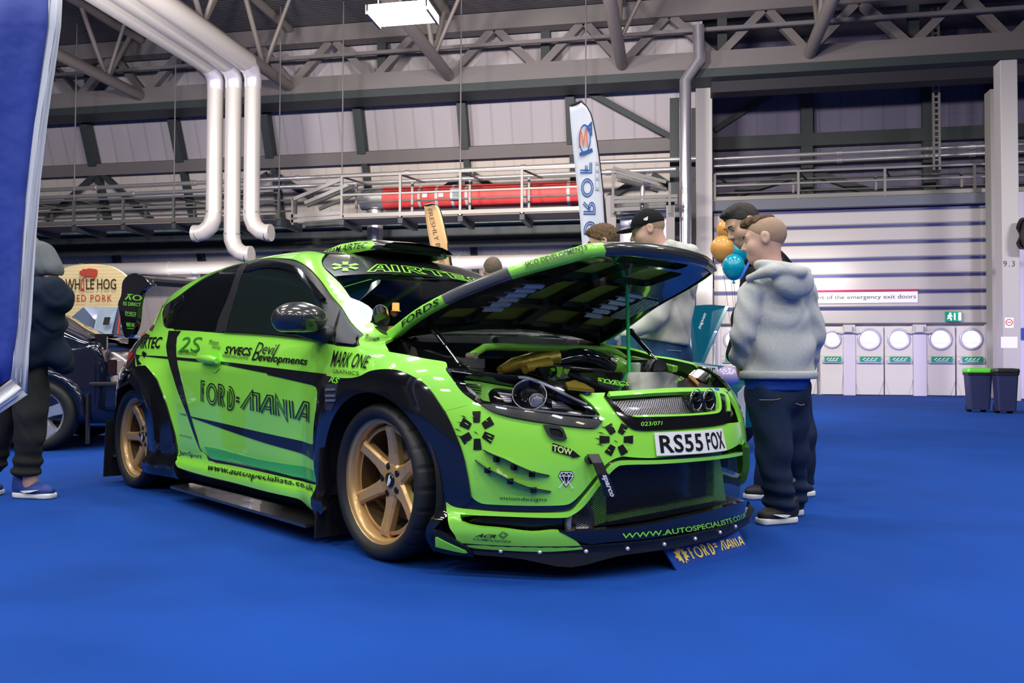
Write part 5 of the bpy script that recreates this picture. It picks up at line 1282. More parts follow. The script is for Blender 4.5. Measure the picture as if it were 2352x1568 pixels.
# ------------------------------------------------------------------ roof scoop
def scoop():
    def P(x, y, z): return np.array([x, y, z])
    rings = []
    # scoop body: opens forward, tapers back along the roof; green flanks, carbon top
    st = [(-.93, .215, 1.392, 1.428), (-1.02, .235, 1.388, 1.444), (-1.15, .245, 1.385, 1.455), (-1.32, .245, 1.383, 1.456), (-1.5, .235, 1.38, 1.438), (-1.62, .22, 1.38, 1.412), (-1.68, .21, 1.38, 1.395)]
    def ring(x, w, zb, zt): return [P(x, -w-.03, zb), P(x, -w, zt-.015), P(x, -w+.05, zt), P(x, 0, zt+.008), P(x, w-.05, zt), P(x, w, zt-.015), P(x, w+.03, zb), P(x, 0, zb)]
    rs = [ring(*a) for a in st]
    mb = MB(); mb.m = 0
    n = 8; V = [p for r in rs for p in r]; F = []; 
    for i in range(len(rs)-1):
        for k in range(n): F.append((i*n+k, i*n+(k+1) % n, (i+1)*n+(k+1) % n, (i+1)*n+k))
    mb.add(V, F, True); mb.add(rs[-1], [tuple(range(n))])
    o = mb.build('roof_scoop', CARBON, car, bevel=.0)
    mb = MB(); k = 6
    for s in (1, -1):
        V = [];
        for (x, w, zb, zt) in st[1:]: V += [P(x, s*(w+.034), zb-.004), P(x, s*(w+.008), zt-.010)]
        tip = [P(-.99, s*(st[0][1]+.036), 1.388), P(-.985, s*(st[0][1]+.03), 1.402)]
        V = tip+V; mb.add(V, [(2*i, 2*i+1, 2*i+3, 2*i+2) for i in range(len(V)//2-1)], True)
    g = mb.build('scoop_flank', GREEN, o)
    sm = g.modifiers.new('thick', 'SOLIDIFY'); sm.thickness = .008
    V, F, _ = text2d('TEAM AIRTEC', bold=.012); xs = [a[0] for a in st[::-1]]; ip = lambda k, x: np.interp(x, xs, [a[k] for a in st[::-1]])
    x = -1.46+.42*V[:, 0]; w_, b_, t_ = ip(1, x), ip(2, x), ip(3, x); h_ = .18+.62*V[:, 1]
    mb = MB(); mb.add(np.stack([x, -(w_+.034+(.008-.034)*h_)-.010, b_-.004+(t_-.010-b_+.004)*h_+.002], 1), F); mb.build('lettering', BLACKV, o, fix=False)
    mb = MB(); V, F = ribbon2d(arc2(0, 0, .19, .055, 0, 355, 40), .012, closed=True); mb.add([(-1.25+v[1]*1.2, v[0]*.95, 1.467-abs(v[1])*.08) for v in V], F); mb.build('scoop_emblem', GREEN2, o)
    mb = MB(); mb.add([(-.985, -.2, 1.385), (-.985, .2, 1.385), (-.965, .19, 1.425), (-.965, -.19, 1.425)], [(0, 1, 2, 3)]); mb.build('scoop_mouth', DARK, o)
scoop()
# ------------------------------------------------------------------ rear wing
def wing_():
    o = None
    for s in (-1, 1):
        px = K('1', [(195, 540), (205, 430), (245, 372), (300, 345), (345, 352), (400, 380), (440, 420), (470, 455), (440, 462), (395, 490), (365, 540), (345, 640), (335, 760), (318, 840), (270, 915), (230, 920), (205, 850), (180, 700), (165, 620)])
        P = [cy(*p, -.70) for p in px]
        pts = catmull([(p[0], p[2]) for p in P], 3, True)
        mb = MB(); mb.prism([tuple(p) for p in pts], 'y', s*.70, s*.735); e = mb.build('wing_end_plate', BLACK, car, bevel=.006)
        if s < 0:
            def q(*pp): return [np.array(cy(*a, -.737)) for a in K('1', pp)]
            mk = q((185, 585), (330, 595), (340, 540), (200, 520))
            parts = [ribbon2d([(0, .1), (.25, .9), (.42, .9)], .12), ribbon2d([(.1, .9), (.35, .1)], .12), ribbon2d(arc2(.72, .5, .24, .38, 0, 350, 20), .12, closed=True)]
            V, F = merge2d(parts); mb = MB(); mb.add(bilin(mk, V), F); mb.build('lettering', GREEN2, e, fix=False)
            for t, qq in (('RS DIRECT', q((170, 632), (325, 640), (328, 612), (172, 596))), ('SYVECS', q((186, 712), (285, 722), (287, 694), (184, 684))), ('POWERTRAIN', q((190, 726), (280, 735), (281, 726), (190, 716))), ('MARK ONE', q((200, 822), (270, 828), (272, 792), (198, 782))), ('GRAPHICS', q((206, 842), (264, 847), (265, 838), (205, 832)))):
                flat_text('lettering', t, qq, GREEN2, e, off=.001, bold=.02)
    A = cy(*K('1', [(340, 345)])[0], -.70); B = cy(*K('1', [(470, 458)])[0], -.70)
    # main blade and lower blade as aerofoils
    def blade(nm, x0, z0, chord, ang, m):
        ca, sa = math.cos(ang), math.sin(ang); prof = []
        for t, th in ((0, 0), (.04, .035), (.15, .06), (.4, .065), (.7, .04), (1, .005)): prof.append((t, th))
        up = [(t*chord, th*chord) for t, th in prof]; dn = [(t*chord, -th*chord*.6) for t, th in prof[::-1]]
        poly = [(x0-p[0]*ca-p[1]*sa*0, z0+p[0]*sa+p[1]) for p in up+dn]
        mb = MB(); mb.prism(poly, 'y', -.70, .70); return mb.build(nm, m, car)
    dx, dz = float(B[0]-A[0]), float(A[2]-B[2]); blade('rear_wing', float(B[0])-.02, float(B[2])+.005, math.hypot(dx, dz)*.96, math.atan2(dz, dx)*.96, BLACK)
    mb = MB(); p = cy(*K('1', [(812, 345)])[0], -.1); mb.ball(p, (.03, .03, .022), 14, 8); mb.tube([p, p-np.array([0, 0, .12])], .012, 8); mb.build('roof_antenna', WHITE, car)
wing_()
# ------------------------------------------------------------------ bonnet, raised on its hinge
HGX, HGZ, HGA = -.25, .95, rad(30.6)
def hood_rot(P):
    P = np.atleast_2d(P).astype(float); dx, dz = P[:, 0]-HGX, P[:, 2]-HGZ; c, s = math.cos(HGA), math.sin(HGA)
    return np.stack([HGX+dx*c-dz*s, P[:, 1], HGZ+dx*s+dz*c], 1)
def hood_z(x, y): return Tx(x+.05*y*y)-.07*y*y+.012
HR = [(-.25, -.70), (-.05, -.69), (.15, -.64), (.40, -.565), (.50, -.525), (.60, -.475), (.69, -.425), (.735, -.30), (.758, -.15)]
HOUT = HR+[(.765, 0)]+[(x, -y) for x, y in HR[::-1]]+[(-.20, .40), (-.17, 0), (-.20, -.40)]
def hood_slots():
    out = []
    for s in (-1, 1):
        for k in range(6):
            x, y = .30-k*.052, s*(.335+k*.0)
            out.append([(x-.010, y-.06), (x+.010, y-.06), (x+.010, y+.06), (x-.010, y+.06)])
    return out
def bonnet():
    OLIVE = mat('lit_olive_underside', (.60, .58, .06), .4, .1, .5)  # bright olive stands for light reflected on the skin under the bonnet
    Q = smooth_outline(np.array(HOUT, float), 4); S = hood_slots()
    def sheet(nm, Q, holes, dz, th, m, par, grid=.04):
        D, F = tri_region(Q, holes, grid, (1, 1)); z = hood_z(D[:, 0], D[:, 1]); P = np.stack([D[:, 0], D[:, 1], z], 1)
        e = 1e-3; gx = (hood_z(D[:, 0]+e, D[:, 1])-z)/e; gy = (hood_z(D[:, 0], D[:, 1]+e)-z)/e
        N = np.stack([-gx, -gy, np.ones(len(D))], 1); N /= np.linalg.norm(N, axis=1, keepdims=True); P = P+N*dz
        R_ = hood_rot(P+N)-hood_rot(P); return shell_mesh(nm, hood_rot(P), R_, F, th, m, par)
    skin = sheet('bonnet', Q, S, 0, .006, GREEN, car)
    sheet('bonnet_underskin', Q*.985+np.array([.003, 0]), S, -.007, .004, OLIVE, skin)
    # pressed frame with pockets
    def rect(x0, x1, y0, y1, k=.02): return [(x0, y0+k), (x0+k, y0), (x1-k, y0), (x1, y0+k), (x1, y1-k), (x1-k, y1), (x0+k, y1), (x0, y1-k)]
    pk = [rect(.42, .62, -.30, -.06), rect(.42, .62, .04, .30), rect(.10, .38, -.24, -.04), rect(.10, .38, .04, .24), rect(-.12, .06, -.30, -.04), rect(-.12, .06, .04, .30),
          rect(-.10, .05, -.58, -.36), rect(-.10, .05, .36, .58), rect(.38, .44, -.48, -.36), rect(.64, .71, -.22, .22)]
    sl = [rect(-.02, .34, -.41, -.26), rect(-.02, .34, .26, .41)]
    inner = Q*np.array([.965, .955])+np.array([.008, 0])
    fr = sheet('bonnet_frame', inner, pk+S, -.016, .028, BLACK, skin, .03)
    mg = sheet('bonnet_mesh_vent', np.array(rect(.06, .30, .43, .56)), [], -.050, .004, mesh_mat('vent_wire', (.85, .85, .87), .2, 42), skin, .03)
    for k, h_ in enumerate(S):
        c_ = np.mean(h_, axis=0); V_ = []
        for a_, b_, d_ in ((-.011, -.058, -.040), (.011, -.058, -.034), (.011, .058, -.034), (-.011, .058, -.040)): V_.append((c_[0]+a_, c_[1]+b_, float(hood_z(c_[0]+a_, c_[1]+b_))+d_-.016))
        mb = MB(); mb.slab(hood_rot(np.array(V_)), hood_rot(np.array([[0, 0, .003]]))[0]-hood_rot(np.array([[0, 0, 0]]))[0]); mb.build('slot_glow_slat', mat('slot_glow_white', (.85, .85, .88), .3, 0, .5), skin)  # white slats stand in for bright light showing through the slots
    # turned down edge, coloured as the photo shows: green, carbon, green, carbon, dark
    def edge(i0, i1, m, dz=.045, nm='bonnet_edge'):
        pts = np.array([Q[i % len(Q)] for i in range(i0, i1+1)]); z = hood_z(pts[:, 0], pts[:, 1]); A = np.stack([pts[:, 0], pts[:, 1], z], 1)
        ctr = A.copy(); ctr[:, :2] *= .965; B = ctr.copy(); B[:, 2] -= dz; O = A.copy(); O[:, :2] *= 1.006; O[:, 2] -= .004; O2 = A.copy(); O2[:, :2] *= 1.0; O2[:, 2] -= dz*.9
        n = len(A); V = np.concatenate([hood_rot(A+[0, 0, .002]), hood_rot(O), hood_rot(O2), hood_rot(B)]); F = []
        for k in range(3):
            for i in range(n-1): F.append((k*n+i, k*n+i+1, (k+1)*n+i+1, (k+1)*n+i))
        mb = MB(); mb.add(V, F, True); return mb.build(nm, m, skin)
    GREYC = mat('grey_carbon', (.10, .095, .09), .3, 0, .6)
    edge(0, 7, GREEN); edge(7, 12, GREYC); edge(12, 26, GREEN); edge(26, 44, CARBON); edge(44, 48, BLACK); edge(48, 64, BLACK); edge(64, 72, GREEN)
    # lettering on the turned edge
    def on_edge(t, u0, u1, i0, i1, size, **kw):
        V, F, asp = text2d(t, **kw); pts = np.array([Q[i] for i in range(i0, i1+1)]); L = np.concatenate([[0], np.cumsum(np.linalg.norm(np.diff(pts, axis=0), axis=1))]); L /= L[-1]
        u = u0+(u1-u0)*V[:, 0]; x = np.interp(u, L, pts[:, 0]); y = np.interp(u, L, pts[:, 1]); z = hood_z(x, y)-size[1]+(size[1]-size[0])*V[:, 1]
        k = 1.010; mb = MB(); mb.add(hood_rot(np.stack([x*k, y*k, z], 1)), F); mb.build('lettering', BLACKV, skin, fix=False)
    on_edge('FORDS', .30, .95, 0, 7, (.008, .036), bold=.01, shear=.2)
    on_edge('SICO DEVELOPMENTS', .12, .80, 13, 26, (.004, .024), bold=.01, shear=.2)
    on_edge('WWW.SICODEVELOPMENTS.CO.UK', .10, .75, 13, 26, (.027, .037), shear=.2)
    return skin
bonnet()
# struts and the green prop, brightened in colour to suggest a glow
def gas_strut(top, bot, par=car):
    top = np.array(top); bot = np.array(bot); m = top+(bot-top)*.55
    mb = MB(); mb.tube([top, m], .012, 14); s = mb.build('bonnet_strut', BLACK, par)
    mb = MB(); mb.tube([m, bot], .0055, 10); mb.build('strut_rod', CHROME, s)
    mb = MB(); mb.ball(top, .018, 12, 8); mb.ball(bot, .014, 12, 8); mb.build('strut_joint', BLACKV, s)
gas_strut(cy(983, 738, -.60), cy(1060, 842, -.62)); gas_strut(cy(1450, 762, .60), cy(1532, 853, .62))
mb = MB(); a = cy(1440, 655, .18); b = cy(1445, 862, .18); mb.tube([a, b], .0085, 14)
mb.build('bonnet_prop', mat('prop_green', (.03, .86, .17), .3, 0, .5), car); PROPB = b
# ------------------------------------------------------------------ engine bay
def bay():
    def P(px, py, y): return cy(px, py, y)
    # cowl and scuttle
    mb = MB(); mb.prism([(-.40, .80), (-.12, .80), (-.16, .87), (-.22, .905), (-.36, .945), (-.40, .94)], 'y', -.66, .66); mb.build('scuttle_panel', BLACKV, car, bevel=.01)
    mb = MB(); mb.prism([(-.30, -.66), (.30, -.66), (.62, -.40), (.62, .40), (.30, .66), (-.30, .66)], 'z', .28, .32); mb.build('bay_floor', DARK, car)
    for s in (-1, 1):
        mb = MB(); mb.prism([(-.28, .3), (.62, .3), (.62, .58), (.40, .70), (.1, .80), (-.2, .86), (-.28, .87)], 'y', s*.60, s*.63); mb.build('inner_wing', BLACK, car)
        mb = MB(); mb.lathe([(.10, 0), (.10, .06), (.07, .075), (.03, .08), (.001, .085)], 28, 'z', (-.05, s*.53, .73)); mb.build('strut_tower', BLACK, car)
    # strut brace
    pts = [P(1082, 817, -.53), P(1112, 798, -.46), P(1135, 796, -.38), P(1300, 799, .10), P(1398, 802, .38), P(1420, 812, .46), P(1434, 822, .53)]
    mb = MB(); mb.tube(pts, .0165, 16); b = mb.build('strut_brace', GREEN, car)
    for q in (pts[0], pts[-1]):
        mb = MB(); mb.tube([q-np.array([.02, 0, 0]), q+np.array([.03, 0, 0])], .014, 12); mb.build('brace_bolt', mat('bolt_brass', (.6, .55, .4), .3, .8), b)
        mb = MB(); mb.box(q-[.03, .05, .05], q+[.03, .05, -.012]); mb.build('brace_foot', mat('foot_grey', (.12, .12, .12), .4, .5), b)
    # airbox lid and battery near the near wing
    mb = MB(); c = P(1040, 822, -.50); mb.box(c-[.10, .10, .09], c+[.10, .10, .0]); mb.build('fluid_tank', mat('tank_grey', (.09, .085, .08), .5), car, bevel=.02)
    for i in range(5):
        c = P(960+i*26, 826+i*5, -.58); mb = MB(); mb.box(c-[.03, .02, .05], c+[.03, .02, .0]); mb.build('bay_clip', BLACKV, car, bevel=.006)
    pts = [P(905, 770, -.60), P(912, 790, -.60), P(918, 806, -.57), P(940, 812, -.5), P(985, 818, -.45)]
    mb = MB(); mb.tube(catmull(pts, 5), .011, 10); mb.build('bay_hose', mat('hose_grey', (.14, .14, .14), .4), car)
    pts = [P(915, 795, -.62), P(930, 760, -.62), P(960, 735, -.6), P(985, 733, -.58)]
    mb = MB(); mb.tube(catmull(pts, 5), .007, 10); mb.build('hinge_arm', GREEN, car)
    # wipers
    for (a, b_) in (((950, 785), (1010, 762)), ((1135, 782), (1195, 760))):
        p, q = cx(*a, -.20), cx(*b_, -.30); mb = MB(); mb.tube([p, q], [.016, .010], 10); w = mb.build('wiper', SATIN, car)
        mb = MB(); mb.ball(p, .026, 12, 8); mb.build('wiper_pivot', BLACKV, w); mb = MB(); mb.tube([q, q+np.array([-.04, .45, .0])], .008, 8); mb.build('wiper_blade', BLACKV, w)
    # engine: cover, gold pipes, black intake hose, green hose, oil filler
    mb = MB(); mb.box((.0, -.28, .40), (.42, .30, .70)); mb.build('engine_block', mat('engine_dark', (.02, .02, .021), .45, .3), car, bevel=.03)
    GOLDF = mat('gold_foil', (.80, .58, .10), .32, .45, bump=(40, .4, .01))
    mb = MB(); pts = [P(1148, 850, -.25), P(1180, 838, -.15), P(1230, 827, -.05), P(1282, 820, .05)]; mb.tube(pts, [.018, .034, .040, .044], 16); mb.build('gold_pipe', GOLDF, car)
    mb = MB(); pts = [P(1205, 845, -.18), P(1262, 834, -.03)]; mb.tube(pts, [.025, .028], 16); mb.build('gold_pipe', GOLDF, car)
    mb = MB(); c = P(1228, 812, .02); mb.box(c-[.02, .03, .03], c+[.02, .03, .03]); mb.build('gold_bracket', mat('gold_bracket', (.62, .40, .12), .4, .5), car, bevel=.008)
    mb = MB(); pts = [P(1262, 838, .02), P(1300, 826, .10), P(1340, 822, .18), P(1375, 832, .26), P(1400, 850, .32)]; mb.tube(catmull(pts, 5), .048, 20); mb.build('intake_hose', BLACK, car)
    mb = MB(); pts = [P(1380, 836, .30), P(1405, 838, .36), P(1430, 850, .42)]; mb.tube(catmull(pts, 5), [.052]*11, 20); h = mb.build('silicone_hose', GREEN, car)
    p = P(1388, 832, .31); d = np.array(P(1405, 838, .36))-p; d /= np.linalg.norm(d); mb = MB(); mb.tube([p-d*.012, p+d*.012], .056, 22); mb.build('hose_clip', CHROME, h)
    mb = MB(); pts = [P(1372, 858, .30), P(1400, 858, .35), P(1430, 846, .40)]; mb.tube(pts, .012, 10); mb.build('blue_hose', mat('hose_blue', (.02, .07, .5), .3, 0, .4), car)
    mb = MB(); c = P(1448, 858, .42); mb.ball(c, (.07, .07, .045), 18, 10); mb.build('header_tank', GREEN, car)
    mb = MB(); c = P(1455, 856, .40); mb.lathe([(.001, .05), (.032, .05), (.036, .04), (.036, .0)], 20, 'z', c); mb.build('tank_cap', mat('cap_clear', (.55, .75, .5), .2, 0, .5), car)
    for i, x in enumerate((1478, 1488, 1498)):
        c = P(x, 853, .47+i*.01); mb = MB(); mb.tube([c-[.05, 0, 0], c+[.05, 0, 0]], .06, 24); mb.build('turbo_duct', mat('duct_black', (.02, .02, .025), .2, .4, .5) if i % 2 == 0 else ALU, car)
    mb = MB(); a, b_ = P(1450, 825, .56), P(1552, 848, .60); mb.bar(a, b_, .05, .035); mb.build('wing_channel', GREEN, car, bevel=.006)
    # radiator cover with green lettering, gold plate
    def ZP(x): return .668+(.76-x)*.25
    P4 = [(.46, -.30), (.745, -.33), (.77, 0), (.745, .37), (.46, .37)]
    mb = MB(); mb.slab([(x, y, ZP(x)) for x, y in P4], (0, 0, -.02)); rc = mb.build('radiator_cover', BLACK, car, bevel=.008)
    nP = np.array([.25, 0, 1.0]); pP = np.array([.76, 0, .6685])
    def zq(*pp): return [CCAM+cray(*p)*(np.dot(pP-CCAM, nP)/np.dot(cray(*p), nP)) for p in pp]
    for t, qq in (('SYVECS', zq(*K('g', [(680, 590), (1050, 650), (1060, 605), (665, 545)]))), ('POWERTRAIN CONTROL', zq(*K('g', [(745, 612), (990, 655), (990, 642), (740, 596)]))), ('SYVECS', zq(*K('g', [(1590, 620), (1700, 560), (1660, 530), (1580, 600)])))):
        flat_text('lettering', t, qq, GREEN2, rc, off=.001, bold=.03, shear=.2)
    mb = MB(); mb.slab(zq(*K('g', [(330, 690), (640, 725), (520, 650), (400, 615), (300, 640)])), (0, 0, .012)); gp = mb.build('gold_plate', mat('gold_plate', (.26, .19, .02), .35, .6), car)
    mb = MB(); mb.slab([q_+np.array([0, 0, .002]) for q_ in zq(*K('g', [(1740, 560), (1800, 555), (1870, 640), (1850, 660)]))], (0, 0, .01)); mb.build('copper_plate', mat('copper_plate', (.45, .22, .06), .4, .3), car)
    # chequered black and green cover piece by the headlamp
    c = [P(1235, 848, -.22), P(1300, 848, -.05), P(1308, 872, -.05), P(1255, 882, -.22)]
    mb = MB(); mb.slab(c, (0, 0, .01)); cv = mb.build('cam_cover', BLACK, car)
    for i, pts in enumerate(([(70, 490), (170, 470), (180, 500), (110, 510)], [(190, 460), (270, 465), (260, 500), (200, 495)], [(200, 505), (255, 510), (240, 570), (205, 575)], [(280, 490), (350, 490), (320, 540), (290, 530)])):
        q = [np.array(P(*p, -.14))+[0.01, -.01, .012] for p in K('g', pts)]; mb = MB(); mb.slab(q, (0, 0, .004)); mb.build('green_check', GREEN2, cv)
    mb = MB(); pts = [P(1235, 852, -.2), P(1300, 846, .0), P(1400, 857, .28), P(1408, 864, .3)]; mb.tube(catmull(pts, 4), .016, 10); mb.build('coolant_hose', BLACK, car)
    for i in range(7):
        c = P(1300+i*24, 868+(i % 3)*4, -.02+i*.06); mb = MB(); mb.tube([c-[.03, .02, .03], c+[.02, .02, .01]], .012+.004*(i % 2), 10); mb.build('engine_fitting', [BLACK, ALU, SATIN][i % 3], car)
    for x in ((548, 740), (2070, 700)):
        c = pix(K('g', [x]))[0]; mb = MB(); mb.lathe([(.001, .012), (.012, .010), (.013, 0)], 12, 'z', c); mb.build('bonnet_pin', mat('pin_blue', (.02, .06, .5), .3, .4), car)
bay()
# ------------------------------------------------------------------ cabin: seats, wheel, cage, dash
def cabin():
    mb = MB(); mb.box((-1.0, -.62, .62), (-.42, .62, .90)); mb.build('dashboard', DARK, car, bevel=.05)
    def seat(y):
        def f(P):
            q = P-np.array([-1.45, y, .35])
            d = np.minimum(sd_cap(q, (-.20, 0, .1), (-.38, 0, .70), .17, .13), sd_cap(q, (-.2, 0, .08), (.22, 0, .12), .16, .15))
            return smin(d, sd_cap(q, (-.42, -.02, .78), (-.42, .02, .78), .10, .10), .06)
        s = net_obj('bucket_seat', f, (-2.1, y-.3, .2), (-.95, y+.3, 1.32), .03, mat('seat_black', (.02, .02, .022), .8), car)
        mb = MB(); mb.bar((-1.68, y-.10, .95), (-1.72, y-.10, 1.0), .02, .05); mb.build('seat_logo', RED, s)
    seat(-.36); seat(.36)
    mb = MB(); a = np.linspace(0, 2*PI, 29)[:-1]; mb.tube([(-.98+.06*math.sin(t), -.36+.165*math.cos(t), .88+.155*math.sin(t)) for t in a], .016, 10, closed=True); mb.tube([(-.98, -.52, .88), (-.96, -.36, .87), (-.98, -.20, .88)], .012, 8); mb.build('steering_wheel', SATIN, car)
    CAGE = mat('cage_tube', (.32, .33, .34), .35, .3)
    for i, pts in enumerate(([(-.55, -.60, .85), (-1.05, -.47, 1.27), (-1.55, -.50, 1.31), (-1.75, -.60, .5)], [(-.55, .60, .85), (-1.05, .47, 1.27), (-1.55, .50, 1.31), (-1.75, .60, .5)], [(-1.55, -.50, 1.31), (-1.55, .50, 1.31)], [(-1.75, -.58, .6), (-1.55, .48, 1.29)], [(-1.57, -.5, 1.30), (-2.7, -.45, .8)], [(-1.57, .5, 1.30), (-2.7, .45, .8)], [(-1.62, -.52, 1.2), (-1.0, -.56, .95)])):
        mb = MB(); mb.tube(pts, .02, 12); mb.build('roll_cage_tube', CAGE, car)
    # dash instruments seen through the screen
    c = cx(876, 725, -.42); mb = MB(); d = np.array([.05, -.03, -.02]); mb.tube([c-d, c+d], .035, 20); g = mb.build('dash_gauge', BLACK, car)
    mb = MB(); mb.tube([c-d*1.04, c-d*.8], .037, 20); mb.build('gauge_ring', CHROME, g)
    c = cx(909, 705, -.50); mb = MB(); mb.lathe([(.001, .020), (.017, .020), (.018, -.016), (.024, -.018), (.024, -.022), (.001, -.022)], 18, 'z', c); mb.build('orange_air_freshener', mat('freshener', (.75, .32, .06), .6), car)
cabin()
# ------------------------------------------------------------------ lettering on the green car
LET = {  # inline capitals on a unit cell: each stroke is a polyline that becomes a pair of parallel lines
 'F': [[(.25, 0), (.25, 1), (.8, 1)], [(.25, .58), (.62, .58)]],
 'O': [arc2(.5, .5, .46, .46, 0, 350, 28)],
 'R': [[(.2, 0), (.2, 1), (.45, 1)]+arc2(.45, .77, .3, .23, 80, -90, 9)+[(.3, .54)], [(.42, .54), (.8, 0)]],
 'D': [[(.25, 1), (.4, 1)]+arc2(.38, .5, .46, .5, 85, -85, 14)+[(.25, 0), (.25, .85)]],
 'M': [[(.0, 0), (.62, 1), (.62, 0)], [(.62, 1), (1.0, 1.0), (1.0, 0)]],
 'A': [[(.0, 0), (.65, 1), (.9, 1), (.9, 0)], [(.35, .32), (.85, .32)]],
 'N': [[(.15, 0), (.15, 1), (.85, 0), (.85, 1)]],
 'I': [[(.5, 0), (.5, 1)]],
 '=': [[(.2, .42), (.8, .42)], [(.2, .62), (.8, .62)]], ' ': []}
def inline_text(s, wids, gap=.28, off=.075, w=.062, height=1.0, single=False):
    parts = []; x = 0
    for ch in s:
        wd = wids.get(ch, .8)
        for st in LET[ch]:
            P = [(x+p[0]*wd, p[1]*height) for p in st]; cl = ch == 'O'
            if ch == '=' or single: parts.append(ribbon2d(P, w*(1.6 if ch == '=' else 2.6), closed=cl))
            else:
                for o in (-off, off): parts.append(ribbon2d(P, w, o, closed=cl))
        x += wd+gap*.5
    V, F = merge2d(parts); lo, hi = V.min(0), V.max(0); return (V-lo)/(hi-lo), F
WID = {'F': .42, 'O': .72, 'R': .55, 'D': .58, '=': .30, ' ': .0, 'M': .95, 'A': .72, 'N': .62, 'I': .22}
V, F = inline_text('FORD', WID, .22); decal('door_name', V, F, K('2', [(832, 395), (1125, 468), (1125, 255), (832, 195)]), 'S', BLACKV)
V, F = inline_text('MANIA', WID, .22); decal('door_name', V, F, K('2', [(1172, 480), (1762, 608), (1765, 355), (1172, 250)]), 'S', BLACKV)
V, F = merge2d([([(0, 0), (1, 0), (1, .36), (0, .36)], [(0, 1, 2, 3)]), ([(0, .64), (1, .64), (1, 1), (0, 1)], [(0, 1, 2, 3)])]); decal('door_name', V, F, K('2', [(1135, 384), (1163, 390), (1163, 342), (1135, 335)]), 'S', BLACKV)
T1 = lambda s, c, pts, dom='S', m=BLACKV, **kw: lettering(s, K(c, pts), dom, m, **kw)
T1('www.autospecialists.co.uk', '2', [(898, 985), (1800, 1190), (1808, 1105), (905, 925)], shear=.15, bold=.012, off=.0125, sub=.016)
T1('AIRTEC', '1', [(302, 1022), (512, 1020), (532, 918), (325, 922)], shear=.25, bold=.022)
T1('2S', '1', [(672, 1048), (875, 1055), (890, 920), (700, 918)], shear=.15, m=mat('outline_green_dark', (.03, .17, .02), .3))
T1('PERFORMANCE', '1', [(663, 1076), (835, 1082), (838, 1052), (665, 1046)], shear=.1)
T1('Motion', '1', [(945, 985), (1035, 994), (1035, 950), (950, 940)], shear=.3)
T1('STATUS', '1', [(970, 1022), (1045, 1032), (1052, 1006), (975, 996)], shear=.3, bold=.01)
T1('SYVECS', '1', [(1085, 1068), (1320, 1090), (1338, 1015), (1098, 1000)], shear=.2, bold=.03)
T1('POWERTRAIN CONTROL', '1', [(1068, 1100), (1300, 1122), (1305, 1095), (1072, 1073)], shear=.1)
T1('Devil', '1', [(1355, 1062), (1550, 1085), (1585, 985), (1380, 965)], shear=.25)
T1('Developments', '1', [(1325, 1150), (1830, 1190), (1840, 1105), (1345, 1050)], shear=.25, bold=.02)
T1('MARK ONE', '3', [(58, 180), (300, 195), (330, 110), (80, 70)], dom='R', shear=.12, bold=.005)
T1('GRAPHICS', '3', [(72, 222), (248, 242), (250, 215), (75, 198)], dom='R')
T1('RS', '3', [(60, 285), (125, 298), (135, 262), (72, 248)], m=GREEN2, shear=.25, bold=.02, off=.012)
T1('Forge', 'A', [(410, 1030), (550, 1028), (556, 985), (420, 958)], dom='T', shear=.15, bold=.03, off=.004)
T1('visiondesigns', '2', [(645, 675), (755, 702), (760, 680), (650, 655)])
T1('JamSport', '2', [(642, 850), (838, 880), (838, 832), (645, 790)], bold=.005)
V, F = merge2d([ribbon2d([(0, 0), (1, 0)], .3), ]); decal('lettering', V, F, K('2', [(735, 806), (815, 822), (815, 818), (735, 800)]), 'S', BLACKV)
# front
T1('visiondesigns', 's', [(870, 165), (1500, 190), (1510, 130), (865, 105)], 'F')
T1('ACR', 's', [(545, 632), (820, 650), (840, 612), (590, 598)], 'F', shear=.3, bold=.03, off=.016)
T1('COMPOSITES', 's', [(520, 668), (1020, 708), (1040, 688), (540, 648)], 'F', shear=.3, bold=.02, off=.016)
V, F = merge2d([ribbon2d([(.1, .5), (.5, .95), (.95, .6), (.5, .05)], .05, closed=True), ribbon2d([(.3, .35), (.7, .35), (.75, .7), (.35, .7)], .04, closed=True), ribbon2d([(.2, .6), (.6, .2)], .04), ribbon2d([(.45, .85), (.85, .45)], .04)])
decal('acr_mark', V, F, K('s', [(845, 665), (1000, 668), (995, 570), (850, 570)]), 'F', BLACKV, off=.016)
T1('WWW.AUTOSPECIALISTS.CO.UK', '4', [(608, 1282), (1515, 1122), (1510, 1088), (600, 1245)], 'F', m=GREEN2, shear=.15, bold=.016, off=.018)
T1('023/071', '4', [(750, 455), (905, 448), (910, 420), (750, 425)], 'F', m=GREEN2, off=.008)
# tow arrow: black arrow with green word
V, F = merge2d([([(0, .12), (.68, .12), (.68, -.05), (1, .45), (.68, .98), (.68, .8), (0, .95)], [(0, 1, 2, 3, 4, 5, 6)])]); decal('tow_arrow', V, F, K('4', [(90, 645), (305, 705), (305, 650), (95, 572)]), 'F', BLACKV)
lettering('TOW', K('4', [(95, 640), (240, 672), (245, 625), (95, 588)]), 'F', mat('tow_yellow', (.55, .75, .2), .4), off=.005, bold=.03)
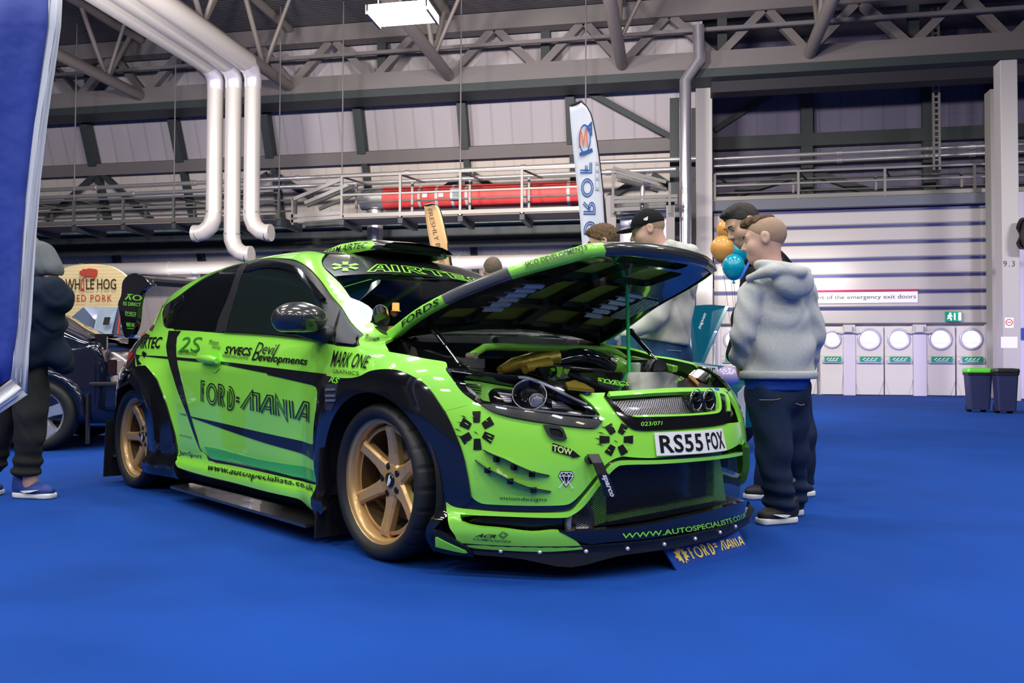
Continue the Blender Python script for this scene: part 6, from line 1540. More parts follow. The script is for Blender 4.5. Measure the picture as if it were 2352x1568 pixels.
# the diamond with crossed bolts
dm = [ribbon2d([(.15, .95), (.85, .95), (1, .72), (.5, .12), (0, .72)], .05, closed=True), ribbon2d([(0, .72), (1, .72)], .045), ribbon2d([(.15, .95), (.3, .72), (.5, .95), (.7, .72), (.85, .95)], .04), ribbon2d([(.3, .72), (.5, .12), (.7, .72)], .04), ribbon2d([(.02, .0), (.36, .42)], .06), ribbon2d([(.98, .0), (.64, .42)], .06), ribbon2d([(-.04, .06), (.08, -.04)], .06), ribbon2d([(1.04, .06), (.92, -.04)], .06)]
V, F = merge2d([([(.1, 1.02), (.9, 1.02), (1.08, .72), (.5, .02), (-.08, .72)], [(0, 1, 2, 3, 4)])]); decal('diamond_badge', V, F, K('4', [(145, 912), (245, 915), (250, 792), (145, 790)]), 'F', BLACKV, off=.003)
V, F = merge2d(dm); decal('diamond_lines', V, F, K('4', [(145, 912), (245, 915), (250, 792), (145, 790)]), 'F', WHITE, off=.0045)
# claw-marked hexagon emblems: six blades round a hexagon
def hexmark(c, cx_, cy_, rx, ry, rot, dom, m, r0=.42, r1=1.0, w0=.18, w1=.24, claws=True, off=.0032, inner=False):
    parts = []
    for k in range(6):
        a = rad(rot+60*k); ca, sa = math.cos(a), math.sin(a)
        P = [(r0, -w0), (r1, -w1), (r1, w1), (r0, w0)]
        parts.append(([(p[0]*ca-p[1]*sa, p[0]*sa+p[1]*ca) for p in P], [(0, 1, 2, 3)]))
    if claws:
        for (x, y, l) in ((-1.15, .45, .5), (-1.3, .1, .45), (-1.2, -.25, .5), (-.2, -.05, .3), (-.95, .78, .4)):
            parts.append(([(x, y), (x+l, y-.16), (x+l*.5, y-.02)], [(0, 1, 2)]))
    V, F = merge2d(parts); V = V*.5+.5
    q = K(c, [(cx_-rx, cy_+ry), (cx_+rx, cy_+ry), (cx_+rx, cy_-ry), (cx_-rx, cy_-ry)])
    decal('hexagon_emblem', V, F, q, dom, m, off=off)
    if claws:
        parts = []
        for (x, y, l) in ((-.72, .42, .28), (.35, .62, .3), (.55, -.2, .35), (-.35, .85, .2), (-.6, -.55, .25), (.6, -.42, .3)):
            parts.append(([(x, y), (x+l*.5, y-.05), (x+l, y-.16), (x+l*.5, y-.11)], [(0, 1, 2, 3)]))
        V, F = merge2d(parts); decal('claw_scratch', V*.5+.5, F, q, dom, GREEN2, off=off+.0015)
hexmark('3', 1035, 605, 118, 128, 92, 'F', BLACKV)
hexmark('4', 568, 552, 125, 125, 60, 'F', BLACKV)
# far corner emblem, partly round the nose
def far_emblem():
    c = np.array([math.atan2(.62, .62), .50]); parts = []
    for k in range(6):
        a = rad(60*k+30); ca, sa = math.cos(a), math.sin(a); P = [(.04, -.017), (.095, -.023), (.095, .023), (.04, .017)]; parts.append(([(c[0]+(p[0]*ca-p[1]*sa)/.85, c[1]+p[0]*sa+p[1]*ca) for p in P], [(0, 1, 2, 3)]))
    V, F = merge2d(parts); P = from_dom(V, 'F'); N = grad(P); shell_mesh('hexagon_emblem', P+N*.003, N, F, 0, BLACKV, car)
far_emblem()
# windscreen band: green hexagon mark and outlined word
hexmark('A', 220, 312, 135, 45, 90, 'T', GREEN2, r0=.32, r1=1.0, w0=.16, w1=.24, claws=False, off=.006)
OUTL = {'A': [[(0, 0), (.25, 0), (.33, .25), (.62, .25), (.65, 0), (.9, 0), (.75, 1), (.4, 1)], [(.38, .45), (.6, .45), (.57, .8), (.5, .8)]], 'I': [[(0, 0), (.25, 0), (.25, 1), (0, 1)]],
        'R': [[(0, 0), (.22, 0), (.22, .35), (.35, .35), (.6, 0), (.88, 0), (.6, .4), (.8, .55), (.8, .85), (.65, 1), (0, 1)], [(.22, .55), (.55, .55), (.58, .8), (.22, .8)]],
        'T': [[(.3, 0), (.55, 0), (.55, .75), (.9, .75), (.9, 1), (-.05, 1), (-.05, .75), (.3, .75)]], 'E': [[(0, 0), (.8, 0), (.8, .22), (.24, .22), (.24, .4), (.7, .4), (.7, .6), (.24, .6), (.24, .78), (.8, .78), (.8, 1), (0, 1)]],
        'C': [[(.2, 0), (.8, 0), (.8, .24), (.3, .24), (.24, .35), (.24, .65), (.3, .76), (.8, .76), (.8, 1), (.2, 1), (0, .8), (0, .2)]]}
def outline_word(s, adv):
    parts = []; x = 0
    for ch, a in zip(s, adv):
        for st in OUTL[ch]: parts.append(ribbon2d([(x+p[0]+.25*p[1]*0, p[1]) for p in st], .07, closed=True))
        x += a
    V, F = merge2d(parts); lo, hi = V.min(0), V.max(0); return (V-lo)/(hi-lo), F
V, F = outline_word('AIRTEC', (1.0, .45, 1.0, 1.0, 1.0, 1.0))
qa = [tuple(p) for p in pix(K('A', [(428, 362), (426, 285)]))]
yl = qa[0][1]; x0, x1 = qa[0][0], qa[1][0]
decal('screen_word', V, F, [qa[0], (x0+.06, -yl+.02, 1.2), (x1+.06, -yl+.02, 1.3), qa[1]], 'T', GREEN2, off=.006)
# ================================================================== PEOPLE
SKIN = mat('skin', (.56, .33, .25), .5, spec=.35, noise=(9, .08))
SKIN2 = mat('skin_pink', (.60, .36, .29), .5, spec=.35, noise=(9, .08))
def fabric(name, col, sc=300, amt=.25, n=(14, .10)): return mat(name, col, .9, spec=.2, bump=(sc, amt, .003), noise=n)
GREYH = fabric('grey_marl', (.47, .475, .465), n=(240, .18))
PALEH = fabric('pale_grey_cotton', (.54, .53, .50))
JEAN = fabric('dark_denim', (.014, .026, .06), 500, .4, (7, .35))
JEANB = fabric('mid_denim', (.035, .09, .20), 500, .4, (9, .35))
NAVY = fabric('navy_jacket', (.010, .016, .032), 200, .3, (6, .25))
BLACKC = fabric('black_cloth', (.010, .010, .012), 200, .3, (6, .2))
CHAR = fabric('charcoal_trousers', (.022, .022, .022), 300, .3, (7, .25))
TEEG = fabric('grey_tee', (.115, .125, .135), 300, .3)
SOLE = mat('white_sole', (.72, .72, .70), .5)
def frame(fwd, up=(0, 0, 1)):
    f = np.array(fwd, float); f /= np.linalg.norm(f); u = np.array(up, float); u = u-f*np.dot(u, f); u /= np.linalg.norm(u)
    r = np.cross(f, u); return np.stack([r, f, u], 1)      # columns right, forward, up
def head_sdf(c, R, s=1.0, plump=0.0):
    def f(P):
        q = ((P-c)@R)/s; x = np.abs(q[:, 0]); qa = np.stack([x, q[:, 1], q[:, 2]], 1)
        d = sd_ell(q, (0, -.012, .030), (.076, .098, .086))
        d = smin(d, sd_ell(q, (0, .022, -.042), (.060+plump*.012, .072, .076)), .03)
        d = smin(d, sd_ell(q, (0, .060, -.092), (.028+plump*.008, .028, .024)), .03)
        d = smin(d, sd_ell(qa, (.036, .055, -.030), (.026+plump*.008, .028, .030)), .025)   # cheeks
        d = smin(d, sd_cap(qa, (.004, .088, .026), (.040, .074, .028), .010, .010), .014)     # brow
        d = smax(d, -sd_ell(qa, (.031, .100, .006), (.017, .020, .011)), .012)               # sockets
        d = smin(d, sd_ell(qa, (.031, .0775, .0125), (.0165, .0125, .0085)), .003)          # upper lids, lowered
        d = smin(d, sd_cap(q, (0, .088, .012), (0, .112, -.028), .0075, .011), .010)           # nose
        d = smin(d, sd_ell(qa, (.010, .098, -.033), (.008, .010, .007)), .006)
        d = smin(d, sd_ell(q, (0, .088, -.062), (.024, .012, .006)), .005)                   # lips
        d = smin(d, sd_ell(q, (0, .086, -.074), (.020, .012, .007)), .005)
        d = smax(d, -sd_cap(qa, (0, .106, -.0675), (.022, .094, -.067), .0022, .0018), .003)
        ear = sd_ell(qa, (.079, -.012, .000), (.011, .021, .033)); ear = smax(ear, -sd_ell(qa, (.090, -.008, .002), (.008, .012, .020)), .006)
        return smin(d, ear, .008)*s
    return f
def make_face(body, c, R, s, eye=True):
    if not eye: return
    for sx in (-1, 1):
        e = c+R@np.array([sx*.031, .0745, .006])*s
        mb = MB(); mb.ball(e, .0118*s, 14, 10); o = mb.build('eye', mat('eye_white', (.72, .70, .68), .15), body)
        mb = MB(); mb.ball(e+R@np.array([0, .0078, -.002])*s, .0056*s, 12, 8); mb.build('iris', mat('iris_dark', (.03, .02, .015), .1), o)
        mb = MB(); mb.tube([c+R@np.array([sx*a, b, z])*s for a, b, z in ((.016, .099, .026), (.030, .097, .031), (.045, .085, .027))], [.003*s, .0042*s, .002*s], 8); mb.build('eyebrow', mat('brow_hair', (.035, .022, .015), .8), body)
def hair(body, c, R, s, material, style):
    def f(P):
        q = ((P-c)@R)/s; th = style.get('thick', .012); w = style.get('wave', .004)
        nz = w*np.sin(q[:, 0]*170+np.sin(q[:, 2]*90)*2)*np.sin(q[:, 1]*150+q[:, 2]*60)
        d = sd_ell(q, (0, -.012, .030), (.076+th*.6, .098+th, .086+th))-nz
        top = style.get('top', 0)
        if top: d = smin(d, sd_ell(q, (0, .022, .098), (.055, .075, top))-nz*1.6, .02)
        # hairline: forehead, temples, round the ears, nape
        cut = np.maximum(q[:, 1]*.9+.0-(q[:, 2]-style.get('fore', .055))*1.1-.062, -1)
        lo = style.get('low', -.035)+np.where(q[:, 1] > -.01, (q[:, 1]+.01)*1.1, 0)
        return smax(smax(d, cut, .008), lo-q[:, 2], .008)*s
    r = .16*s
    return net_obj('hair', f, c-r, c+np.array([r, r, r*1.05]), style.get('h', .0065), material, body)
def hand_sdf(w, d, palm, s=1.0):
    """half-curled hand at wrist w pointing along d with the palm facing palm: palm, four fingers, thumb"""
    R = frame(d, palm); segs = []
    def L(x, y, z): return w+R@np.array([x, y, z])*s
    for i, (x, ln) in enumerate(((-.030, .068), (-.010, .078), (.010, .073), (.029, .058))):
        a = L(x, .082, 0); b = L(x*1.05, .082+ln*.45, .012); c_ = L(x, .082+ln*.75, .034); e = L(x*.9, .082+ln*.80, .056); segs += [(a, b, .0092, .0085), (b, c_, .0085, .0078), (c_, e, .0078, .0065)]
    segs += [(L(-.034, .025, .010), L(-.054, .055, .022), .013, .010), (L(-.054, .055, .022), L(-.050, .085, .034), .010, .008)]
    def f(P):
        q = (P-w)@R/s; d_ = sd_ell(q, (0, .045, 0), (.042, .052, .016))*s
        for a, b, ra, rb in segs: d_ = smin(d_, sd_cap(P, a, b, ra*s, rb*s), .006*s)
        return d_
    return f
def shoe(par, heel, toe, z, body, sole, swoosh=None, name='shoe', roll=0.0):
    h = np.array(heel, float); t = np.array(toe, float); d = t-h; L = np.linalg.norm(d[:2]); f = np.array([d[0]/L, d[1]/L, 0]); r = np.array([f[1], -f[0], 0])
    base = np.array([h[0], h[1], z])
    def X(P): q = P-base; return np.stack([q@r, q@f, q[:, 2]], 1)
    def up(P):
        q = X(P); k = q[:, 1]/L
        d_ = smin(sd_ell(q, (0, .24*L, .062), (.040, .30*L, .055)), sd_ell(q, (0, .66*L, .042), (.048, .34*L, .040)), .05)
        d_ = smin(d_, sd_cap(q, (0, .16*L, .06), (0, .14*L, .112), .040, .042), .03)
        d_ = smax(d_, -sd_cap(q, (0, .15*L, .115), (0, .13*L, .16), .032, .034), .008)
        return smax(d_, .022-q[:, 2], .006)
    o = net_obj(name, up, base-np.array([.3, .3, 0])+f*L/2, base+np.array([.3, .3, .15])+f*L/2, .008, body, par)
    def so(P):
        q = X(P); w = .040+.008*np.clip(q[:, 1]/L, 0, 1); e = np.maximum(np.hypot(q[:, 0]/w, 0), 0)
        d_ = np.hypot(np.maximum(np.abs(q[:, 0])-.012, 0)/(.034), np.maximum(np.abs(q[:, 1]-.5*L)-.36*L, 0)/(.145*L))-1
        return smax(d_*.034, np.abs(q[:, 2]-.0165)-.0155, .004)
    s = net_obj('sole', so, base-np.array([.3, .3, .02])+f*L/2, base+np.array([.3, .3, .06])+f*L/2, .007, sole, o)
    if swoosh:
        for sd in (-1, 1):
            V = []
            for u, w, hh in ((.30, .048, .045), (.42, .051, .036), (.58, .054, .040), (.80, .050, .056), (.56, .052, .052), (.42, .051, .050)): V.append(base+f*u*L+r*sd*(w+.002)+np.array([0, 0, hh]))
            mb = MB(); mb.slab(V, r*sd*.003); mb.build('side_mark', swoosh, o)
    mb = MB()
    for u in (.34, .42, .50, .58): mb.tube([base+f*u*L+r*.022+np.array([0, 0, .118-u*.075]), base+f*(u+.02)*L-r*.022+np.array([0, 0, .118-u*.075])], .003, 6)
    mb.build('laces', mat('lace_grey', (.3, .3, .32), .8), o)
    return o
def folds(P, amp=.006, k=1.0):
    x, y, z = P[:, 0]*k, P[:, 1]*k, P[:, 2]*k
    return amp*(np.sin(13*z+7*x+3*np.sin(5*x+4*z))*np.sin(9*x-6*y+2.5*z)+.6*np.sin(31*z+11*x-17*y+2*np.sin(11*x)))-amp*.9*np.exp(-(np.sin(10*z+9*x-5*y+1.7*np.sin(8*x+6*y))/.22)**2)*(.5+.5*np.sin(7*x+5*z))
def torso_sdf(pts, R):
    """rounded trunk through (centre, half width, half depth) stations"""
    def f(P):
        d = None
        for (a, wa, da), (b, wb, db) in zip(pts[:-1], pts[1:]):
            ax = b-a; L = np.linalg.norm(ax); t = np.clip(((P-a)@ax)/(L*L), 0, 1); c = a+t[:, None]*ax; q = (P-c)@R
            w = wa+(wb-wa)*t; dp = da+(db-da)*t
            e = np.sqrt((q[:, 0]/w)**2+(q[:, 1]/dp)**2+(q[:, 2]/np.minimum(w, dp))**2); v = (e-1)*np.minimum(w, dp)
            d = v if d is None else smin(d, v, .03)
        return d
    return f
def bounds(pts, m): P = np.array(pts); return P.min(0)-m, P.max(0)+m
def chain(segs, k=.03):
    def f(P):
        d = None
        for a, b, ra, rb in segs:
            v = sd_cap(P, a, b, ra, rb); d = v if d is None else smin(d, v, k)
        return d
    return f
def body_mesh(t, hc, HR_, hs, plump, segs, hands=(), skin=SKIN, h=.0075):
    hf = head_sdf(hc, HR_, hs, plump); cf = chain(segs, .02)
    def f(P):
        d = smin(hf(P), cf(P), .018)
        for g in hands: d = smin(d, g(P), .012)
        return d
    pts = [hc+.14, hc-.14]+[a for s_ in segs for a in s_[:2]]
    lo, hi = bounds(pts, .12); return net_obj('body', f, lo, hi, h, skin, t)

# ---- boy in the grey hoodie, standing right of the car with his back to us
def boy():
    D = 4.17; g = at_d(1795, 1200, D)
    t = empty('person', (float(g[0]), float(g[1]), 0)); tag(t, 'boy in a light grey hoodie and dark jeans standing with his back turned', 'person'); O = np.array(t.location)
    def p(x, y, d=0.0): return at_d(x, y, D+d)-O
    hc = p(1756, 552, .02); look = C_RT*-.93+C_FW*.38-C_UP*.14; R = frame(look)
    neck = p(1768, 612, .02); lsh = p(1722, 665, .02); rsh = p(1846, 652, .02); pel = p(1782, 880, .02)
    lel = p(1702, 772, -.03); lwr = p(1700, 836, .06); rel = p(1872, 770, .04); rwr = p(1862, 842, .14)
    lh, rh = p(1758, 905, .02), p(1808, 905, .06); lk, rk = p(1776, 1045, -.02), p(1812, 1035, .12); la, ra_ = p(1790, 1170, .0), p(1824, 1146, .20)
    segs = [(hc-R@np.array([0, .02, .03]), neck, .052, .056), (neck, p(1782, 700, .02), .06, .09), (p(1782, 700, .02), pel, .09, .08), (lsh, lel, .045, .038), (lel, lwr, .036, .026), (rsh, rel, .045, .038), (rel, rwr, .036, .026), (lh, lk, .075, .05), (lk, la, .048, .036), (rh, rk, .075, .05), (rk, ra_, .048, .036)]
    hand = hand_sdf(lwr, lwr-lel+C_FW*.1, C_RT, .85)
    b = body_mesh(t, hc, R, .98, .5, segs, [hand], SKIN2, .008); make_face(b, hc, R, .98)
    hair(b, hc, R, .98, mat('short_fair_hair', (.34, .225, .155), .85, bump=(260, .6, .004)), dict(thick=.003, wave=.001, low=-.045, fore=.062))
    def quiff(P):
        q = ((P-hc)@R)/.98; nz = .006*np.sin(q[:, 1]*120+q[:, 0]*160)*np.sin(q[:, 2]*90)
        return smax(sd_ell(q, (0, .020, .098), (.050, .088, .034))-nz, -sd_ell(q, (0, -.012, .030), (.074, .095, .085)), .005)
    net_obj('hair_top', quiff, hc-.15, hc+.17, .006, mat('brown_hair', (.10, .055, .028), .8, bump=(200, .8, .006)), b)
    # hoodie
    X = np.array([C_RT[0], C_RT[1], 0]); X /= np.linalg.norm(X); RT = np.stack([X*.96+C_FW*np.array([1, 1, 0])*.28, np.cross([0, 0, 1], X*.96+C_FW*np.array([1, 1, 0])*.28), [0, 0, 1.0]], 1)
    RT[:, 0] /= np.linalg.norm(RT[:, 0]); RT[:, 1] /= np.linalg.norm(RT[:, 1])
    st = [(p(1788, 855, .04), .188, .135), (p(1788, 800, .04), .180, .135), (p(1786, 730, .04), .172, .130), (p(1784, 675, .03), .155, .112), (p(1776, 640, .03), .085, .08)]
    tf = torso_sdf(st, RT); hem = p(1786, 868, .04)[2]
    slv = chain([(p(1728, 676, -.02), p(1706, 768, -.05), .066, .058), (p(1706, 768, -.05), p(1698, 822, .05), .056, .048), (p(1842, 668, .02), p(1868, 765, .05), .068, .058), (p(1868, 765, .05), p(1858, 835, .15), .056, .045)], .02)
    def hood(P):
        c = p(1782, 640, -.045); q = (P-c)@RT
        rg = np.hypot(q[:, 0]*.92, (q[:, 1]+.02)*1.0)
        tor = np.hypot(rg-.080, (q[:, 2]-.040)*1.0+.25*q[:, 0])-.026
        bag = sd_ell(q, (.040, -.085, -.022), (.110, .050, .080))
        fold_ = chain([((-.135, .02, .0), (-.075, -.095, .030), .020, .026), ((-.075, -.095, .030), (.045, -.125, .022), .026, .024), ((.045, -.125, .022), (.125, -.06, .030), .024, .026)], .03)(q)
        return smin(smin(tor, bag, .035), fold_, .010)-folds(P*1.5, .0025)
    def hf(P):
        d = smin(tf(P)-folds(P+O*.3, .0065), slv(P)-folds(P*1.7+.3, .006), .010)
        d = smin(d, hood(P), .010)
        d = smax(d, hem-P[:, 2], .012)
        d = np.maximum(d, -sd_cap(P, neck-np.array([0, 0, .02]), hc, .056, .060))
        return np.maximum(d, -sd_cap(P, lwr-(lel-lwr)*.02, lwr+(lwr-lel)*1.2, .03, .04))
    lo, hi = bounds([s_[0] for s_ in st]+[lel, rel, lwr, rwr, p(1782, 600)], .26); hd = net_obj('hoodie', hf, lo, hi, .0095, GREYH, t)
    # ribbed waistband, blue shirt below, jeans
    def band(P): q = P-hem; return smax(np.abs(tf(P)-.000)-.011, np.abs(P[:, 2]-hem-.016)-.020, .008)
    net_obj('waistband', band, hem-np.array([.0, 0, .1]) if False else p(1786, 860, .04)-[.3, .3, .1], p(1786, 860, .04)+[.3, .3, .1], .009, GREYH, hd)
    zb = p(1786, 897, 0)[2]
    def tee(P): return smax(smax(torso_sdf([(p(1784, 890, .04), .168, .122), (p(1786, 830, .04), .18, .13)], RT)(P)-folds(P, .004), zb-P[:, 2], .004), P[:, 2]-hem-.01, .01)
    net_obj('tee_shirt', tee, p(1784, 890, .04)-[.28, .28, .12], p(1784, 890, .04)+[.28, .28, .12], .010, fabric('royal_blue_tee', (.012, .05, .28)), t)
    lg = chain([(p(1762, 900, .03), p(1778, 1040, -.01), .105, .083), (p(1778, 1040, -.01), p(1790, 1150, .01), .080, .074), (p(1814, 900, .07), p(1818, 1035, .14), .100, .080), (p(1818, 1035, .14), p(1826, 1130, .21), .078, .070)], .035)
    def jn(P):
        d = smin(lg(P), torso_sdf([(p(1788, 905, .05), .150, .115), (p(1788, 885, .05), .158, .118)], RT)(P), .03)
        low = np.exp(-((P[:, 2]-.12)/.09)**2)
        return smax(d-folds(P+.7, .006)-low*.010*np.sin(P[:, 2]*85+P[:, 0]*9), .05-P[:, 2], .01)
    lo, hi = bounds([p(1762, 870), la, ra_], .2); j = net_obj('jeans', jn, lo, hi, .0095, JEAN, t)
    for (a, b_) in (((1744, 918), (1808, 912)), ((1828, 926), (1848, 928))):
        A, B = p(*a, -.09), p(*b_, -.07); mid = (A+B)/2-C_FW*.012-np.array([0, 0, .006]); mb = MB(); mb.tube([A, mid, B], .0016, 6); mb.build('pocket_stitch', mat('stitch', (.45, .22, .10), .7), j)
    a, d = at_d(1825, 1190, D+.03)-O, at_d(1742, 1196, D-.05)-O; shoe(t, a, d, 0, mat('trainer_black', (.012, .012, .014), .6), SOLE, WHITE)
    a, d = at_d(1838, 1172, D+.24)-O, at_d(1768, 1180, D+.16)-O; shoe(t, a, d, 0, mat('trainer_black', (.012, .012, .014), .6), SOLE, WHITE)
boy()

# ---- man in black behind the boy, leaning towards the car
def man():
    D = 4.95; g = at_d(1795, 1140, D)
    t = empty('person', (float(g[0]), float(g[1]), 0)); tag(t, 'dark haired man in black clothes leaning forward behind the boy in the hoodie', 'person'); O = np.array(t.location)
    def p(x, y, d=0.0): return at_d(x, y, D+d)-O
    hc = p(1706, 517, .0); look = C_RT*-.80-C_FW*.22-C_UP*.46; R = frame(look, np.array([0, 0, 1])*.9-C_RT*.3)
    neck = p(1752, 585, .05)
    segs = [(hc-R@np.array([0, .02, .03]), neck, .055, .06), (neck, p(1775, 700, .08), .07, .11), (p(1775, 700, .08), p(1790, 830, .07), .11, .08), (p(1785, 850, 0), p(1775, 1000, 0), .06, .05), (p(1775, 1000, 0), p(1762, 1120, 0), .048, .038), (p(1812, 850, .1), p(1838, 1000, .12), .06, .05), (p(1838, 1000, .12), p(1850, 1110, .12), .048, .038)]
    b = body_mesh(t, hc, R, 1.04, .2, segs, [], SKIN, .008); make_face(b, hc, R, 1.04)
    hair(b, hc, R, 1.04, mat('black_hair', (.018, .013, .010), .7, bump=(240, .7, .005)), dict(thick=.006, wave=.002, low=-.02, fore=.058, top=.028))
    X = np.array([C_RT[0], C_RT[1], 0]); RT = frame(-X+C_FW*[1, 1, 0]*.1)
    st = [(p(1780, 850, .05), .18, .17), (p(1778, 750, .05), .20, .17), (p(1766, 650, .05), .19, .15), (p(1756, 605, .05), .12, .10)]
    tf = torso_sdf(st, RT); arm = chain([(p(1735, 640, -.14), p(1712, 730, -.17), .075, .07), (p(1712, 730, -.17), p(1692, 815, -.12), .066, .06), (p(1800, 630, .18), p(1832, 735, .2), .08, .07), (p(1832, 735, .2), p(1800, 820, .2), .066, .06)], .03)
    hem = p(1780, 860, 0)[2]
    col = chain([(p(1722, 600, -.05), p(1772, 575, .02), .028, .032), (p(1772, 575, .02), p(1812, 610, .12), .032, .030)], .02)
    def jf(P): return smax(smin(smin(tf(P), arm(P), .03), col(P), .02)-folds(P, .006), hem-P[:, 2], .01)
    lo, hi = bounds([s_[0] for s_ in st]+[p(1692, 815, -.1), p(1832, 735, .2)], .25); net_obj('jacket', jf, lo, hi, .011, BLACKC, t)
    lg = chain([(p(1772, 850, 0), p(1770, 1000, -.02), .105, .085), (p(1770, 1000, -.02), p(1758, 1118, -.0), .08, .065), (p(1812, 850, .1), p(1838, 1000, .12), .105, .085), (p(1838, 1000, .12), p(1848, 1110, .13), .08, .062)], .04)
    lo, hi = bounds([p(1772, 830), p(1848, 1120, .1)], .22); net_obj('trousers', lambda P: smax(lg(P)-folds(P, .005), .06-P[:, 2], .01), lo, hi, .012, JEAN, t)
    mb = MB(); mb.tube([p(1702, 640, -.19), p(1708, 628, -.2), p(1722, 600, -.16)], .008, 8); mb.build('lanyard', mat('lanyard_blue', (.02, .10, .5), .6), t)
    a, d = at_d(1866, 1140, D+.1)-O, at_d(1790, 1148, D+.0)-O; shoe(t, d+(a-d)*.0+C_RT*.0, a, 0, mat('trainer_black', (.012, .012, .014), .6), SOLE)
    a, d = at_d(1790, 1142, D+.02)-O, at_d(1712, 1142, D-.06)-O; shoe(t, a, d, 0, mat('trainer_black', (.012, .012, .014), .6), SOLE)
man()

# ---- man in the black cap across the bonnet
def capman():
    D = 5.6; g = at_d(1520, 1060, D)
    t = empty('person', (float(g[0]), float(g[1]), 0)); tag(t, 'man in a black baseball cap and pale grey hooded top beyond the raised bonnet', 'person'); O = np.array(t.location)
    def p(x, y, d=0.0): return at_d(x, y, D+d)-O
    hc = p(1488, 530, 0); look = C_RT*-.93+C_FW*.12-C_UP*.25; R = frame(look)
    neck = p(1520, 590, 0); gz = -O[2]
    segs = [(hc-R@np.array([0, .03, .02]), neck, .062, .068), (neck, p(1535, 690, 0), .09, .15), (p(1535, 690, 0), p(1520, 800, 0), .15, .15), (p(1500, 820, 0), p(1500, 960, 0), .09, .06), (p(1500, 960, 0), at_d(1500, 1095, D)-O, .055, .04), (p(1550, 820, .05), p(1550, 960, .05), .09, .06), (p(1550, 960, .05), at_d(1550, 1090, D+.05)-O, .055, .04)]
    b = body_mesh(t, hc, R, 1.06, 1.0, segs, [], SKIN2, .0075); make_face(b, hc, R, 1.06)
    hair(b, hc, R, 1.06, mat('cropped_hair', (.36, .235, .16), .85, bump=(260, .6, .004)), dict(thick=.0025, wave=.001, low=-.05, fore=.06))
    s = 1.06
    def cap(P):
        q = ((P-hc)@R)/s; d = sd_ell(q, (0, -.010, .040), (.086, .106, .095)); d = smax(d, .030-q[:, 2]+.12*q[:, 1]*0, .006)
        return d*s
    c = net_obj('cap', cap, hc-.2, hc+.22, .0075, BLACKC, t)
    def brim(P):
        q = ((P-hc)@R)/s; e = np.hypot(q[:, 0]/.082, (q[:, 1]-.075)/.115)-1
        return smax(smax(e*.08, np.abs(q[:, 2]-.036+.9*q[:, 0]**2-.05*(q[:, 1]-.08))-.0045, .003), .02-q[:, 1], .01)*s
    net_obj('brim', brim, hc-.25, hc+.27, .0055, BLACKC, c)
    e = hc+R@np.array([-.091, -.005, .062])*s; q = [e+R@np.array([0, a, z]) for a, z in ((-.020, -.008), (.004, -.012), (.004, .012), (-.020, .012))]
    mb = MB(); mb.slab([e+R@np.array([-.003, a, z]) for a, z in ((-.014, .012), (.018, .004), (.018, -.006), (.004, -.012), (-.006, -.012))], R@np.array([.004, 0, 0])); mb.build('cap_flag', WHITE, c)
    mb = MB(); mb.ball(hc+R@np.array([0, .0865, .078])*s, (.016, .016, .019), 12, 8); mb.build('cap_badge', WHITE, c)
    X = np.array([C_RT[0], C_RT[1], 0]); RT = frame(-X*.92+C_FW*[1, 1, 0]*.35)
    st = [(p(1518, 775, .0), .185, .18), (p(1528, 700, .0), .20, .185), (p(1545, 640, .0), .20, .16), (p(1545, 605, 0), .14, .12)]
    tf = torso_sdf(st, RT); hem = p(1518, 786, 0)[2]
    arm = chain([(p(1545, 635, -.17), p(1500, 730, -.22), .078, .07), (p(1500, 730, -.22), p(1440, 770, -.2), .066, .055), (p(1540, 630, .18), p(1520, 740, .2), .08, .07)], .03)
    hd = chain([(p(1506, 598, -.09), p(1536, 568, -.07), .026, .040), (p(1536, 568, -.07), p(1585, 584, .03), .046, .055), (p(1585, 584, .03), p(1610, 605, .10), .055, .05)], .03)
    def jf(P): return smax(smin(smin(tf(P), arm(P), .03), hd(P), .02)-folds(P, .008), hem-P[:, 2]-.03*np.sin(P[:, 0]*6), .01)
    lo, hi = bounds([s_[0] for s_ in st]+[p(1440, 770, -.2), p(1520, 740, .2), p(1590, 590)], .25); net_obj('hooded_top', jf, lo, hi, .0105, PALEH, t)
    lg = chain([(p(1500, 815, -.05), p(1500, 960, 0), .125, .09), (p(1500, 960, 0), at_d(1500, 1085, D)-O, .085, .065), (p(1548, 815, .06), p(1550, 960, .06), .125, .09), (p(1550, 960, .06), at_d(1550, 1082, D+.05)-O, .085, .065)], .05)
    lo, hi = bounds([p(1500, 780), p(1550, 1090)], .25); j = net_obj('jeans', lambda P: smax(smin(lg(P), torso_sdf([(p(1520, 830, 0), .165, .15), (p(1520, 785, 0), .17, .155)], RT)(P), .04)-folds(P, .006), P[:, 2]-hem-.03, .01), lo, hi, .0125, JEANB, t)
    mb = MB(); A, B = p(1520, 803, -.17), p(1565, 806, -.13); mb.tube([A, (A+B)/2-C_FW*.02, B], .0018, 6); mb.build('pocket_stitch', mat('stitch_pale', (.4, .45, .5), .7), j)
    for x, dd in ((1500, 0), (1550, .05)):
        f = at_z(x+15, 1098)-O; f = at_d(x, 1090, D+dd)-O; f[2] = 0; shoe(t, f+C_RT*[.08, .08, 0], f-C_RT*[.20, .20, 0], 0, mat('trainer_black', (.012, .012, .014), .6), SOLE)
capman()

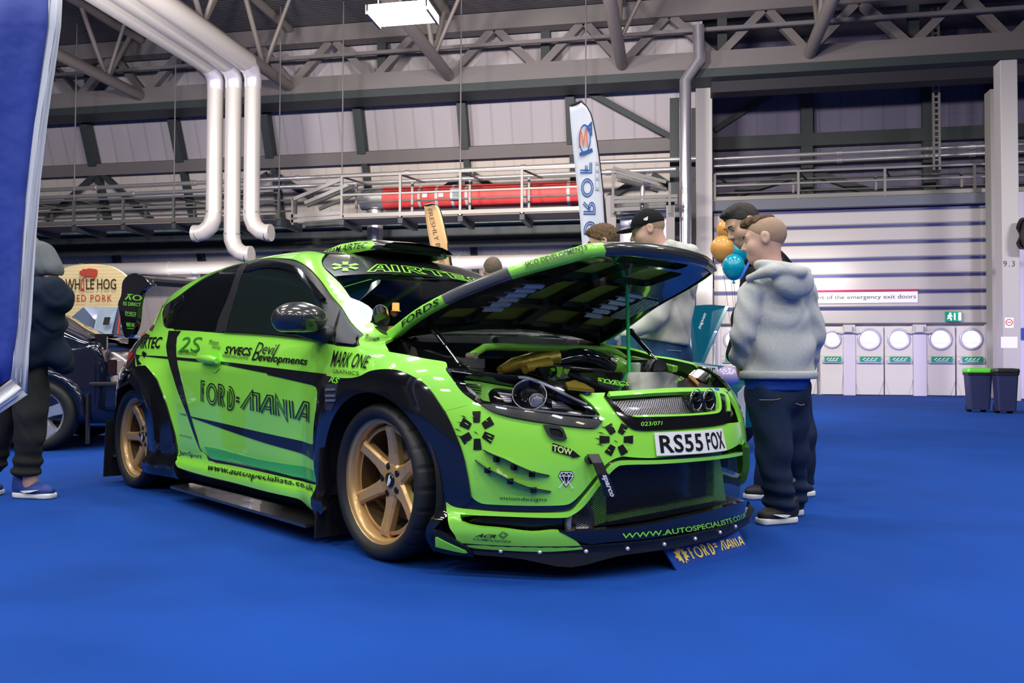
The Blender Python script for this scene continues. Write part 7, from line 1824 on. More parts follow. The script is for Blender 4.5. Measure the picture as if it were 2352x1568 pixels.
# ---- simpler standing figures mostly hidden by the car
def bystander(px, ptop, D, label, hairm, top, topm, lookv, skin=SKIN, st=None, shirt='jumper'):
    hgt = float(at_d(px, ptop, D)[2]); g = at_d(px, 900, D); s = min(1.04, hgt/1.72)
    t = empty('person', (float(g[0]), float(g[1]), 0)); tag(t, label, 'person'); Z = lambda k: hgt*k
    hc = np.array([0, 0, hgt-.118*s]); R = frame(lookv); F2 = np.array([R[0, 1], R[1, 1], 0]); F2 /= np.linalg.norm(F2); S2 = np.cross(F2, [0, 0, 1])
    def V(x, y, z): return S2*x*s+F2*y*s+np.array([0, 0, Z(z)])
    segs = [(hc-[0, 0, .04], V(0, -.03, .84), .052*s, .058*s), (V(0, -.02, .83), V(0, 0, .70), .10*s, .13*s), (V(0, 0, .70), V(0, 0, .52), .13*s, .13*s)]
    for x in (-1, 1): segs += [(V(x*.09, 0, .5), V(x*.09, .02, .28), .08*s, .055*s), (V(x*.09, .02, .28), V(x*.09, 0, .05), .05*s, .036*s), (V(x*.17, -.01, .80), V(x*.21, .0, .63), .045*s, .038*s), (V(x*.21, 0, .63), V(x*.17, .14, .50), .036*s, .026*s)]
    hands = [hand_sdf(V(x*.17, .14, .50), F2*.6-np.array([0, 0, .8]), S2*-x, .95*s) for x in (-1, 1)]
    b = body_mesh(t, hc, R, s, .2, segs, hands, skin, .0095); make_face(b, hc, R, s)
    hair(b, hc, R, s, hairm, st or dict(thick=.012, wave=.004, low=-.035, fore=.055, top=.03))
    RT = np.stack([S2, F2, [0, 0, 1.0]], 1)
    tf = torso_sdf([(V(0, 0, .54), .18*s, .13*s), (V(0, 0, .66), .185*s, .135*s), (V(0, -.01, .78), .18*s, .12*s), (V(0, -.02, .83), .10*s, .08*s)], RT)
    arms = chain([q for x in (-1, 1) for q in ((V(x*.18, -.01, .79), V(x*.215, 0, .63), .066*s, .058*s), (V(x*.215, 0, .63), V(x*.175, .13, .515), .055*s, .044*s))], .03)
    hem = Z(.52)
    net_obj(shirt, lambda P: smax(smin(tf(P), arms(P), .03)-folds(P+px*.01, .006), hem-P[:, 2], .01), np.array([-.42, -.42, Z(.48)]), np.array([.42, .42, Z(.90)]), .0125, topm, t)
    lg = chain([q for x in (-1, 1) for q in ((V(x*.09, 0, .51), V(x*.09, .02, .28), .098*s, .075*s), (V(x*.09, .02, .28), V(x*.09, 0, .06), .072*s, .060*s))], .04)
    net_obj('jeans', lambda P: smax(lg(P)-folds(P, .005), .05-P[:, 2], .01), np.array([-.32, -.32, .02]), np.array([.32, .32, Z(.60)]), .0145, JEANB, t)
    for x in (-1, 1): h_ = V(x*.09, -.07, 0); h_[2] = 0; e = V(x*.10, .19, 0); e[2] = 0; shoe(t, h_, e, 0, mat('trainer_black', (.012, .012, .014), .6), SOLE)
    return t
bystander(1384, 517, 6.3, 'boy with wavy brown hair showing above the raised bonnet, left of the black cap', mat('wavy_brown_hair', (.13, .075, .035), .8, bump=(160, .9, .008)), 0, fabric('mint_shirt', (.42, .58, .50)), C_RT*-.9+C_FW*.1-C_UP*.3, SKIN2, dict(thick=.016, wave=.007, low=-.03, fore=.05, top=.03))
bystander(1130, 590, 6.9, 'person behind the green car of whom only cropped greying hair shows', mat('grey_brown_hair', (.16, .12, .09), .85, bump=(240, .7, .005)), 0, fabric('pale_green_shirt', (.45, .62, .54)), C_FW*.9-C_RT*.2-C_UP*.2, SKIN, dict(thick=.005, wave=.002, low=-.04, fore=.06))

# ---- man walking at the left edge, half hidden by the blue banner
def walker():
    D = 4.85; g = at_d(62, 1140, D)
    t = empty('person', (float(g[0]), float(g[1]), 0)); tag(t, 'man in grey T-shirt and blue trainers walking with a dark jacket over his arm', 'person'); O = np.array(t.location)
    def p(x, y, d=0.0): return at_d(x, y, D+d)-O
    hc = p(40, 482, .05); R = frame(C_RT*.45+C_FW*.85); neck = p(48, 545, .05)
    lsh, rsh = p(8, 590, 0), p(90, 590, .02); el = p(128, 668, -.03); wr = p(95, 705, .12); ft = at_d(70, 1112, D)-O; ft2 = at_d(-20, 1090, D+.1)-O
    segs = [(hc-[0, 0, .04], neck, .055, .06), (neck, p(50, 640, .04), .07, .11), (p(50, 640, .04), p(55, 780, .04), .11, .10), (rsh, el, .052, .045), (el, wr, .042, .030), (lsh, p(-25, 670, 0), .05, .042), (p(-25, 670, 0), p(-15, 740, .1), .04, .03), (p(68, 800, .02), p(72, 950, 0), .09, .06), (p(72, 950, 0), ft, .055, .04), (p(20, 800, .04), p(5, 950, .05), .09, .06), (p(5, 950, .05), ft2, .055, .04)]
    b = body_mesh(t, hc, R, 1.03, .2, segs, [hand_sdf(wr, wr-el, np.array([0, 0, -1.0]))], SKIN, .010); make_face(b, hc, R, 1.03)
    hair(b, hc, R, 1.03, mat('dark_brown_hair', (.05, .03, .02), .8, bump=(200, .8, .006)), dict(thick=.012, wave=.004, low=-.04, fore=.055, top=.02))
    RT = frame(C_FW*[1, 1, 0]*.85+C_RT*.4)
    tf = torso_sdf([(p(55, 770, .04), .175, .14), (p(52, 690, .04), .18, .14), (p(50, 620, .04), .19, .135), (p(50, 585, .04), .15, .11), (p(49, 560, .04), .08, .08)], RT)
    sl = chain([(p(95, 583, .02), p(114, 622, -.0), .078, .072), (p(5, 583, .02), p(-15, 630, 0), .076, .07)], .03)
    cut = p(112, 632, 0)[2]; fold_ = lambda P: folds(P, .006)
    lo, hi = bounds([p(-15, 560), p(125, 800)], .25)
    net_obj('tee_shirt', lambda P: smax(smin(tf(P), smax(sl(P), cut-P[:, 2], .008), .03)-fold_(P), p(55, 800, 0)[2]-P[:, 2], .01), lo, hi, .0115, TEEG, t)
    # the jacket hanging over the forearm and hip
    jk = chain([(p(62, 672, -.10), p(126, 676, -.08), .085, .090), (p(126, 676, -.08), p(146, 702, -.04), .085, .052), (p(70, 690, -.10), p(90, 740, -.06), .11, .12), (p(92, 700, -.05), p(118, 800, .02), .10, .085), (p(118, 790, .02), p(146, 838, .04), .075, .058), (p(70, 720, -.08), p(52, 810, -.08), .11, .10)], .045)
    lo, hi = bounds([p(40, 640, -.1), p(165, 850, .05)], .22); jb = p(100, 848, 0)[2]
    net_obj('jacket', lambda P: smax(jk(P)-folds(P*1.2, .012), p(100, 868, 0)[2]-P[:, 2], .02), lo, hi, .011, NAVY, t)
    lg = chain([(p(62, 790, .02), p(72, 950, -.02), .118, .085), (p(72, 950, -.02), p(62, 1082, 0), .082, .068), (p(20, 790, .04), p(5, 950, .05), .115, .085), (p(5, 950, .05), p(-18, 1070, .1), .08, .066)], .04)
    lo, hi = bounds([p(62, 770), p(-18, 1090, .1), p(80, 1090)], .2)
    def tr(P): low = np.exp(-((P[:, 2]-.17)/.08)**2); return smax(lg(P)-folds(P+.4, .007)-low*.009*np.sin(P[:, 2]*95+P[:, 0]*12), p(62, 1092, 0)[2]-P[:, 2], .01)
    net_obj('trousers', tr, lo, hi, .011, CHAR, t)
    a, d = at_d(36, 1130, D+.03)-O, at_d(124, 1120, D-.03)-O; shoe(t, a, d, max(0.0, float(at_d(75, 1146, D)[2])), mat('trainer_blue', (.015, .04, .22), .6), SOLE, WHITE)
    a, d = at_d(-60, 1090, D+.1)-O, at_d(6, 1078, D+.1)-O; shoe(t, a, d, 0.0, mat('trainer_blue', (.015, .04, .22), .6), SOLE, WHITE)
walker()
# ================================================================== FLAGS, SIGNS, BALLOONS, OTHER CARS
# blue banner close to the camera on the left
def banner():
    D = 2.6; BL = mat('banner_blue', (.022, .05, .30), .6, noise=(3, .12), bump=(5, .35, .05)); WH = mat('banner_white', (.62, .63, .67), .8, spec=.2)
    edge = [(146, -60), (139, 60), (124, 170), (108, 290), (94, 410), (82, 530), (75, 640), (70, 740), (66, 830), (62, 905)]
    c = at_d(40, 940, D); t = empty('feather_banner', (float(c[0]), float(c[1]), 0)); tag(t, 'tall blue feather banner with a white hem at the left edge', 'banner'); O = np.array(t.location)
    def P(x, y, d=0): return at_d(x, y, D+d)-O
    def strip(nm, L, Rr, m):
        V = []; n = len(L); k = 10; F = []
        for i in range(n):
            for j in range(k+1):
                u = j/k; x = L[i][0]+(Rr[i][0]-L[i][0])*u; y = L[i][1]+(Rr[i][1]-L[i][1])*u; V.append(P(x, y, .014*math.sin(u*7+i*.5)+.008*math.sin(i*1.3+u*15)))
        for i in range(n-1):
            for j in range(k): F.append((i*(k+1)+j, i*(k+1)+j+1, (i+1)*(k+1)+j+1, (i+1)*(k+1)+j))
        mb = MB(); mb.add(V, F, True); o = mb.build(nm, m, t); sm = o.modifiers.new('thick', 'SOLIDIFY'); sm.thickness = .003
    inner = [(x-(30 if i < 8 else 34), y) for i, (x, y) in enumerate(edge)]; inner[-1] = (26, 870); left = [(-190, y) for x, y in edge]; left[-1] = (-190, 960)
    inner[-2] = (30, 822)
    strip('printed_field', left, inner, BL)
    strip('white_hem', inner, edge, WH)
    low = [(-190, 960), (-60, 935), (26, 870)]; lo2 = [(-190, 1000), (-40, 975), (62, 905)]
    strip('lower_hem', low, lo2, WH)
    mb = MB(); mb.tube([P(-200, 1300, .03)*[1, 1, 0], P(-200, -100, .03)], .018, 12); mb.build('pole', ALU, t)
banner()
def feather(name, label, Lp, Rp, D, m, texts, polem=SATIN):
    """feather flag: printed sail between a left and right edge, pole down its side to a base"""
    g = at_d(Rp[-1][0], Rp[-1][1], D); t = empty(name, (float(g[0]), float(g[1]), 0)); tag(t, label, 'flag'); O = np.array(t.location)
    def P(x, y, d=0): return at_d(x, y, D+d)-O
    n = 24
    def rs(E, m_=n):
        E = catmull([np.array(e, float) for e in E], 6); L = np.concatenate([[0], np.cumsum([np.linalg.norm(E[i+1]-E[i]) for i in range(len(E)-1)])]); L /= L[-1]; E = np.array(E)
        return np.stack([np.interp(np.linspace(0, 1, m_+1), L, E[:, k]) for k in (0, 1)], 1)
    Lr, Rr = rs(Lp), rs(Rp); V = []; F = []; k = 6
    for i in range(n+1):
        for j in range(k+1): u = j/k; q = Lr[i]*(1-u)+Rr[i]*u; V.append(P(q[0], q[1], .02*math.sin(u*3+i*.25)))
    for i in range(n):
        for j in range(k): F.append((i*(k+1)+j, i*(k+1)+j+1, (i+1)*(k+1)+j+1, (i+1)*(k+1)+j))
    mb = MB(); mb.add(V, F, True); o = mb.build('sail', m, t); sm = o.modifiers.new('thick', 'SOLIDIFY'); sm.thickness = .004
    pole = [P(*Rr[i], .01) for i in range(0, n+1)]; e = pole[-1].copy(); e[2] = .06; mb = MB(); mb.tube([P(*Lr[0], .01)]+pole+[e], .016, 10); mb.build('pole', polem, t)
    mb = MB(); mb.box(e-[.25, .25, .06], e+[.25, .25, -.03]); mb.build('base_plate', SATIN, t)
    return t, P
W_ = mat('flag_white', (.80, .80, .84), .6); FB = mat('flag_blue', (.01, .10, .36), .5); FO = mat('flag_orange', (.75, .18, .08), .5); FG = mat('flag_silver', (.5, .5, .54), .5)
t, P = feather('feather_flag', 'tall white feather flag with a blue outlined name running down it', [(1308, 244), (1312, 300), (1322, 400), (1332, 500), (1338, 580), (1340, 640)], [(1335, 233), (1356, 262), (1372, 340), (1384, 440), (1392, 520), (1398, 640)], 11.0, W_, None)
def fw(ch, cx_, cy_, w, h, m=FB, nm='lettering', single=False, dd=-.03):
    """one inline capital turned to read down the flag"""
    parts = []
    for st in LET[ch]:
        for o in ((-.075, .075) if not single else (0,)): parts.append(ribbon2d(st, .075, o, closed=(ch == 'O')))
    V, F = merge2d(parts); mb = MB()
    mb.add([P(cx_-(v[1]-.5)*-1*w*1.0, cy_-(v[0]-.5)*h, dd) for v in V], F); mb.build(nm, m, t)
LET['D2'] = LET['D']
for ch, x, y in (('F', 1344.5, 384), ('O', 1349, 431), ('R', 1352.5, 477), ('D', 1356, 525)): fw(ch, x, y, 25, 38)
# crest at the top of the flag
mb = MB(); V, F = merge2d([ribbon2d(arc2(.5, .5, .42, .48, 0, 350, 26), .07, closed=True)]); mb.add([P(1328+v[0]*30, 352-v[1]*66, -.03) for v in V], F); mb.build('crest_ring', FB, t)
mb = MB(); V, F = merge2d([ribbon2d([(.15, .1), (.3, .9), (.5, .2), (.7, .95), (.85, .15)], .12)]); mb.add([P(1326+v[0]*28, 345-v[1]*52, -.03) for v in V], F); mb.build('crest_monogram', FO, t)
mb = MB(); V, F = merge2d([ribbon2d([(0, 0), (1, .28)], .2), ribbon2d([(.55, 1.5), (.9, 1.8), (.9, 1.1)], .14), ribbon2d([(.6, 1.4), (.85, 1.5)], .1)]); mb.add([P(1331+v[0]*30, 355-v[1]*40, -.032) for v in V], F); mb.build('crest_bars', FB, t)
mb = MB(); V, F = merge2d([ribbon2d([(0, 0), (1, 0), (1, 1), (0, 1)], .12, closed=True), ribbon2d([(.3, 0), (.3, 1)], .1), ribbon2d([(.6, 0), (.6, 1)], .1)]); mb.add([P(1368+v[1]*8, 375+v[0]*58, -.03) for v in V], F); mb.build('small_print', FG, t)
t, P = feather('feather_flag', 'small orange feather flag reading FRESHLY BAKED behind the roof scoop', [(974, 472), (976, 490), (984, 540), (993, 590), (1000, 640)], [(994, 468), (1008, 478), (1020, 520), (1030, 570), (1042, 640)], 12.5, mat('flag_peach', (.80, .50, .22), .6), None)
V, F, _ = text2d('FRESHLY BAKED'); mb = MB(); mb.add([P(981+u*33+v*10.5*.98, 480+u*138-v*1.5, -.03) for u, v in V], F); mb.build('lettering', mat('flag_brown', (.10, .045, .02), .6), t)
# yellow catering sign
def hog():
    D = 14.0; Y = float(at_d(210, 680, D)[1]); c = at_y(210, 720, Y); t = empty('food_stall_sign', (float(c[0]), Y, 0)); tag(t, 'round-topped yellow board reading WHOLE HOG PULLED PORK with a red pig', 'sign'); O = np.array(t.location)
    def P(x, y, d=0): return at_y(x, y, Y+d)-O
    top = [P(100, 730), P(320, 730), P(318, 690), P(306, 655), P(285, 630), P(255, 612), (P(218, 606)), P(180, 608), P(150, 615), P(120, 635), P(104, 665)]
    mb = MB(); mb.slab(catmull(top[1:], 4)+[top[0]], (0, .06, 0)); mb.build('board', mat_wave('board_planks', (.66, .52, .26), (.74, .60, .33), 5.5, 'Z', .6), t)
    BR = mat('board_brown', (.05, .022, .012), .6); RD = mat('board_red', (.42, .05, .025), .6)
    q = lambda x0, y0, x1, y1: [P(x0, y1, -.01), P(x1, y1, -.01), P(x1, y0, -.01), P(x0, y0, -.01)]
    flat_text('lettering', 'WH  LE HOG', q(150, 640, 267, 665), BR, t, bold=.015); flat_text('lettering', 'PULLED PORK', q(132, 677, 257, 692), RD, t, bold=.01, spacing=1.25)
    mb = MB(); V, F = merge2d([ribbon2d([(.3, 0), (.7, 0), (.75, .5), (.6, 1), (.35, .9), (.25, .5)], .16, closed=True), ribbon2d([(.1, -.12), (.9, -.12)], .12)]); mb.add([P(183+v[0]*13, 664-v[1]*23, -.012) for v in V], F); mb.build('letter_bottle', RD, t)
    pig = [(183, 622), (182, 628), (186, 632), (190, 630), (192, 638), (195, 638), (196, 634), (212, 635), (214, 641), (217, 641), (218, 634), (222, 632), (224, 622), (221, 618), (205, 616), (195, 618), (190, 617), (188, 621)]
    mb = MB(); mb.slab([P(x, y, -.02) for x, y in pig], (0, .01, 0)); mb.build('pig_picture', RD, t)
    for x in (118, 300): a = P(x, 728, .03); mb = MB(); mb.box((a[0]-.05, -.0, 0), (a[0]+.05, .06, a[2])); mb.build('leg', BR, t)
hog()
# small blue show card on the floor against the splitter
def card():
    BLc = mat('card_blue', (.008, .05, .30), .4); YE = mat('card_yellow', (.80, .58, .10), .5)
    b0, b1 = at_z(1555, 1310), at_z(1724, 1263); D0 = np.dot(b0-CAMP, C_FW); up_l = at_d(1521, 1254, D0+.01); up_r = at_d(1694, 1216, float(np.dot(b1-CAMP, C_FW))+.01)
    t = empty('show_card', tuple(b0)); tag(t, 'small blue card with yellow lettering propped on the floor against the front splitter', 'sign'); O = np.array(t.location)
    q = [b0-O, b1-O, up_r-O, up_l-O]; n = np.cross(q[1]-q[0], q[3]-q[0]); n /= np.linalg.norm(n)
    if np.dot(n, C_FW) > 0: n = -n
    mb = MB(); mb.slab(q, -n*.006); mb.build('card', BLc, t)
    def Q(u, v): return bilin(q, np.array([[u, v]]))[0]+n*.0015
    for s, u0, u1 in (('FORD', .25, .555), ('MANIA', .64, .97)):
        V, F = inline_text(s, WID, .30, single=True, w=.06); mb = MB(); mb.add(bilin([Q(u0, .22), Q(u1, .22), Q(u1, .74), Q(u0, .74)], V), F); mb.build('lettering', YE, t, fix=False)
    V, F = merge2d([([(0, 0), (1, 0), (1, .36), (0, .36)], [(0, 1, 2, 3)]), ([(0, .64), (1, .64), (1, 1), (0, 1)], [(0, 1, 2, 3)])]); mb = MB(); mb.add(bilin([Q(.575, .48), Q(.615, .48), Q(.615, .66), Q(.575, .66)], V), F); mb.build('lettering', YE, t, fix=False)
    pts = []
    for k in range(22): a = 2*PI*k/22; r = (.5 if k % 2 else .34)*(1 if math.sin(a) > -.3 else .85); pts.append((.5+r*math.cos(a), .5+r*math.sin(a)))
    mb = MB(); mb.add([Q(.06+.17*p[0], .10+.78*p[1]) for p in pts], [tuple(range(22))]); mb.build('burst_emblem', YE, t, fix=False)
    mb = MB(); V = [(.42, .2), (.58, .2), (.58, .45), (.66, .5), (.58, .56), (.6, .75), (.42, .6)]; mb.add([Q(.06+.17*p[0], .10+.78*p[1])+n*.001 for p in V], [tuple(range(7))]); mb.build('emblem_centre', BLc, t, fix=False)
card()
# balloons tied near the teal car
def balloon(px, py, r_px, D, m, label):
    c = at_d(px, py, D); r = r_px/FPX*D; t = empty('balloon', tuple(c)); tag(t, label, 'balloon', 'balloons in a bunch')
    mb = MB(); prof = []
    for i in range(15): a = -PI/2+PI*i/14; k = 1+.10*(-math.sin(a))*(math.sin(a) < 0); prof.append((max(r*math.cos(a)*(1-.06*(math.sin(a) < -.3)), .002), r*1.12*math.sin(a)*k))
    mb.lathe(prof, 28, 'z'); mb.build('skin', m, t)
    mb = MB(); mb.lathe([(.004, 0), (.018, -.03), (.016, -.032)], 12, 'z', (0, 0, -r*1.22)); mb.build('knot', m, t)
    return t, c, r
OR = mat('balloon_orange', (.80, .36, .07), .3, coat=.4); TE = mat('balloon_teal', (.0, .34, .48), .25, coat=.5)
ANC = at_d(1700, 990, 9.9); ANC[2] = 0.0
for px, py, rp, D, m, l in ((1659, 571, 27, 9.2, OR, 'orange balloon at the front left of the bunch'), (1672, 528, 26, 10.3, OR, 'orange balloon behind the dark haired man, highest of the bunch'), (1699, 578, 28, 9.75, TE, 'teal balloon beside the dark haired man'), (1685, 612, 26, 8.75, TE, 'teal balloon hanging lowest in the bunch')):
    b, c, r = balloon(px, py, rp, D, m, l); mb = MB(); mb.tube([np.array([0, 0, -r*1.25]), (ANC-c)*.5+np.array([.02, 0, -.05]), ANC-c], .002, 6); mb.build('string', mat('string', (.05, .05, .05), .7), b)
# ---- other show cars, built from a lofted body
def loft_car(name, label, loc, yaw, prof, half, m, L0, glass=None):
    t = empty(name, loc, yaw); tag(t, label, 'car')
    X = np.array([p[0] for p in prof]); zt = hermite(X, [p[1] for p in prof]); hw = hermite([h[0] for h in half], [h[1] for h in half])
    rings = []
    for x in np.linspace(X[0], X[-1], 44):
        T = float(zt(x)); w = float(hw(x)); zs = [.20, .26, .45, .62, .78, .90]; ring = []
        tops = [z for z in zs if z < T-.03]
        side = [(w*(.93 if z < .25 else 1-.35*max(z-.85, 0)), z) for z in tops]
        k = max(0, (T-.92)/.45); wt = w*(1-.26*min(k, 1)) if T > .95 else w*.90
        up = [(w*(1-.07*min(1, k))-.02+0*k, .90+(T-.9)*.35), (wt+.01, T-.05), (wt-.08, T-.008), (0, T+.01)] if T > 1.0 else [(w*.985, T-.04), (wt, T-.01), (wt*.6, T), (0, T+.01)]
        while len(side) < 6: side.append((side[-1][0] if T > .3 else w, min(T-.03, side[-1][1]+.004)))
        h = side+up; ring = [(x, -a, b) for a, b in h]+[(x, a, b) for a, b in h[::-1][1:]]
        rings.append(ring)
    mb = MB(); mb.loft(rings); b = mb.build('body', m, t); b.modifiers.new('sub', 'SUBSURF').levels = 1; b.modifiers['sub'].render_levels = 1
    return t
def simple_wheel(t, loc, r, m, n=5, name='wheel'):
    w = bpy.data.objects.new('wheel', None); link(w, t); w.location = loc; s = -1 if loc[1] < 0 else 1
    if s > 0: w.rotation_euler = (0, 0, PI)
    mb = MB(); mb.lathe([(r*.70, .0), (r*.80, -.012), (r*.93, -.01), (r, .02), (r, .17), (r*.9, .2), (r*.7, .2)], 48, 'y'); mb.build('tyre', RUBBER, w)
    mb = MB(); mb.lathe([(r*.72, -.004), (r*.70, .01), (r*.64, .02), (r*.62, .15), (r*.6, .15)], 48, 'y'); mb.build('rim', m, w)
    for k in range(n):
        a = 2*PI*k/n+.3; mb = MB(); ca, sa = math.cos(a), math.sin(a); rg = []
        for rr, wd, y in ((.04, .055, .03), (r*.4, .05, .015), (r*.66, .06, .01)): rg.append([(rr*ca-u*sa, yy, rr*sa+u*ca) for u, yy in ((-wd, y+.05), (-wd*.8, y), (wd*.8, y), (wd, y+.05))])
        mb.loft(rg, smooth=False); mb.build('spoke', m, w)
    mb = MB(); mb.lathe([(.001, .005), (.05, .01), (.07, .03), (.07, .08)], 24, 'y'); mb.build('hub', m, w)
    mb = MB(); mb.lathe([(.001, .12), (r*.62, .12)], 32, 'y'); mb.build('brake_shield', DARK, w)
    return w
SILV = mat('alloy_silver', (.55, .56, .60), .3, .7)
NAVYP = mat('midnight_paint', (.006, .008, .022), .1, 0, 1.0)
def dark_hatch():
    # rear three quarters of a midnight coupe facing left, behind the walking man
    w0 = at_z(84, 1036); D = float(np.dot(w0-CAMP, C_FW)); loc = w0.copy(); d = RH @ np.array([-.98, -.19, 0]); n = np.array([-d[1], d[0], 0])
    yaw = math.atan2(d[1], d[0]); o = w0-n*(-.80) if False else w0+np.array([-d[1], d[0], 0])*(-.80)
    o = w0+RH @ np.array([-.19, .98, 0])*.83
    t = loft_car('hatchback_car', 'midnight black car with silver alloy wheels half hidden by the walking man', (float(o[0]), float(o[1]), 0), yaw,
                 [(-.60, .50), (-.58, .72), (-.52, .92), (-.40, .98), (-.1, 1.12), (.25, 1.30), (.8, 1.38), (1.5, 1.33), (2.1, .98), (2.6, .93), (3.3, .80), (3.42, .55)], [(-.60, .70), (-.5, .78), (0, .80), (2, .84), (3, .78), (3.42, .65)], NAVYP, 0)
    for x in (0, 2.55):
        for s in (-1, 1): simple_wheel(t, (x, s*.84, .31), .31, SILV)
    def bx(nm, a, b, m, bv=.01): mb = MB(); mb.box(a, b); return mb.build(nm, m, t, bevel=bv)
    s = 1
    bx('bumper', (-.72, -.78, .34), (-.5, .78, .60), NAVYP, .04); bx('bumper_strip', (-.725, -.79, .56), (-.4, .79, .60), SATIN)
    for y in (-.86, .80): bx('mud_flap', (-.42, y-.0, .06), (-.40, y+.06, .5), SATIN, 0)
    mb = MB(); mb.box((-.56, -.62, 1.01), (-.34, .62, 1.035)); sp = mb.build('spoiler', BLACK, t, bevel=.01)
    for y in (-.6, .6): mb = MB(); mb.box((-.50, y-.02, .9), (-.40, y+.02, 1.02)); mb.build('spoiler_leg', BLACK, sp)
    for y in (-.5,  .5): mb = MB(); mb.tube([(-.35, y, .22), (-.80, y, .23)], .04, 18); mb.build('exhaust', CHROME, t)
    for y in (-.66, .66): bx('tail_lamp', (-.63, y-.12, .66), (-.55, y+.12, .80), mat('lamp_smoked', (.02, .006, .008), .1, 0, 1))
    for y in (-1, 1):
        mb = MB(); mb.slab([(-.1, y*.795, .95), (.3, y*.70, 1.22), (1.4, y*.70, 1.24), (1.95, y*.80, .95)], (0, y*.01, 0)); mb.build('side_window', GLASSD, t)
        mb = MB(); P_ = [(.37*math.cos(a), .31+.37*math.sin(a)) for a in np.linspace(0, PI, 20)]; mb.tube([(x, y*.82, z) for x, z in P_], .03, 8); mb.build('wheel_arch', NAVYP, t)
    bx('rear_light_dot', (.7, -.86, .60), (1.9, -.845, .64), SATIN) 
dark_hatch()
def blue_car():
    D = 11.0; w0 = at_d(250, 1000, D); w0[2] = 0
    d = RH @ np.array([.75, -.66, 0]); yaw = math.atan2(d[1], d[0])
    base = at_d(215, 960, D+.5); 
    t = loft_car('coupe_car', 'dark slate car with its striped bonnet raised behind the midnight car', (float(base[0]), float(base[1]), 0), yaw,
                 [(-2.2, .5), (-2.1, .85), (-1.4, 1.25), (-.6, 1.36), (.1, 1.1), (.5, .93), (1.2, .82), (1.45, .7), (1.5, .5)], [(-2.2, .68), (-1.5, .8), (0, .8), (1, .78), (1.5, .66)], mat('slate_paint', (.05, .055, .07), .15, .2, 1.0), 0)
    O = np.array(t.location); c, s_ = math.cos(-yaw), math.sin(-yaw)
    def L(px, py, dd): q = at_d(px, py, D+dd)-O; return np.array([q[0]*c-q[1]*s_, q[0]*s_+q[1]*c, q[2]])
    q = [L(146, 745, .25), L(188, 709, .8), L(281, 710, .45), L(268, 800, -.2), L(246, 806, -.3)]
    mb = MB(); mb.slab(q, (0, .02, .03)); h = mb.build('bonnet', mat('slate_gloss', (.14, .19, .30), .15, .3, 1.0), t, bevel=.01)
    q = [L(214, 770, -.05), L(226, 712, .60), L(270, 712, .45), L(252, 790, -.22)]
    mb = MB(); mb.slab([p+np.array([0, 0, .030]) for p in q], (0, -.0, .006)); mb.build('bonnet_stripe', mat('pale_blue_stripe', (.42, .52, .68), .12, .2, .8), h)
    q = [L(236, 752, -.06), L(250, 752, -.06), L(254, 736, .1), L(240, 736, .1)]; mb = MB(); mb.slab([p+np.array([0, 0, .035]) for p in q], (0, 0, .010)); mb.build('bonnet_vent', SATIN, h)
    mb = MB(); a, b = L(265, 806, -.3), L(276, 720, .3); mb.tube([a, b], .012, 8); mb.build('prop_rod', mat('red_prop', (.5, .03, .03), .4), t)
    for x in (-1.5, 1.0):
        for y in (-.78, .78): simple_wheel(t, (x, y, .30), .30, SILV)
blue_car()
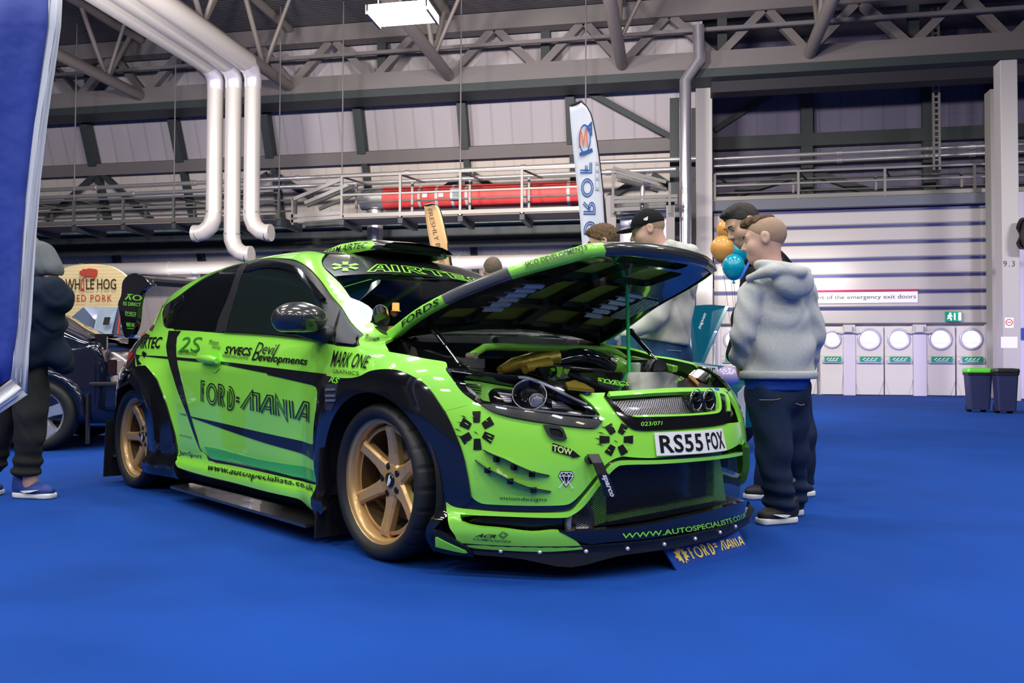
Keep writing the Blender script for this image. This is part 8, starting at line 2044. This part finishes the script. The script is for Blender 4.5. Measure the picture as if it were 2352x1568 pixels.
def teal_car():
    # teal car with a raised bonnet beyond the capped man
    TL = mat('teal_paint', (.0, .075, .13), .15, .2, 1.0); D = 6.9
    base = at_d(1500, 980, D+1.5); d = RH @ np.array([.33, -.945, 0]); yaw = math.atan2(d[1], d[0])
    t = loft_car('coupe_car', 'teal car with its bonnet standing open behind the man in the black cap', (float(base[0]), float(base[1]), 0), yaw,
                 [(-2.6, .5), (-2.5, .8), (-1.7, 1.15), (-1.0, 1.22), (-.4, 1.0), (0, .80), (.7, .74), (1.0, .62), (1.05, .4)], [(-2.6, .66), (-1.5, .66), (0, .66), (.7, .62), (1.05, .5)], TL, 0)
    O = np.array(t.location); c, s_ = math.cos(-yaw), math.sin(-yaw)
    def L(px, py, dd): q = at_d(px, py, D+dd)-O; return np.array([q[0]*c-q[1]*s_, q[0]*s_+q[1]*c, q[2]])
    q = [L(1590, 838, .0), L(1582, 702, .35), L(1622, 699, .35), L(1666, 703, .3), L(1640, 760, .1), L(1607, 838, -.05)]
    mb = MB(); mb.slab(q, C_FW*0+np.array([.015, .03, 0])); h = mb.build('bonnet', TL, t, bevel=.006)
    V, F, _ = text2d('infiniti'); Q = [L(1604, 752, .10), L(1618, 718, .2), L(1623, 722, .2), L(1610, 757, .10)]
    mb = MB(); k = L(1600, 700, -.02)-L(1600, 700, 0); mb.add(bilin([p+k for p in Q], V), F); mb.build('lettering', WHITE, h)
    q = [L(1604, 864, -.30), L(1648, 866, -.45), L(1646, 842, -.45), L(1604, 838, -.30)]
    n = np.cross(q[1]-q[0], q[3]-q[0]); n /= np.linalg.norm(n)
    mb = MB(); mb.slab(q, -n*.01); pl = mb.build('show_plate', PLATEM, t); flat_text('plate_lettering', 'OPIE', [q[0]+(q[1]-q[0])*.08+(q[3]-q[0])*.15, q[1]-(q[1]-q[0])*.08+(q[2]-q[1])*.15, q[2]-(q[2]-q[3])*.08-(q[2]-q[1])*.15, q[3]+(q[2]-q[3])*.08-(q[3]-q[0])*.15], mat('plate_ink', (.02, .05, .12), .5), pl, bold=.01)
    c_ = L(1672, 863, -.5); mb = MB(); mb.ball(c_, (.09, .09, .075), 18, 12); mb.build('headlamp', mat('lamp_clear_lilac', (.6, .5, .8), .08, .3, 1.0), t)
    q = [L(1560, 832, -.0), L(1690, 850, -.45), L(1694, 880, -.5), L(1600, 872, -.25)]; mb = MB(); mb.slab(q, (0, 0, .02)); mb.build('wing_top', TL, t)
    for x in (-1.8, .45):
        for y in (-.70, .70): simple_wheel(t, (x, y, .29), .29, SILV)
    mb = MB(); a = L(1642, 790, .3); b = L(1640, 850, .1); mb.tube([a, b], .01, 8); mb.build('prop_rod', ALU, t)
teal_car()
# white barrier leg glimpsed between the car and the boy
mb = MB(); a = at_d(1688, 900, 5.6); b = at_d(1712, 900, 5.6); zt_ = float(at_d(1700, 885, 5.6)[2])
mb.slab([(float(a[0]), float(a[1]), 0), (float(b[0]), float(b[1]), 0), (float(b[0]), float(b[1]), zt_), (float(a[0])+.02, float(a[1]), zt_*.92)], (0, .04, 0))
tag(mb.build('display_panel', mat('panel_lilac_white', (.62, .62, .70), .4)), 'pale upright display panel edge between the green car and the boy', 'display panel')
